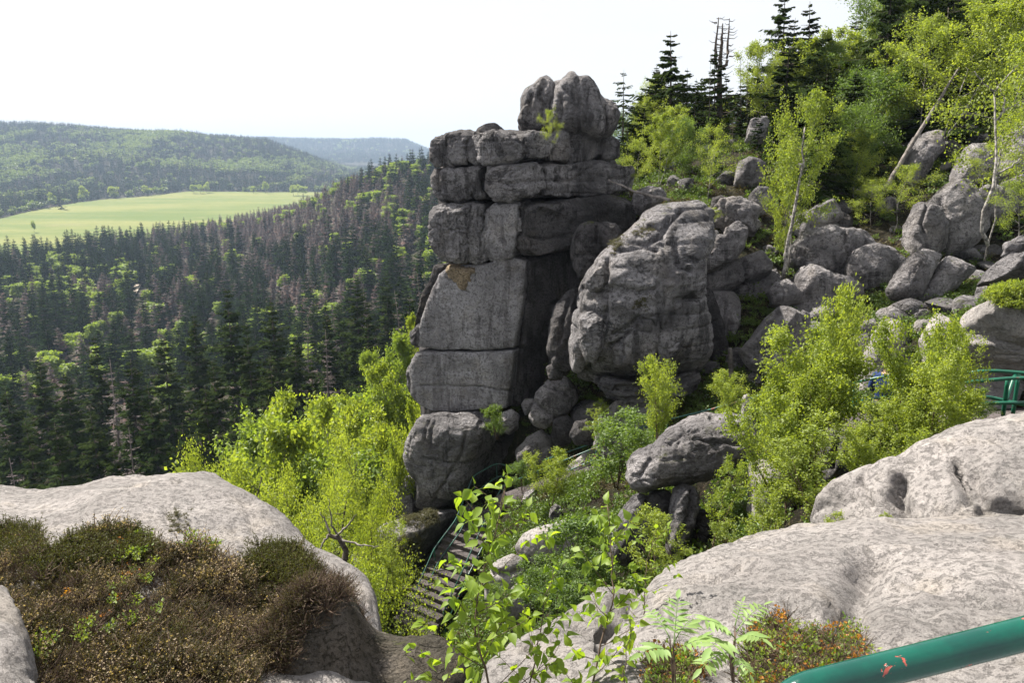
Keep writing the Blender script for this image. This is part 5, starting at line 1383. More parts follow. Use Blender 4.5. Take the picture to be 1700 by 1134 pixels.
# dead tree of three upright spires
e = empty('dead_spruce', at(1196, 230, 39.5), 'dead grey spruce forked like a trident against the sky', 'dead tree')
for pts, rr in [([(1196, 230, 39.5), (1194, 160, 39.5), (1195, 110, 39.5)], [.16, .13, .11]),
                ([(1195, 112, 39.5), (1187, 104, 39.5), (1188, 80, 39.5), (1193, 28, 39.5)], [.09, .08, .06, .02]),
                ([(1195, 110, 39.5), (1198, 70, 39.5), (1200, 38, 39.5)], [.10, .07, .02]),
                ([(1195, 112, 39.5), (1206, 108, 39.5), (1208, 80, 39.5), (1211, 30, 39.5)], [.09, .08, .06, .02])]:
    stick('spire', pts, rr, 'bark', None, None, 6, e, 0.02, 3)
rs = np.random.RandomState(5); mb = MB()
for (x, y0, y1) in [(1190, 30, 100), (1199, 40, 100), (1210, 30, 100), (1195, 110, 200)]:
    for k in range(16):
        y = rs.uniform(y0, y1); s = rs.choice([-1, 1]); L = rs.uniform(5, 15) * (1 if y1 < 150 else 1.8)
        mb.tube([at(x, y, 39.5), at(x + s * L * 0.6, y + 2 - L * 0.1, 39.5 + rs.uniform(-.4, .4)), at(x + s * L, y - L * 0.25, 39.5 + rs.uniform(-.6, .6))], [.022, .016, .008], 3, False)
mb.build('twigs', M['bark'], e)

stick('leaning_trunk', [(1466, 318, 30.0), (1500, 262, 30.3), (1550, 180, 30.8), (1592, 112, 31.2)], [0.095, 0.08, 0.062, 0.035], 'bark_grey', 'long bare dead trunk leaning right across the slope', 'dead tree', 8, None, 0.012, 1)
stick('fallen_trunk', [(1010, 298, 23.5), (1050, 316, 23.3), (1112, 332, 22.8)], [0.02, 0.035, 0.05], 'bark_grey', 'thin fallen bare trunk lying between tower and great boulder', 'fallen tree', 6, None, 0.01, 2)
e = empty('dead_pole', at(1213, 655, 20.5), 'bare dead trunk with stubs standing below the stacked pillar', 'dead tree')
stick('trunk', [(1213, 655, 20.5), (1213, 610, 20.5), (1212, 578, 20.5)], [0.075, 0.07, 0.055], 'bark_grey', None, None, 8, e, 0.006, 3)
for k, (y, s, L) in enumerate([(592, -1, 15), (600, -1, 9), (615, -1, 22), (632, -1, 14), (606, 1, 8), (625, 1, 10)]):
    stick('branch_stub', [(1213, y, 20.5), (1213 + s * L, y - 4 + (k % 2) * 5, 20.2)], [0.018, 0.006], 'bark_grey', None, None, 4, e)
stick('pale_birch', [(1300, 462, 23.4), (1306, 420, 23.4), (1318, 350, 23.6), (1332, 270, 23.8), (1336, 210, 24)], [0.06, 0.055, 0.045, 0.03, 0.02], 'bark_white', 'pale crooked stem beside the white stemmed birch in front of the stacked boulders', 'tree', 7, None, 0.02, 4)
e = empty('crooked_birch', at(1634, 405, 21.0), 'bare white birch stem with forked arms in front of the right hand boulders', 'birch')
stick('trunk', [(1640, 408, 21.0), (1630, 385, 21.0), (1632, 350, 21.0), (1650, 310, 21.2), (1654, 270, 21.4), (1652, 200, 21.8), (1650, 150, 22.0)], [0.05, 0.046, 0.043, 0.038, 0.032, 0.026, 0.02], 'bark_white', None, None, 8, e, 0.012, 5)
for k, p in enumerate([[(1650, 152, 22), (1632, 138, 22), (1618, 118, 22)], [(1650, 152, 22), (1664, 135, 22), (1690, 108, 22)], [(1652, 200, 21.8), (1672, 180, 21.8), (1700, 165, 21.8)], [(1654, 290, 21.3), (1680, 275, 21.2), (1695, 262, 21.1)], [(1665, 190, 21.8), (1668, 165, 21.8), (1660, 145, 21.9)]]):
    stick('branch', p, [0.03, 0.022, 0.01], 'bark_white', None, None, 5, e, 0.01, k)

# bright birches and the gnarled tree in the hollow left of the tower
G = 'spring green trees in the hollow left of the tower'
def V_(key, px, pt, D, lab, wide=1.0, rot=0.0, **k): return P_('birch_tree', key, px, pt, D, wide=wide, rot=rot, label=lab, cat='tree', group=G, **k)
V_('gnarled', 452, 765, 14.0, 'gnarled birch with a wide leafy crown behind the heather dome', 0.68, 0.0)
V_('gnarled', 440, 715, 19.5, 'leafy birch crown reaching farthest left above the heather dome', 0.45, 2.0)
V_('gnarled', 540, 790, 19.0, 'leafy birch crown touching the foot of the tower', 0.45, 4.0)
V_('gnarled', 440, 800, 14.5, 'low birch crown right behind the crest of the heather dome', 0.7, 1.0)
V_('gnarled', 555, 720, 21.0, 'broad crown in the middle of the bright hollow', 0.48, 3.0)
HOL = ['birch farthest left of the bright hollow, before the dark spruces', 'birch with a pointed top, second from the left in the hollow', 'round beech between the pointed birch and the middle of the hollow', 'tall birch in the centre of the hollow', 'upright birch behind the centre of the hollow, topped in pale green', 'low wide beech just behind the gnarled birch crown', 'beech right of the centre with spruces behind it', 'high standing birch near the leafless grey branches by the tower', 'birch filling the hollow before the lower left edge of the smooth face', 'tallest narrow beech pressed against the left rim of the tower', 'thin birch hugging the left rim of the smooth face', 'thin birch beside the jutting nose of the lower smooth face', 'far beech behind the centre birches of the hollow', 'shaded beech at the left back of the hollow', 'narrow birch right at the rock foot of the tower', 'distant beech seen over the birches near the tower', 'dim beech at the far left back of the hollow', 'slender distant birch whose top shows beside the overhang of the tower']
for i, (px, pt, D, key, w) in enumerate([(405, 672, 27, 'valley_b', .62), (462, 665, 30, 'valley_b', .55), (500, 690, 28, 'valley_a', .8), (548, 640, 34, 'valley_b', .6), (600, 630, 38, 'valley_b', .6), (590, 690, 26, 'valley_a', .6),
                                         (632, 640, 36, 'valley_a', .6), (650, 605, 42, 'valley_b', .55), (650, 660, 28, 'valley_b', .6), (676, 560, 48, 'valley_a', .5), (690, 610, 33, 'valley_b', .35), (695, 680, 28, 'valley_b', .32),
                                         (590, 625, 45, 'valley_a', .6), (520, 665, 42, 'valley_a', .7), (690, 690, 24.5, 'valley_b', .35), (660, 575, 60, 'valley_a', .5), (470, 640, 46, 'valley_a', .7), (700, 520, 52, 'valley_b', .35)]):
    V_(key, px, pt, D, HOL[i], w * 1.15, i * 1.3)
e = empty('gnarled_branch', at(572, 965, 12.0), 'dark bent branch with bare twigs rising behind the heather dome', 'branch')
stick('branch', [(578, 1000, 12.2), (572, 940, 12.2), (574, 915, 12.2), (562, 893, 12.2), (545, 888, 12.2)], [0.06, 0.055, 0.05, 0.045, 0.03], 'bark', None, None, 8, e, 0.008, 9)
for k, p in enumerate([[(562, 893, 12.2), (550, 872, 12.1), (546, 830, 12.1)], [(558, 890, 12.2), (575, 875, 12), (592, 855, 12)], [(545, 888, 12.2), (535, 905, 12.1), (528, 920, 12)], [(560, 895, 12.2), (600, 905, 12), (630, 908, 11.9)], [(548, 885, 12.2), (540, 865, 12.3), (530, 850, 12.3)]]):
    stick('twig', p, [0.022, 0.015, 0.006], 'bark_grey', None, None, 5, e, 0.008, k)

# ------------------------------------------------------------------ the forest of the valley side, tree by tree where it is near
SG = 'spruces of the valley forest'
near_forest = [(380, 478, 88, 0), (452, 498, 84, 1), (205, 600, 74, 2), (100, 702, 60, 3), (590, 462, 105, 1), (612, 500, 96, 0), (318, 520, 100, 2), (265, 560, 92, 3), (150, 560, 96, 0), (60, 600, 88, 1), (20, 640, 80, 2),
               (250, 640, 66, 1), (330, 640, 62, 3), (480, 560, 78, 2), (545, 520, 98, 3), (410, 540, 76, 0), (150, 680, 62, 1), (50, 700, 64, 0), (290, 700, 54, 2), (185, 745, 52, 3), (640, 455, 120, 0), (520, 600, 66, 0), (355, 600, 70, 1), (440, 590, 68, 3), (110, 620, 78, 1), (605, 560, 70, 2), (640, 620, 52, 3)]
NEARL = ['', '', 'wide spruce above the left part of the heather dome', '', 'distant tall spruce before the brown dead stand near the tower', 'tall spruce just left of the highest bare spruce by the tower', 'spruce standing left behind the tallest spruce', 'spruce midway between the tallest spruce and the left edge, farther row', 'spruce of the far row above the olive tinted spruce', 'spruce near the left edge with a green beech at its side', 'spruce at the very left edge, middle height', 'dark spruce between the wide spruce and the tallest spruce', 'spruce whose top ends right above the crest of the heather dome', 'spruce in the gap right of the tallest pair', 'dark spruce with the spring green hollow at its foot', 'lower spruce between the tallest pair', 'spruce right behind the olive tinted spruce', 'short spruce at the left edge above the rock lip', 'low spruce just above the heather dome, left of its crest', 'lowest spruce peeping over the left half of the dome', 'distant dark spruce close to the left rim of the tower', 'spruce before the pointed birch of the hollow', 'spruce standing right before the tallest spruce', 'spruce right of the tallest pair above the bright hollow', 'far spruce above the left edge beech', 'dark spruce left of the tower above the birches', '']
for i, (px, pt, D, v) in enumerate(near_forest):
    lab = NEARL[i]
    if i in (0, 1): lab = ['tallest dark spruce above the middle of the heather dome', 'tall dark spruce close right of the tallest spruce'][i]
    if i == 3: lab = 'olive tinted spruce nearest the heather dome, at the left'
    if i == 26: lab = 'spruce with bare trunk standing among the bright hollow trees'
    P_('spruce_tree', 'vspruce%d' % v, px, pt, D, rot=i * 1.1, label=lab, cat='tree', group='tall spruces near the viewpoint', wide=0.95)
for i, (px, pt, D) in enumerate([(700, 455, 112), (608, 470, 108), (560, 500, 120), (505, 520, 118), (645, 560, 60), (175, 600, 84), (445, 610, 74), (30, 760, 56), (670, 480, 90), (540, 545, 86), (215, 700, 60)]):
    P_('dead_spruce', 'vdead%d' % (i % 2), px, pt, D, rot=i * 0.9, label='bare grey dead spruce among the dark spruces of the slope', cat='dead tree', group='dead spruces near the viewpoint', parts=('trunk', 'twigs'), wide=1.1)

# far ones: one mesh each, three kinds
rs = np.random.RandomState(77)
FS = [spruce(50 + i, 18, 3.1, 32, 6, 10, 1.5, 0.62, 0.03, 0.04, 0.2, one=True, mat='spruce_far', droop=0.5, irr=0.3) for i in range(4)]
FD = [spruce(60 + i, 17, 2.5, 34, 6, 9, 1.4, 2.2, 0.9, 0.10, 0.16, one=True, mat='dead_red', bark='dead', irr=0.35) for i in range(3)]
FB = [puff_tree(70 + i, 13, 3.6, 1500, 0.8, 'beech') for i in range(3)]
FBM = [puff_tree(75 + i, 13, 4.4, 1500, 0.8, 'birch') for i in range(3)]
FFS = [spruce(80 + i, 17, 3.3, 9, 5, 3, 3.0, 2.0, 0.0, 0.05, 0.2, one=True, mat='spruce_far') for i in range(2)]
FFD = [spruce(84, 16, 2.4, 10, 5, 3, 2.0, 2.2, 0.95, 0.05, 0.3, one=True, mat='dead_red', bark='dead')]
FFB = [puff_tree(86 + i, 12, 4.2, 170, 2.6, 'far_leaf') for i in range(2)]

def region(n, a0, a1, y0, y1):
    y = np.sqrt(rs.uniform(y0 * y0, y1 * y1, n)); a = rs.uniform(a0, a1, n)
    return a * y, y
def kinds(x, y):
    P = np.stack([x, y, 0 * x], -1)
    n1 = fbm(P / 70.0, 3, 2); n2 = fbm(P / 55.0, 3, 9); u = rs.uniform(size=len(x))
    a = x / y
    px, py, _ = proj(np.stack([x, y, ground(x, y)], -1))
    dead = 0.10 + 0.9 * np.clip((n1 + 0.02) * 2.2, 0, 1)
    spot = lambda cx, cy, rx, ry: np.exp(-(((px - cx) / rx) ** 2 + ((py - cy) / ry) ** 2))
    dead = dead * 0.35 + 1.3 * spot(560, 365, 130, 48) + 1.2 * spot(430, 385, 90, 28) + 0.9 * spot(540, 520, 90, 40) + 0.5 * spot(300, 410, 60, 25) + 0.5 * spot(140, 500, 40, 22) + 0.5 * spot(270, 545, 30, 25) + 0.4 * spot(40, 760, 60, 60)
    broad = 0.03 + 0.6 * np.clip((n2 - 0.18) * 3, 0, 1) + 0.8 * spot(620, 290, 45, 18) + 0.35 * spot(540, 300, 20, 20) + 0.6 * spot(205, 480, 14, 26) + 0.30 * spot(120, 600, 110, 25) + 0.3 * spot(230, 590, 60, 25)+ 0.3 * spot(100, 385, 90, 10)
    k = np.zeros(len(x), int)
    dead = np.clip(dead, 0, 0.94)
    k[u < broad] = 2
    k[(u >= broad) & (u < broad + dead * (1 - broad))] = 1
    return k
# valley side
x, y = region(11500, -0.92, 0.10, 62, 960)
a = x / y
keep = y < np.interp(a, MEADOW_A, MEADOW_N) - 4 + 0 * y
keep &= (y > 70 + 40 * np.clip((a + 0.3) * 3, 0, 1))
x, y = x[keep], y[keep]
# keep trees apart
cell = {}
sel = []
for i in range(len(x)):
    sp_ = 4.6 + y[i] * 0.001
    c = (int(x[i] / sp_), int(y[i] / sp_))
    if c in cell: continue
    cell[c] = 1; sel.append(i)
x, y = x[sel], y[sel]
k = kinds(x, y)
z = ground(x, y) - 0.4
hs = np.where(k == 0, rs.uniform(0.5, 1.35, len(x)), np.where(k == 1, rs.uniform(0.7, 1.1, len(x)), rs.uniform(0.6, 1.0, len(x))))
hs *= 0.82 * np.clip(0.8 + 0.1 * (y - 90) / 100, 0.75, 1.0)
tops = np.stack([x, y, z + 18 * hs], -1)
tpx, tpy, _ = proj(tops)
# nothing may rise over the crest the photograph shows
crest = np.interp(tpx, [0, 180, 330, 420, 500, 520, 560, 620, 690, 730, 760], [388, 372, 362, 348, 325, 308, 285, 258, 236, 228, 225])
far_ok = tpy > crest + rs.uniform(-6, 8, len(x))
dome = np.interp(tpx, [-200, 0, 340, 420, 520, 620], [815, 815, 792, 835, 925, 1000])
seen = (tpx > -60) & (tpx < 735) & (tpy < dome) & (tpy > 0)
roomy = ~((tpx > 380) & (tpy > 560) & (y < 100))
bpy_ = proj(np.stack([x, y, z], -1))[1]
roomy &= ~((np.abs(tpx - np.interp(tpy, [460, 515], [232, 204])) < 13) & (tpy < 512) & (bpy_ > 484))
ok = far_ok & roomy & (tpx < 800)
x, y, z, k, hs, tpx, tpy, seen = [q[ok] for q in (x, y, z, k, hs, tpx, tpy, seen)]
rot = rs.uniform(0, 6.28, len(x))
order = np.argsort(y)
used = np.zeros(len(x), bool)
cnt = {0: 0, 1: 0, 2: 0}
LIM = {0: 150, 1: 265, 2: 270}
NM = {0: ('spruce_tree', 'tree', SG), 1: ('dead_spruce', 'dead tree', 'dead spruces of the valley forest'), 2: ('beech_tree', 'tree', 'spring green beeches of the valley forest')}
LB = {0: 'dark green spruce standing in the close ranks of the valley forest', 1: 'rust brown dying spruce standing in the valley forest', 2: 'spring green beech standing among dark spruces of the valley forest'}
for i in order:
    q = int(k[i])
    if not seen[i] or cnt[q] >= LIM[q]: continue
    nm, ct, gp = NM[q]
    me = (FS, FD, FB)[q][cnt[q] % (4, 3, 3)[q]]
    o = link(nm, me, None, (x[i], y[i], z[i]))
    o.rotation_euler = (0, 0, rot[i]); w = rs.uniform(1.2, 1.75) * hs[i]; o.scale = (w, w, hs[i])
    tag(o, LB[q], ct, gp)
    used[i] = True; cnt[q] += 1
def mass(nm, me, m):
    o = scatter_nodes(nm, np.stack([x, y, z], -1)[m], rot[m], np.stack([hs * 1.45, hs * 1.45, hs], -1)[m], source(nm + '_source', me))
    return tag(o, kind='stuff')
for q, nm, src in ((0, 'spruce_forest', FS), (1, 'dead_spruce_forest', FD), (2, 'beech_forest', FB)):
    for v in range(len(src)):
        m = (~used) & (k == q) & (np.arange(len(x)) % len(src) == v)
        if m.any(): mass(nm, src[v], m)

# the wooded hills across the meadow
x, y = region(46000, -0.80, -0.10, 520, 2750)
a = x / y
keep = y > np.interp(a, MEADOW_A, MEADOW_F) + 6
x2, y2 = region(17000, -0.48, -0.10, 3300, 4550)
x, y = np.concatenate([x[keep], x2]), np.concatenate([y[keep], y2])
z = ground(x, y) - 0.8
P = np.stack([x, y, z], -1)
px, py, _ = proj(P)
n1 = fbm(P[:, [0, 1, 2]] * np.array((1, 0.45, 0)) / 90.0, 4, 15); n2 = fbm(P * np.array((1, 0.5, 0)) / 60.0, 3, 19)
spot = lambda cx, cy, rx, ry: np.exp(-(((px - cx) / rx) ** 2 + ((py - cy) / ry) ** 2))
broad = 0.03 + 0.75 * np.clip((n1 - 0.17) * 5, 0, 1) + 0.7 * spot(190, 255, 60, 12) + 0.7 * spot(430, 277, 110, 8) + 0.6 * spot(40, 268, 50, 14) + 0.5 * spot(250, 225, 120, 8)
broad *= np.where(y > 3000, 0.25, 1)
dead = 0.12 + 0.7 * np.clip((n2 - 0.1) * 3, 0, 1)
edge = np.clip(1 - (y - np.interp(x / y, MEADOW_A, MEADOW_F)) / 14, 0, 1)
broad = np.where((edge > 0) & (n2 > 0.0), np.maximum(broad, 0.6), broad)
u = rs.uniform(size=len(x))
k = np.where(u < broad, 2, np.where(u < broad + dead * (1 - broad), 1, 0))
hs = rs.uniform(0.7, 1.2, len(x)) * np.where(k == 2, 0.85, 1)
rot = rs.uniform(0, 6.28, len(x))
wd = np.where(y > 3000, 1.9, 1.25) * hs
for q, nm, src in ((0, 'far_spruce_forest', FFS), (1, 'far_dead_forest', FFD), (2, 'far_beech_forest', FFB)):
    for v in range(len(src)):
        m = (k == q) & (np.arange(len(x)) % len(src) == v)
        o = scatter_nodes(nm, P[m], rot[m], np.stack([wd, wd, hs * np.where(y > 3000, 1.2, 1)], -1)[m], source(nm + '_source', src[v]))
        tag(o, kind='stuff')
# lone trees of the meadow
def lone(nm, me, px, pb, h, lab, w=1.0, cat='tree'):
    # find where the sight line meets the meadow
    lo, hi = 300.0, 2500.0
    for _ in range(50):
        mid = (lo + hi) / 2
        p = at(px, pb, mid)
        if p[2] > gz(p[0], mid) + 0.7: lo = mid
        else: hi = mid
    p = at(px, pb, lo)
    o = link(nm, me, None, (p[0], p[1], p[2] - 0.3)); s = h / 13.0 * 1.2
    o.scale = (s * w, s * w, s); o.rotation_euler = (0, 0, px)
    tag(o, lab, cat)
lone('meadow_tree', FBM[0], 57, 386, 9, 'single small tree standing alone in the green meadow', 0.6)
lone('meadow_spruce', FS[0], 102, 347, 17, 'dark isolated spruce at the far edge of the meadow')
lone('meadow_spruce', FS[1], 68, 345, 22, 'dark spruce at the forest corner of the meadow, left of the isolated spruce')
lone('meadow_bush', FBM[1], 88, 340, 13, 'pale round tree between the two dark spruces at the meadow edge', 1.0)
lone('meadow_tree', FBM[1], 245, 324, 12, 'rounded pale tree touching the far meadow edge, left part', 1.7)
lone('meadow_tree', FBM[2], 322, 321, 13, 'first tree of the pale clump at the far meadow edge', 1.0)
lone('meadow_tree', FBM[0], 333, 321, 12, 'second tree of the pale clump at the far meadow edge', 1.1)
lone('meadow_tree', FBM[1], 343, 320, 14, 'last tree of the pale clump at the far meadow edge', 1.0)
lone('meadow_bush', FBM[2], 421, 321, 11, 'smaller of two lone round trees on the far side of the meadow', 1.1)
lone('meadow_tree', FBM[0], 441, 321, 16, 'larger of two lone round trees on the far side of the meadow', 0.85)
for i, (px, lab) in enumerate([(487, 'leftmost pale tree of the row at the meadow tip'), (495, 'middle pale tree of the row at the meadow tip'), (504, 'rightmost pale tree of the row at the meadow tip')]):
    lone('meadow_tree', FBM[i], px, 325, 14, lab, 1.2)
lone('meadow_tree', FBM[1], 140, 333, 17, 'yellowish tree on the far meadow edge near the left', 1.0)
lone('meadow_tree', FBM[2], 190, 329, 16, 'yellowish wide tree on the far meadow edge left of centre', 1.2)

# sandy forest track showing through a gap

# ------------------------------------------------------------------ stairs, path and green railings
def worn_paint(name, green, dark, red, scale=1.0, rough=0.35, chips=0.5):
    m, n, l = new_mat(name)
    b, out = principled(n, l, rough, 0.5)
    geo = n.new('ShaderNodeNewGeometry'); pos = geo.outputs['Position']
    c = mixc(n, l, ramp(n, l, noise(n, l, pos, 9 * scale, 5, 0.6), 0.35, 0.65), green, dark)
    ch = noise(n, l, pos, 26 * scale, 4, 0.6, 0.6)
    big = noise(n, l, pos, 5 * scale, 3, 0.5)
    f = ramp(n, l, mathn(n, l, 'ADD', mathn(n, l, 'MULTIPLY', ch, 0.6), mathn(n, l, 'MULTIPLY', big, 0.4)), 0.62 - 0.08 * chips, 0.635 - 0.08 * chips)
    c = mixc(n, l, f, c, red)
    l.new(c, b.inputs['Base Color'])
    bp = n.new('ShaderNodeBump'); bp.inputs['Distance'].default_value = 0.002; bp.inputs['Strength'].default_value = 0.6
    l.new(mathn(n, l, 'SUBTRACT', mathn(n, l, 'MULTIPLY', noise(n, l, pos, 60 * scale, 4, 0.6), 0.4), f), bp.inputs['Height']); l.new(bp.outputs[0], b.inputs['Normal'])
    return m
M['paint_near'] = worn_paint('chipped glossy green paint', (0.002, 0.066, 0.046), (0.003, 0.046, 0.036), (0.34, 0.07, 0.05), 1.4, 0.12, 0.60)
M['paint_far'] = worn_paint('dull green railing paint', (0.010, 0.085, 0.06), (0.02, 0.06, 0.05), (0.20, 0.055, 0.04), 0.4, 0.4, 0.45)
M['paint_right'] = worn_paint('green railing paint', (0.006, 0.10, 0.055), (0.008, 0.07, 0.045), (0.10, 0.05, 0.04), 0.5, 0.35, 0.0)
M['step'] = rock_mat('worn dark stair stone', (0.12, 0.105, 0.105), (0.08, 0.07, 0.07), (0.03, 0.027, 0.027), k=2.5, stain=0.4, moss=0.0, streak=0.1, bump=0.3)

def smooth_path(pts, per=6):
    """soft bends through places"""
    P = np.array(pts, float)
    if len(P) < 3: return np.array([P[0] * (1 - t) + P[-1] * t for t in np.linspace(0, 1, per)])
    out = [P[0]]
    for i in range(1, len(P) - 1):
        a, b, c = P[i - 1], P[i], P[i + 1]
        r = min(np.linalg.norm(a - b), np.linalg.norm(c - b), 0.5) * 0.35
        p0 = b + (a - b) / np.linalg.norm(a - b) * r
        p1 = b + (c - b) / np.linalg.norm(c - b) * r
        for t in np.linspace(0, 1, per):
            out.append(p0 * (1 - t) ** 2 + 2 * b * t * (1 - t) + p1 * t * t)
    out.append(P[-1])
    return np.array(out)

def tube_px(name, pts, rad, mat, parent, sides=10, label=None):
    mb = MB(); mb.tube(smooth_path([at(*p) for p in pts]), rad, sides)
    o = mb.build(name, M[mat], parent)
    if label: o['label'] = label
    return o

# the stone stairs
S0, S1 = at(656, 1035, 20.2), at(778, 838, 23.0)
stair = empty('stone_staircase', S0, 'narrow dark stone stairs climbing along the foot of the rock tower', 'staircase')
NS = 17
run = (S1 - S0); hd = np.array((run[0], run[1], 0)); LH = np.linalg.norm(hd); hd /= LH
sd = np.array((hd[1], -hd[0], 0))               # to the right when climbing
rs = np.random.RandomState(8)
for i in range(NS):
    f = i / NS
    base = S0 + hd * LH * f; top = S0[2] + run[2] * (i + 1) / NS
    w0, w1 = -0.1, 1.35 + rs.uniform(-.05, .05)
    yaw = rs.uniform(-0.04, 0.04); d = LH / NS
    a = hd * math.cos(yaw) + sd * math.sin(yaw); s_ = sd * math.cos(yaw) - hd * math.sin(yaw)
    bm = bmesh.new()
    vs_ = []
    for (u, w) in ((0, w0), (0, w1), (d + 0.10, w1), (d + 0.10, w0)):
        for zz in (-0.30, 0.0):
            p = base + a * u + s_ * w; vs_.append(bm.verts.new((p[0] - S0[0], p[1] - S0[1], top + zz - S0[2] + rs.uniform(-.008, .008))))
    for q in ((0, 2, 3, 1), (2, 4, 5, 3), (4, 6, 7, 5), (6, 0, 1, 7), (1, 3, 5, 7), (0, 6, 4, 2)):
        bm.faces.new([vs_[j] for j in q])
    bmesh.ops.recalc_face_normals(bm, faces=bm.faces)
    bmesh.ops.bevel(bm, geom=list(bm.edges), offset=0.018, segments=2, affect='EDGES', profile=0.6)
    me = bpy.data.meshes.new('step'); bm.to_mesh(me); bm.free(); me.materials.append(M['step'])
    link('step', me, stair)
# paved path above the stairs
pts = [(832, 838, 23.0), (852, 812, 22.5), (930, 790, 21.0), (1010, 765, 19.6), (1120, 735, 18.0), (1250, 712, 16.6), (1400, 700, 15.8), (1480, 698, 15.4), (1600, 690, 14.4), (1760, 680, 13)]
mb = MB()
C_ = smooth_path([at(*p) for p in pts], 4)
tg = np.gradient(C_, axis=0); tg[:, 2] = 0; tg /= np.linalg.norm(tg, axis=1)[:, None]
nr = np.stack([-tg[:, 1], tg[:, 0], 0 * tg[:, 0]], -1)
L_, R_ = C_ + nr * 0.6, C_ - nr * 0.6
n_ = len(C_)
V = np.concatenate([L_, R_, L_ - (0, 0, .5), R_ - (0, 0, .5)])
i = np.arange(n_ - 1)
mb.add(V, np.concatenate([np.stack([i, i + n_, i + n_ + 1, i + 1], -1), np.stack([i + n_, i + 3 * n_, i + 3 * n_ + 1, i + n_ + 1], -1), np.stack([i + 2 * n_, i, i + 1, i + 2 * n_ + 1], -1)]))
tag(mb.build('path', M['step'], None), kind='structure')

def railing(name, label, rails, posts, mat, rad=0.021, prad=0.02):
    p0 = rails[0][0]
    e = empty(name, at(*p0), label, 'railing')
    for r_ in rails: tube_px('rail', r_, rad, mat, e, 8)
    for p in posts: tube_px('post', p, prad, mat, e, 8)
    return e
railing('railing', 'green pipe railing against the tower wall, along the left side of the stairs',
        [[(671, 1030, 20.2), (696, 968, 20.8), (721, 911, 21.5), (757, 863, 22.0), (786, 790, 23.0), (824, 769, 23.2), (862, 778, 23.0), (906, 763, 22.2)],
         [(686, 1028, 20.2), (727, 934, 21.4), (765, 882, 22.0), (792, 815, 23.0), (828, 790, 23.2), (856, 795, 23.0)]],
        [[(686, 990, 20.6), (690, 1040, 20.6)], [(721, 911, 21.5), (724, 950, 21.5)], [(757, 863, 22.0), (760, 900, 22.0)], [(786, 790, 23.0), (790, 830, 23.0)], [(824, 769, 23.2), (826, 806, 23.2)]], 'paint_far')
railing('railing', 'green pipe railing on the open side of the stairs, running up to the path corner',
        [[(736, 1018, 19.9), (774, 934, 20.9), (805, 865, 21.8), (834, 807, 22.4), (893, 782, 21.4), (993, 742, 19.4)],
         [(744, 1030, 19.5), (778, 954, 20.6), (812, 887, 21.8), (845, 828, 22.3), (900, 801, 21.3), (990, 762, 19.4)]],
        [[(736, 1018, 19.5), (742, 1062, 19.5)], [(774, 934, 20.6), (778, 982, 20.6)], [(805, 865, 21.8), (808, 905, 21.8)], [(834, 807, 22.4), (838, 850, 22.4)], [(893, 782, 21.4), (896, 825, 21.4)], [(992, 742, 19.4), (980, 790, 19.4)]], 'paint_far')
railing('railing', 'green pipe railing on the far side of the path below the great boulder',
        [[(862, 778, 23.0), (906, 763, 22.0), (993, 733, 20.6), (1108, 697, 18.6), (1180, 680, 17.6), (1267, 655, 16.8), (1415, 634, 15.8)],
         [(940, 775, 21.5), (1000, 757, 20.4), (1110, 720, 18.5), (1185, 702, 17.5), (1270, 675, 16.7), (1415, 655, 15.8)]],
        [[(993, 733, 20.6), (990, 785, 20.6)], [(1108, 697, 18.6), (1108, 748, 18.6)], [(1250, 660, 16.9), (1250, 712, 16.9)]], 'paint_far')
railing('railing', 'green pipe railing in front of the hiker in the blue jacket',
        [[(1415, 637, 14.6), (1460, 626, 14.3), (1520, 622, 14.0), (1600, 621, 12.2)], [(1415, 668, 14.6), (1460, 660, 14.3), (1520, 656, 14.0)]],
        [[(1418, 637, 14.6), (1418, 700, 14.6)], [(1500, 622, 14.1), (1500, 690, 14.1)]], 'paint_right', 0.024)
railing('railing', 'double green pipe railing with slanting struts at the right edge of the path',
        [[(1592, 620, 11.2), (1646, 615, 11.0), (1720, 621, 10.8), (1800, 628, 10.4)], [(1577, 638, 10.4), (1634, 632, 10.3), (1690, 627, 10.2), (1790, 632, 9.8)],
         [(1580, 662, 11.2), (1640, 659, 11.0), (1667, 665, 10.9), (1780, 690, 10.6)], [(1577, 673, 10.4), (1655, 669, 10.3), (1780, 668, 10.0)]],
        [[(1673, 630, 10.3), (1665, 690, 10.4)], [(1686, 620, 10.9), (1669, 668, 10.6)], [(1691, 622, 10.9), (1681, 690, 10.9)]], 'paint_right', 0.026, 0.028)
# the hand rail right before the viewer
HR = np.array([at(1150, 1300, 1.10), at(1290, 1180, 1.10), at(1328, 1147, 1.11), at(1395, 1130, 1.12), at(1500, 1104, 1.13), at(1700, 1053, 1.15), at(2000, 975, 1.18), at(2300, 890, 1.2)])
hr = empty('handrail', at(1345, 1143, 1.11), 'thick glossy green handrail with red chips, nearest thing at the bottom right', 'handrail')
mb = MB(); mb.tube(smooth_path([HR[0], HR[2], HR[3], HR[4]], 14)[:-1].tolist() + [HR[4], HR[5], HR[6], HR[7]], 0.0265, 32)
mb.build('rail', M['paint_near'], hr)
mb = MB(); p = at(1700, 1053, 1.15) + (0.62, 0.06, 0.14); mb.tube(np.array([p, p - (0, 0, 0.5), p - (0, 0, 1.0)]), 0.024, 20); mb.build('post', M['paint_near'], hr)

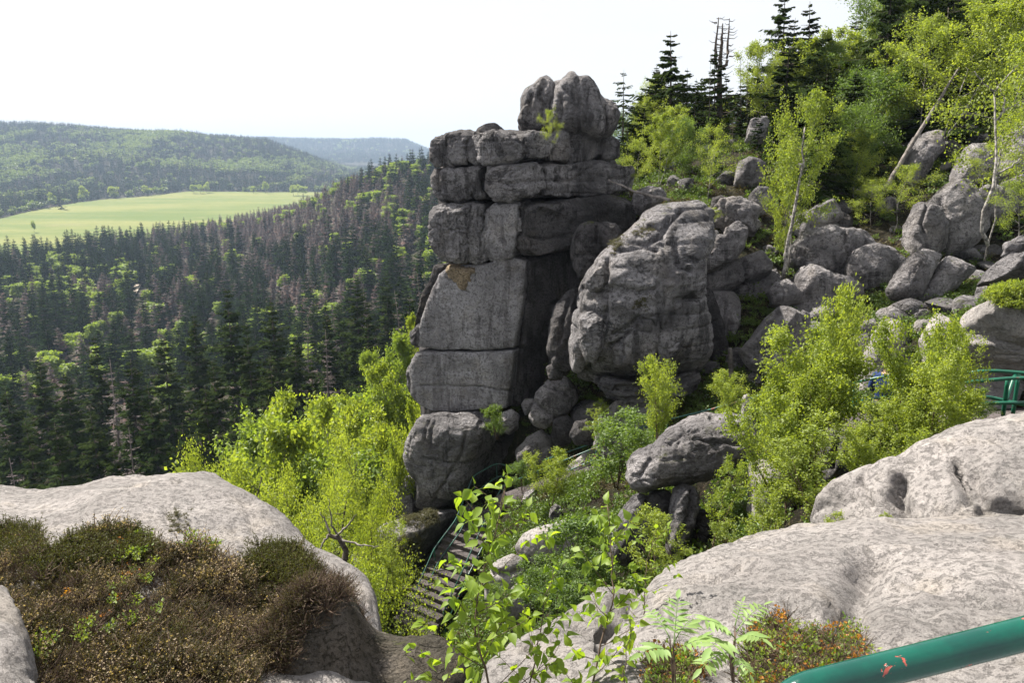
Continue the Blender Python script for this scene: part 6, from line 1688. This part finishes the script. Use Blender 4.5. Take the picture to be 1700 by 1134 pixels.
# ------------------------------------------------------------------ the hiker
def skin_body(name, verts, edges, radii, mat, parent, sub=2, root=0):
    me = bpy.data.meshes.new(name); me.from_pydata([tuple(v) for v in verts], edges, []); me.update()
    o = link(name, me, parent)
    sk = o.modifiers.new('skin', 'SKIN'); sk.use_smooth_shade = True
    for i, r_ in enumerate(radii):
        me.skin_vertices[0].data[i].radius = (r_, r_) if np.isscalar(r_) else r_
        me.skin_vertices[0].data[i].use_root = (i == root)
    ss = o.modifiers.new('smooth', 'SUBSURF'); ss.levels = sub; ss.render_levels = sub
    me.materials.append(M[mat])
    return o
M['skin'] = plain_mat('skin', (0.42, 0.25, 0.18), (0.50, 0.31, 0.23), 20, 0.6, 0.3)
M['jacket'] = plain_mat('blue jacket cloth', (0.012, 0.026, 0.09), (0.02, 0.04, 0.13), 12, 0.8, 0.2, 0.5, 0.01)
M['trousers'] = plain_mat('grey hiking trousers', (0.05, 0.055, 0.06), (0.09, 0.09, 0.10), 12, 0.85, 0.2, 0.5, 0.01)
M['cap'] = plain_mat('olive cap cloth', (0.10, 0.095, 0.06), (0.16, 0.15, 0.10), 20, 0.9, 0.1)
M['hair'] = plain_mat('grey brown hair', (0.10, 0.08, 0.06), (0.2, 0.17, 0.15), 60, 0.8, 0.2)
M['boot'] = plain_mat('dark boot leather', (0.02, 0.016, 0.013), (0.04, 0.032, 0.026), 20, 0.6, 0.4)
hf = at(1462, 700, 15.2); head_z = at(1462, 600, 15.2)[2]
hf = np.array((hf[0], hf[1], head_z - 1.76))
man = empty('person', hf, 'hiker in a blue jacket and olive cap seen from behind, leaning on the railing', 'person')
man.rotation_euler = (0, 0, R(-40))
# walks away to the left; figure faces +Y in its own frame
body_v = [(0, 0, .95), (0, .0, 1.10), (0, -.01, 1.28), (0, 0.0, 1.44), (0, .02, 1.52), (0, .035, 1.60), (0, .045, 1.70),
          (-.10, 0, .90), (-.12, .06, .50), (-.12, .02, .09), (-.12, .14, .05), (.10, 0, .90), (.12, -.04, .50), (.12, -.16, .10), (.12, -.05, .05),
          (-.19, 0, 1.42), (-.27, .03, 1.16), (-.23, .24, 1.05), (-.22, .32, 1.04), (.19, 0, 1.42), (.28, .02, 1.16), (.25, .22, 1.04), (.24, .30, 1.03)]
body_e = [(0, 1), (1, 2), (2, 3), (3, 4), (4, 5), (5, 6), (0, 7), (7, 8), (8, 9), (9, 10), (0, 11), (11, 12), (12, 13), (13, 14), (3, 15), (15, 16), (16, 17), (17, 18), (3, 19), (19, 20), (20, 21), (21, 22)]
body_r = [(.15, .11), (.14, .105), (.17, .12), (.14, .10), .06, .065, .085, .095, .062, .045, .04, .095, .062, .045, .04, .07, .048, .036, .03, .07, .048, .036, .03]
skin_body('body', body_v, body_e, body_r, 'skin', man)
skin_body('jacket', [(0, 0, .90), (0, 0, 1.10), (0, -.015, 1.30), (0, -.005, 1.43), (0, .01, 1.505), (-.19, 0, 1.43), (-.275, .03, 1.16), (-.235, .23, 1.05), (.19, 0, 1.43), (.285, .02, 1.16), (.255, .21, 1.04)],
          [(0, 1), (1, 2), (2, 3), (3, 4), (3, 5), (5, 6), (6, 7), (3, 8), (8, 9), (9, 10)], [(.19, .145), (.185, .135), (.205, .15), (.165, .125), .078, .092, .066, .05, .092, .066, .05], 'jacket', man)
skin_body('trousers', [(0, 0, .95), (-.10, 0, .86), (-.12, .06, .50), (-.12, .02, .12), (.10, 0, .86), (.12, -.04, .50), (.12, -.16, .13)],
          [(0, 1), (1, 2), (2, 3), (0, 4), (4, 5), (5, 6)], [(.16, .125), .11, .08, .065, .11, .08, .065], 'trousers', man)
for sx, fy, bz in ((-.12, .02, 0), (.12, -.16, .02)):
    skin_body('boot', [(sx, fy - .04, .06 + bz), (sx, fy + .06, .055 + bz), (sx, fy + .17, .045 + bz), (sx, fy, .15 + bz)], [(0, 1), (1, 2), (0, 3)], [.055, .052, .042, .055], 'boot', man, 1)
def ball(name, c, r, mat, parent, zmin=None, n=12):
    S_, Q_ = cubesphere(n); V_b = S_ * np.array(r) + np.array(c)
    if zmin is not None: V_b[:, 2] = np.maximum(V_b[:, 2], zmin)
    return link(name, mk_mesh(name, V_b, [Q_], M[mat]), parent)
ball('hair', (0, .025, 1.675), (.088, .10, .085), 'hair', man, 1.60)
ball('nose', (0, .135, 1.665), (.014, .02, .02), 'skin', man, None, 5)
for s_ in (-1, 1): ball('ear', (s_ * .09, .035, 1.665), (.014, .026, .034), 'skin', man, None, 5)
ball('cap', (0, .035, 1.715), (.100, .115, .080), 'cap', man, 1.700)
mb = MB()
th = np.linspace(-1.1, 1.1, 9); a_ = np.stack([np.sin(th) * .085, .035 + np.cos(th) * .105, 0 * th + 1.708], -1); b_ = np.stack([np.sin(th) * .085, .035 + np.cos(th) * .105 + .075 * np.cos(th * 1.3), 0 * th + 1.698], -1)
Vp = np.concatenate([a_, b_, a_ + (0, 0, .012), b_ + (0, 0, .008)]); i = np.arange(8)
mb.add(Vp, np.concatenate([np.stack([i, i + 1, i + 10, i + 9], -1), np.stack([i + 18, i + 27, i + 28, i + 19], -1), np.stack([i + 9, i + 10, i + 28, i + 27], -1)]))
link('cap_peak', mb.mesh('cap_peak', M['cap']), man)
for s_, hx, hy, hz in ((-1, -.22, .33, 1.04), (1, .24, .31, 1.03)):
    hv, he, hr_ = [(hx, hy - .03, hz), (hx, hy + .03, hz - .005)], [(0, 1)], [.028, .034]
    for f in range(4):
        o0 = len(hv); ox = hx + (f - 1.5) * .021
        L_f = [.030, .036, .034, .026][f]
        hv += [(ox, hy + .055, hz), (ox, hy + .055 + L_f, hz - .012), (ox, hy + .055 + L_f * 1.3, hz - .045)]
        he += [(1, o0), (o0, o0 + 1), (o0 + 1, o0 + 2)]; hr_ += [.010, .0095, .008]
    o0 = len(hv); hv += [(hx - s_ * .035, hy + .01, hz - .01), (hx - s_ * .05, hy + .045, hz - .03)]; he += [(0, o0), (o0, o0 + 1)]; hr_ += [.012, .010]
    skin_body('hand', hv, he, hr_, 'skin', man, 1, 1)

# ------------------------------------------------------------------ saplings with leaves one can count
def leaf_shape(seed, wid=0.62, fold=0.22, bendv=0.25):
    rs = np.random.RandomState(seed)
    t = np.array([0.0, 0.12, 0.30, 0.50, 0.72, 0.88, 1.0])
    w = np.array([0.0, 0.55, 0.98, 0.86, 0.46, 0.16, 0.0]) * wid * 0.5
    z = -bendv * t ** 2 * (1 + rs.uniform(-.4, .4))
    V = [(0, 0, 0)]
    for i in range(1, 6):
        k = 1 + rs.uniform(-0.06, 0.06)
        V += [(t[i], w[i] * k, z[i] + w[i] * fold * 2), (t[i], 0, z[i]), (t[i], -w[i] * k, z[i] + w[i] * fold * 2)]
    V.append((1, 0, z[6]))
    Q_, T3 = [], [[0, 2, 1], [0, 3, 2]]
    for i in range(4):
        a = 1 + 3 * i
        Q_ += [[a, a + 1, a + 4, a + 3], [a + 1, a + 2, a + 5, a + 4]]
    a = 13; T3 += [[a, a + 1, 16], [a + 1, a + 2, 16]]
    V += [(-0.28, 0.008, 0.03), (-0.28, -0.008, 0.03), (0.02, -0.008, 0), (0.02, 0.008, 0)]
    Q_.append([17, 18, 19, 20])
    return mk_mesh('leaf', V, [np.array(Q_), np.array(T3)], M['birch_near'], True)
LEAF = [leaf_shape(i, 0.60 + 0.05 * i, 0.1 + 0.08 * i, 0.12 + 0.12 * i) for i in range(4)]

def orient(d, up):
    d = d / np.linalg.norm(d); s_ = np.cross(up, d); s_ /= max(np.linalg.norm(s_), 1e-6); u = np.cross(d, s_)
    return Matrix(((d[0], s_[0], u[0]), (d[1], s_[1], u[1]), (d[2], s_[2], u[2])))

def sapling(label, stem, D, nb, nl, size, seed, blen=0.35, t0=0.1, rstem=0.006, root=None):
    rs = np.random.RandomState(seed)
    P = np.array([at(q[0], q[1], q[2] if len(q) > 2 else D) for q in stem])
    P = smooth_path(P, 4)
    L = np.concatenate([[0], np.cumsum(np.linalg.norm(np.diff(P, axis=0), axis=1))])
    tot = L[-1]
    def on(t):
        return np.array([np.interp(t * tot, L, P[:, c]) for c in range(3)])
    e = empty('birch_sapling', P[0], label, 'sapling', 'leafy birch saplings in the foreground')
    mb = MB(); k = 22
    SP = np.array([on(t) for t in np.linspace(0, 1, k)]); SP[1:-1] += rs.normal(scale=0.004, size=(k - 2, 3))
    mb.tube(SP, np.linspace(rstem, rstem * 0.22, k), 7)
    mb.build('stem', M['twig'], e)
    nodes = []
    for b in range(nb):
        t = t0 + (0.97 - t0) * (b + rs.uniform(0, 0.7)) / nb
        p = on(t); az = b * 2.4 + rs.uniform(-.6, .6)
        d = np.array((math.cos(az), math.sin(az) * 0.7, rs.uniform(0.3, 0.9)))
        ln = blen * (1.15 - 0.75 * t) * rs.uniform(0.6, 1.2)
        B_ = bend_path(p, d, ln, 6, rs, 0.10, 0.06)
        mb = MB(); mb.tube(B_, np.linspace(rstem * 0.42 * (1.1 - 0.5 * t), rstem * 0.13, 7), 5)
        mb.build('twig', M['twig'], e)
        for q in range(1, 7):
            nodes.append((B_[q], B_[q] - B_[q - 1]))
            if rs.uniform() < 0.55: nodes.append(((B_[q] + B_[q - 1]) / 2, B_[q] - B_[q - 1]))
            if q == 6: nodes.append((B_[q], B_[q] - B_[q - 1]))
    for q in np.linspace(0.55, 1, 10): nodes.append((on(q), on(min(1, q + 0.01)) - on(q - 0.02)))
    rs.shuffle(nodes)
    org = np.array(e.location)
    for j, (p, d) in enumerate(nodes[:nl]):
        dd = d / np.linalg.norm(d) * 0.7 + rs.normal(scale=0.6, size=3) + np.array((0, 0, -0.55))
        o = bpy.data.objects.new('leaf', LEAF[rs.randint(4)]); COL.objects.link(o); o.parent = e
        s_ = size * rs.uniform(0.6, 1.15)
        up = np.array((0.0, 0.0, 1.0)) + rs.normal(scale=0.5, size=3)
        mt = orient(dd, up).to_4x4()
        off = np.array(mt.to_3x3() @ Vector((0.28 * s_, 0, 0)))
        mt.translation = Vector(p + off - org)
        o.matrix_local = mt @ Matrix.Scale(s_, 4)
    return e
sapling('tallest leafy birch sapling at the bottom centre, its top before the stairs', [(818, 1300, 2.5), (812, 1134, 2.6), (795, 1085, 2.65), (788, 1040, 2.7), (800, 960, 2.75), (825, 880, 2.8), (838, 815, 2.85)], 2.6, 26, 298, 0.056, 1, 0.36, 0.15)
sapling('leafy birch sapling leaning right, with its tip before the split rock', [(960, 1300, 2.5), (985, 1134, 2.7), (1000, 1060, 2.8), (1020, 990, 2.9), (1016, 920, 3.0), (1008, 838, 3.1)], 2.8, 16, 170, 0.052, 2, 0.30, 0.2)
sapling('slim middle birch sapling between the tallest and the leaning one', [(870, 1300, 2.5), (880, 1134, 2.6), (895, 1065, 2.65), (905, 1000, 2.7), (918, 950, 2.8), (928, 930, 2.8)], 2.6, 15, 170, 0.050, 3, 0.30, 0.2, 0.0045)
sapling('low birch shoot at the bottom edge left of the rowan', [(1010, 1300, 2.3), (1030, 1160, 2.35), (1040, 1090, 2.4), (1050, 1040, 2.45)], 2.35, 7, 50, 0.040, 4, 0.20, 0.3, 0.004)
sapling('short birch shoot at the bottom edge below the dark shoulder rock', [(750, 1300, 2.5), (745, 1180, 2.5), (742, 1110, 2.55), (748, 1050, 2.6)], 2.5, 6, 50, 0.042, 5, 0.22, 0.3, 0.004)
sapling('yellow green birch sapling right behind the leaning one, before the slab rim', [(1065, 1100, 3.6), (1068, 1000, 3.7), (1075, 930, 3.8), (1090, 880, 3.9)], 3.7, 9, 70, 0.040, 6, 0.28, 0.2, 0.004)

# rowan: feathered leaves of paired leaflets
def leaflet_mesh():
    t = np.array([0, .25, .6, 1.0]); w = np.array([0, .15, .14, 0]); z = -0.12 * t ** 2
    V = [(0, 0, 0), (.25, .15, .02), (.25, 0, z[1]), (.25, -.15, .02), (.6, .14, 0), (.6, 0, z[2]), (.6, -.14, 0), (1, 0, z[3])]
    return mk_mesh('leaflet', V, [np.array([[1, 2, 5, 4], [2, 3, 6, 5]]), np.array([[0, 2, 1], [0, 3, 2], [4, 5, 7], [5, 6, 7]])], M['rowan'])
LL = leaflet_mesh()
def rowan(label, base, fronds, seed):
    rs = np.random.RandomState(seed)
    org = at(*base)
    e = empty('rowan_seedling', org, label, 'seedling', 'rowan seedlings in the foreground')
    for (fx, fy, fd, tx, ty, td) in fronds:
        a, b = at(fx, fy, fd), at(tx, ty, td)
        mid = (a + b) / 2 + np.array((0, 0, 0.22 * np.linalg.norm(b - a)))
        t = np.linspace(0, 1, 9)[:, None]
        C_ = a * (1 - t) ** 2 + 2 * mid * t * (1 - t) + b * t * t
        mb = MB(); mb.tube(C_, np.linspace(.0022, .0008, 9), 5)
        fo = mb.build('frond', M['rowan'], e)
        Lf = np.linalg.norm(b - a)
        for q in range(2, 9):
            tg_ = C_[min(q + 1, 8)] - C_[q - 1]; tg_ /= np.linalg.norm(tg_)
            sd_ = np.cross(tg_, (0, 0, 1.0)); sd_ /= np.linalg.norm(sd_)
            for s_ in ((-1, 1) if q < 8 else (0,)):
                d = sd_ * s_ * 1.0 + tg_ * (0.55 if s_ else 1) + np.array((0, 0, rs.uniform(-.35, .05)))
                o = bpy.data.objects.new('leaflet', LL); COL.objects.link(o); o.parent = fo
                mt = orient(d, np.array((0, 0, 1.0)) + rs.normal(scale=.2, size=3)).to_4x4(); mt.translation = Vector(C_[q] - org)
                o.matrix_local = mt @ Matrix.Scale(Lf * rs.uniform(0.30, 0.38) * (0.8 if q in (2, 7) else 1), 4)
    tops = [at(f[0], f[1], f[2]) for f in fronds]
    mb = MB(); c = np.mean(tops, 0)
    mb.tube(np.array([org, org * .5 + c * .5 + (0.01, 0, 0), tops[-1]]), [.005, .004, .002], 6)
    for tp in tops[:-1]: mb.tube(np.array([org * .4 + c * .6, tp]), [.003, .002], 5)
    mb.build('stem', M['twig'], e)
rowan('rowan seedling with feathery pale leaves, left of the orange lingonberry patch', (1118, 1230, 2.3), [(1115, 1085, 2.3, 1065, 1085, 2.2), (1118, 1075, 2.3, 1125, 995, 2.4), (1120, 1085, 2.3, 1180, 1060, 2.25), (1112, 1060, 2.3, 1078, 1015, 2.4), (1118, 1070, 2.3, 1150, 1030, 2.45)], 1)
rowan('larger rowan seedling with feathery pale leaves, nearest the orange lingonberry patch', (1215, 1230, 2.3), [(1220, 1060, 2.3, 1165, 1030, 2.25), (1222, 1050, 2.35, 1268, 1005, 2.4), (1218, 1065, 2.3, 1265, 1060, 2.2), (1210, 1085, 2.25, 1165, 1110, 2.15), (1215, 1090, 2.2, 1245, 1120, 2.1), (1220, 1040, 2.4, 1232, 1000, 2.45), (1210, 1075, 2.3, 1180, 1075, 2.15)], 2)

# ------------------------------------------------------------------ heather, lingonberry, moss, undergrowth
def sprig(seed, n, h, spread, leaf, mat, twigs=10, fl=None):
    rs = np.random.RandomState(seed)
    mb = MB(); P, PF = [], []
    for t in range(twigs):
        a = rs.uniform(0, 6.28); B_ = bend_path((0, 0, 0), (math.cos(a) * spread, math.sin(a) * spread, 1), h * rs.uniform(.6, 1), 4, rs, 0.22)
        mb.tube(B_, [.0022 * h / .12, .0018 * h / .12, .0014 * h / .12, .001 * h / .12, .0006 * h / .12], 3, False)
        f = rs.uniform(1.0, 4, n // twigs); q = np.minimum(f.astype(int), 3); f = (f - q)[:, None]
        P.append(B_[q] * (1 - f) + B_[q + 1] * f)
    P = np.concatenate(P)
    V, Q = leaf_cloud(P + rs.normal(scale=leaf * 0.3, size=P.shape), leaf, rs, droop=-0.5)
    wv = np.concatenate(mb.V); wq = np.concatenate(mb.Q)
    return mk_mesh('sprig', np.concatenate([wv, V]), [wq, Q + len(wv)], [M['twig'], M[mat]], False, [0] * len(wq) + [1] * len(Q))

def spread_on(nm, key, polys, count, src, seed, s0=0.7, s1=1.3, up=0.5, lift=0.0, cl=0):
    rs = np.random.RandomState(seed)
    PP, NN = [], []
    tot = sum(w for _, w in polys)
    for poly, w in polys:
        p, nn = surf_points(key, poly, int(count * w / tot), rs)
        PP.append(p); NN.append(nn)
    p, nn = np.concatenate(PP), np.concatenate(NN)
    if not len(p): return
    # lean outward from the stone
    g = nn * (1 - up) + np.array((0, 0, up)); g /= np.linalg.norm(g, axis=1)[:, None]
    tx = -np.arcsin(np.clip(g[:, 1], -1, 1)); ty = np.arctan2(g[:, 0], g[:, 2])
    sc_ = rs.uniform(s0, s1, len(p))[:, None] * np.ones((1, 3))
    if cl:
        f = fbm(p * 2.2, 3, 5) + 0.25
        sc_ = sc_ * np.clip(0.55 + 1.1 * f, 0.35, 1.35)[:, None]
    o = scatter_nodes(nm, p + g * lift, rs.uniform(0, 6.28, len(p)), sc_, source(nm + '_source', src), np.stack([tx, ty], -1))
    return tag(o, kind='stuff')

HE4 = sprig(4, 140, .17, .5, .010, 'heather_tip', 12)
HE = [sprig(1, 260, .15, .55, .0105, 'heather', 14), sprig(2, 260, .14, .55, .010, 'heather_green', 14), sprig(3, 60, .16, .7, .008, 'heather', 16)]
zone = [([(-80, 902), (0, 890), (60, 890), (68, 917), (50, 952), (80, 947), (100, 927), (150, 902), (200, 890), (245, 902), (290, 922), (345, 927), (420, 952), (480, 982), (500, 1000), (470, 1060), (430, 1134), (380, 1300), (-80, 1300)], 1.0)]
top = [([(60, 937), (110, 917), (150, 900), (200, 888), (240, 900), (262, 927), (200, 947), (120, 962), (70, 972)], 1.0), ([(-60, 900), (0, 888), (60, 890), (66, 917), (30, 952), (-60, 962)], .6), ([(425, 927), (470, 915), (510, 942), (530, 972), (500, 997), (450, 977), (420, 952)], .7)]
spread_on('heather', 'LF', zone, 3600, HE[0], 1, 0.4, 1.1, 0.35, cl=1)
spread_on('heather', 'LF', zone, 1100, HE[2], 2, 0.6, 1.15, 0.3)
spread_on('pale_heather', 'LF', zone, 520, HE4, 21, 0.8, 1.35, 0.4, cl=1)
spread_on('green_heather', 'LF', top, 1300, HE[1], 3, 0.6, 1.2, 0.5)
spread_on('green_heather', 'LF', zone, 1500, HE[1], 4, 0.5, 0.95, 0.4, cl=1)
spread_on('heather', 'LF', [([(500, 940), (560, 965), (590, 1010), (600, 1060), (540, 1060), (480, 1030)], 1)], 260, HE[2], 5, 0.5, 1.0, 0.4)
spread_on('heather', 'LF2', [([(440, 1010), (500, 950), (560, 955), (575, 990), (520, 1060), (470, 1134), (430, 1134)], 1)], 300, HE[2], 25, 0.6, 1.1, 0.2)
spread_on('heather', 'LF2', [([(440, 1010), (500, 950), (530, 960), (500, 1060), (450, 1134), (430, 1134)], 1)], 260, HE[0], 26, 0.4, 0.8, 0.2)
BR = [sprig(11, 26, .10, .8, .022, 'berry_leaf', 6), sprig(12, 22, .10, .8, .022, 'berry_red', 6)]
spread_on('lingonberry', 'LF', [([(200, 915), (250, 905), (250, 990), (190, 960)], 1), ([(130, 1000), (260, 960), (260, 1060), (130, 1100)], 1), ([(60, 1080), (90, 1080), (90, 1120), (60, 1120)], .5), ([(310, 910), (360, 900), (360, 930), (310, 930)], .5)], 60, BR[0], 6, 0.6, 1.0, 0.5, 0.06)
spread_on('lingonberry', 'LF', [([(170, 895), (250, 910), (230, 990), (170, 950)], 1), ([(110, 1000), (220, 980), (220, 1080), (110, 1080)], .7)], 12, BR[1], 7, 0.5, 0.8, 0.5, 0.06)
bz = [([(1235, 1110), (1250, 1050), (1290, 1030), (1335, 1062), (1400, 1045), (1435, 1085), (1425, 1120), (1350, 1160), (1240, 1180)], 1.0), ([(1080, 1110), (1130, 1095), (1165, 1120), (1150, 1180), (1080, 1180)], .35)]
spread_on('lingonberry', 'F2', bz, 330, BR[0], 8, 0.45, 0.9, 0.6, 0.01)
spread_on('orange_lingonberry', 'F2', bz, 150, BR[1], 9, 0.45, 0.85, 0.6, 0.015)
spread_on('dry_twigs', 'F2', bz, 330, HE[2], 10, 0.45, 0.8, 0.5)
MS = [sprig(21, 240, .12, 1.3, .016, 'moss', 14), sprig(22, 240, .10, 1.3, .012, 'moss_dry', 14)]
spread_on('moss', 'LF', [([(275, 850), (312, 855), (318, 885), (290, 890)], 1)], 90, MS[1], 11, 0.15, 0.35, 0.2)
spread_on('bilberry_cushion', 'rib', [([(1640, 470), (1700, 440), (1760, 450), (1760, 520), (1650, 505)], 1)], 500, sprig(23, 200, .22, .9, .034, 'birch', 12), 12, 0.7, 1.2, 0.6)
spread_on('moss', 'hero', [([(1010, 405), (1040, 390), (1050, 400), (1015, 430)], 1), ([(1055, 380), (1085, 370), (1085, 395), (1050, 395)], .5), ([(1055, 500), (1080, 492), (1075, 515), (1050, 515)], .4)], 130, MS[1], 13, 0.6, 1.2, 0.3)
spread_on('moss', 'tower_foot', [([(665, 835), (720, 845), (730, 870), (700, 880), (665, 870)], 1), ([(640, 900), (700, 880), (700, 900), (640, 920)], .3)], 420, MS[1], 14, 0.9, 1.6, 0.3)
spread_on('moss', 'b14', [([(1150, 380), (1180, 340), (1240, 380), (1180, 420)], 1)], 40, MS[0], 15, 0.8, 1.4, 0.5)

# undergrowth of the gully and the slope: bilberry, moss, dry grass
def slope_rocks(x, y):
    '''the boulder pile, where little grows'''
    px, py, _ = proj(np.stack([x, y, ground(x, y)], -1))
    return (px > 1170) & (px < 1640) & (py > 360) & (py < 640) & (y > 16)
def cover(nm, n, src, a0, a1, y0, y1, seed, s0, s1, thr=-9, fseed=3):
    rs = np.random.RandomState(seed)
    y = np.sqrt(rs.uniform(y0 * y0, y1 * y1, n)); x = rs.uniform(a0, a1, n) * y
    f = fbm(np.stack([x, y, 0 * x], -1) / 2.6, 3, fseed)
    m = (f > thr) & off_way(x, y)
    m &= ~(slope_rocks(x, y) & (rs.uniform(size=n) < 0.5))
    x, y = x[m], y[m]
    P = np.stack([x, y, ground(x, y) - 0.02], -1)
    o = scatter_nodes(nm, P, rs.uniform(0, 6.28, len(x)), rs.uniform(s0, s1, len(x))[:, None] * np.ones((1, 3)), source(nm + '_source', src))
    return tag(o, kind='stuff')
UG = [sprig(31, 150, .30, 1.4, .055, 'moss', 12), sprig(32, 110, .30, 1.3, .045, 'heather', 14), sprig(33, 130, .38, 1.0, .06, 'birch_deep', 12)]
cover('bilberry_undergrowth', 6500, UG[0], -0.16, 0.85, 6, 24, 1, 0.7, 1.4, -0.35)
cover('bilberry_undergrowth', 9000, UG[0], 0.0, 0.85, 24, 60, 2, 0.8, 1.6, -0.05)
cover('dry_undergrowth', 3000, UG[1], -0.16, 0.85, 6, 24, 3, 0.6, 1.2, 0.0, 8)
cover('dry_undergrowth', 5000, UG[1], 0.0, 0.85, 24, 55, 4, 0.8, 1.5, 0.05, 8)
cover('leafy_undergrowth', 1600, UG[2], -0.16, 0.85, 6, 40, 5, 0.6, 1.4, 0.12, 12)

# loose stones between the boulders
rs = np.random.RandomState(12)
RB_ = []
for i in range(5):
    S_, Q_ = cubesphere(7)
    V = S_ * np.array((1, rs.uniform(.7, 1), rs.uniform(.55, .85)))
    for c in range(9):
        d = rs.normal(size=3); d /= np.linalg.norm(d); h = V @ d; V = V - d[None] * (np.maximum(h - .62 * h.max(), 0) * .95)[:, None]
    V = V + S_ * (0.10 * fbm(S_ * 1.5, 3, i))[:, None]
    RB_.append(mk_mesh('stone', V * 0.5, [Q_], M['rock_mid']))
for v in range(5):
    n_s = 70
    y = np.sqrt(rs.uniform(15 ** 2, 38 ** 2, n_s)); x = rs.uniform(0.02, 0.75, n_s) * y
    sc_ = rs.uniform(0.35, 1.0, n_s) ** 1.2 * 1.55
    ok_ = slope_rocks(x, y) | (np.arange(n_s) % 3 == 0)
    ok_ &= off_way(x, y, 1.2)
    x, y, sc_ = x[ok_], y[ok_], sc_[ok_]; n_s = len(x)
    P = np.stack([x, y, ground(x, y) - 0.02 * sc_], -1)
    tag(scatter_nodes('rubble', P, rs.uniform(0, 6.28, n_s), sc_[:, None] * np.ones((1, 3)), source('stone_source', RB_[v]), rs.uniform(-.4, .4, (n_s, 2))), kind='stuff')

# ------------------------------------------------------------------ air
def haze(density):
    m, n, l = new_mat('valley haze')
    out = n.new('ShaderNodeOutputMaterial')
    v = n.new('ShaderNodeVolumePrincipled')
    v.inputs['Color'].default_value = (0.58, 0.75, 1.0, 1)
    v.inputs['Density'].default_value = density
    v.inputs['Anisotropy'].default_value = 0.0
    l.new(v.outputs[0], out.inputs['Volume'])
    mb = MB(); mb.box((-17000, -300, -130), (17000, 9900, 130))
    o = mb.build('haze', m, None, False)
    tag(o, kind='stuff')
haze(0.00013)
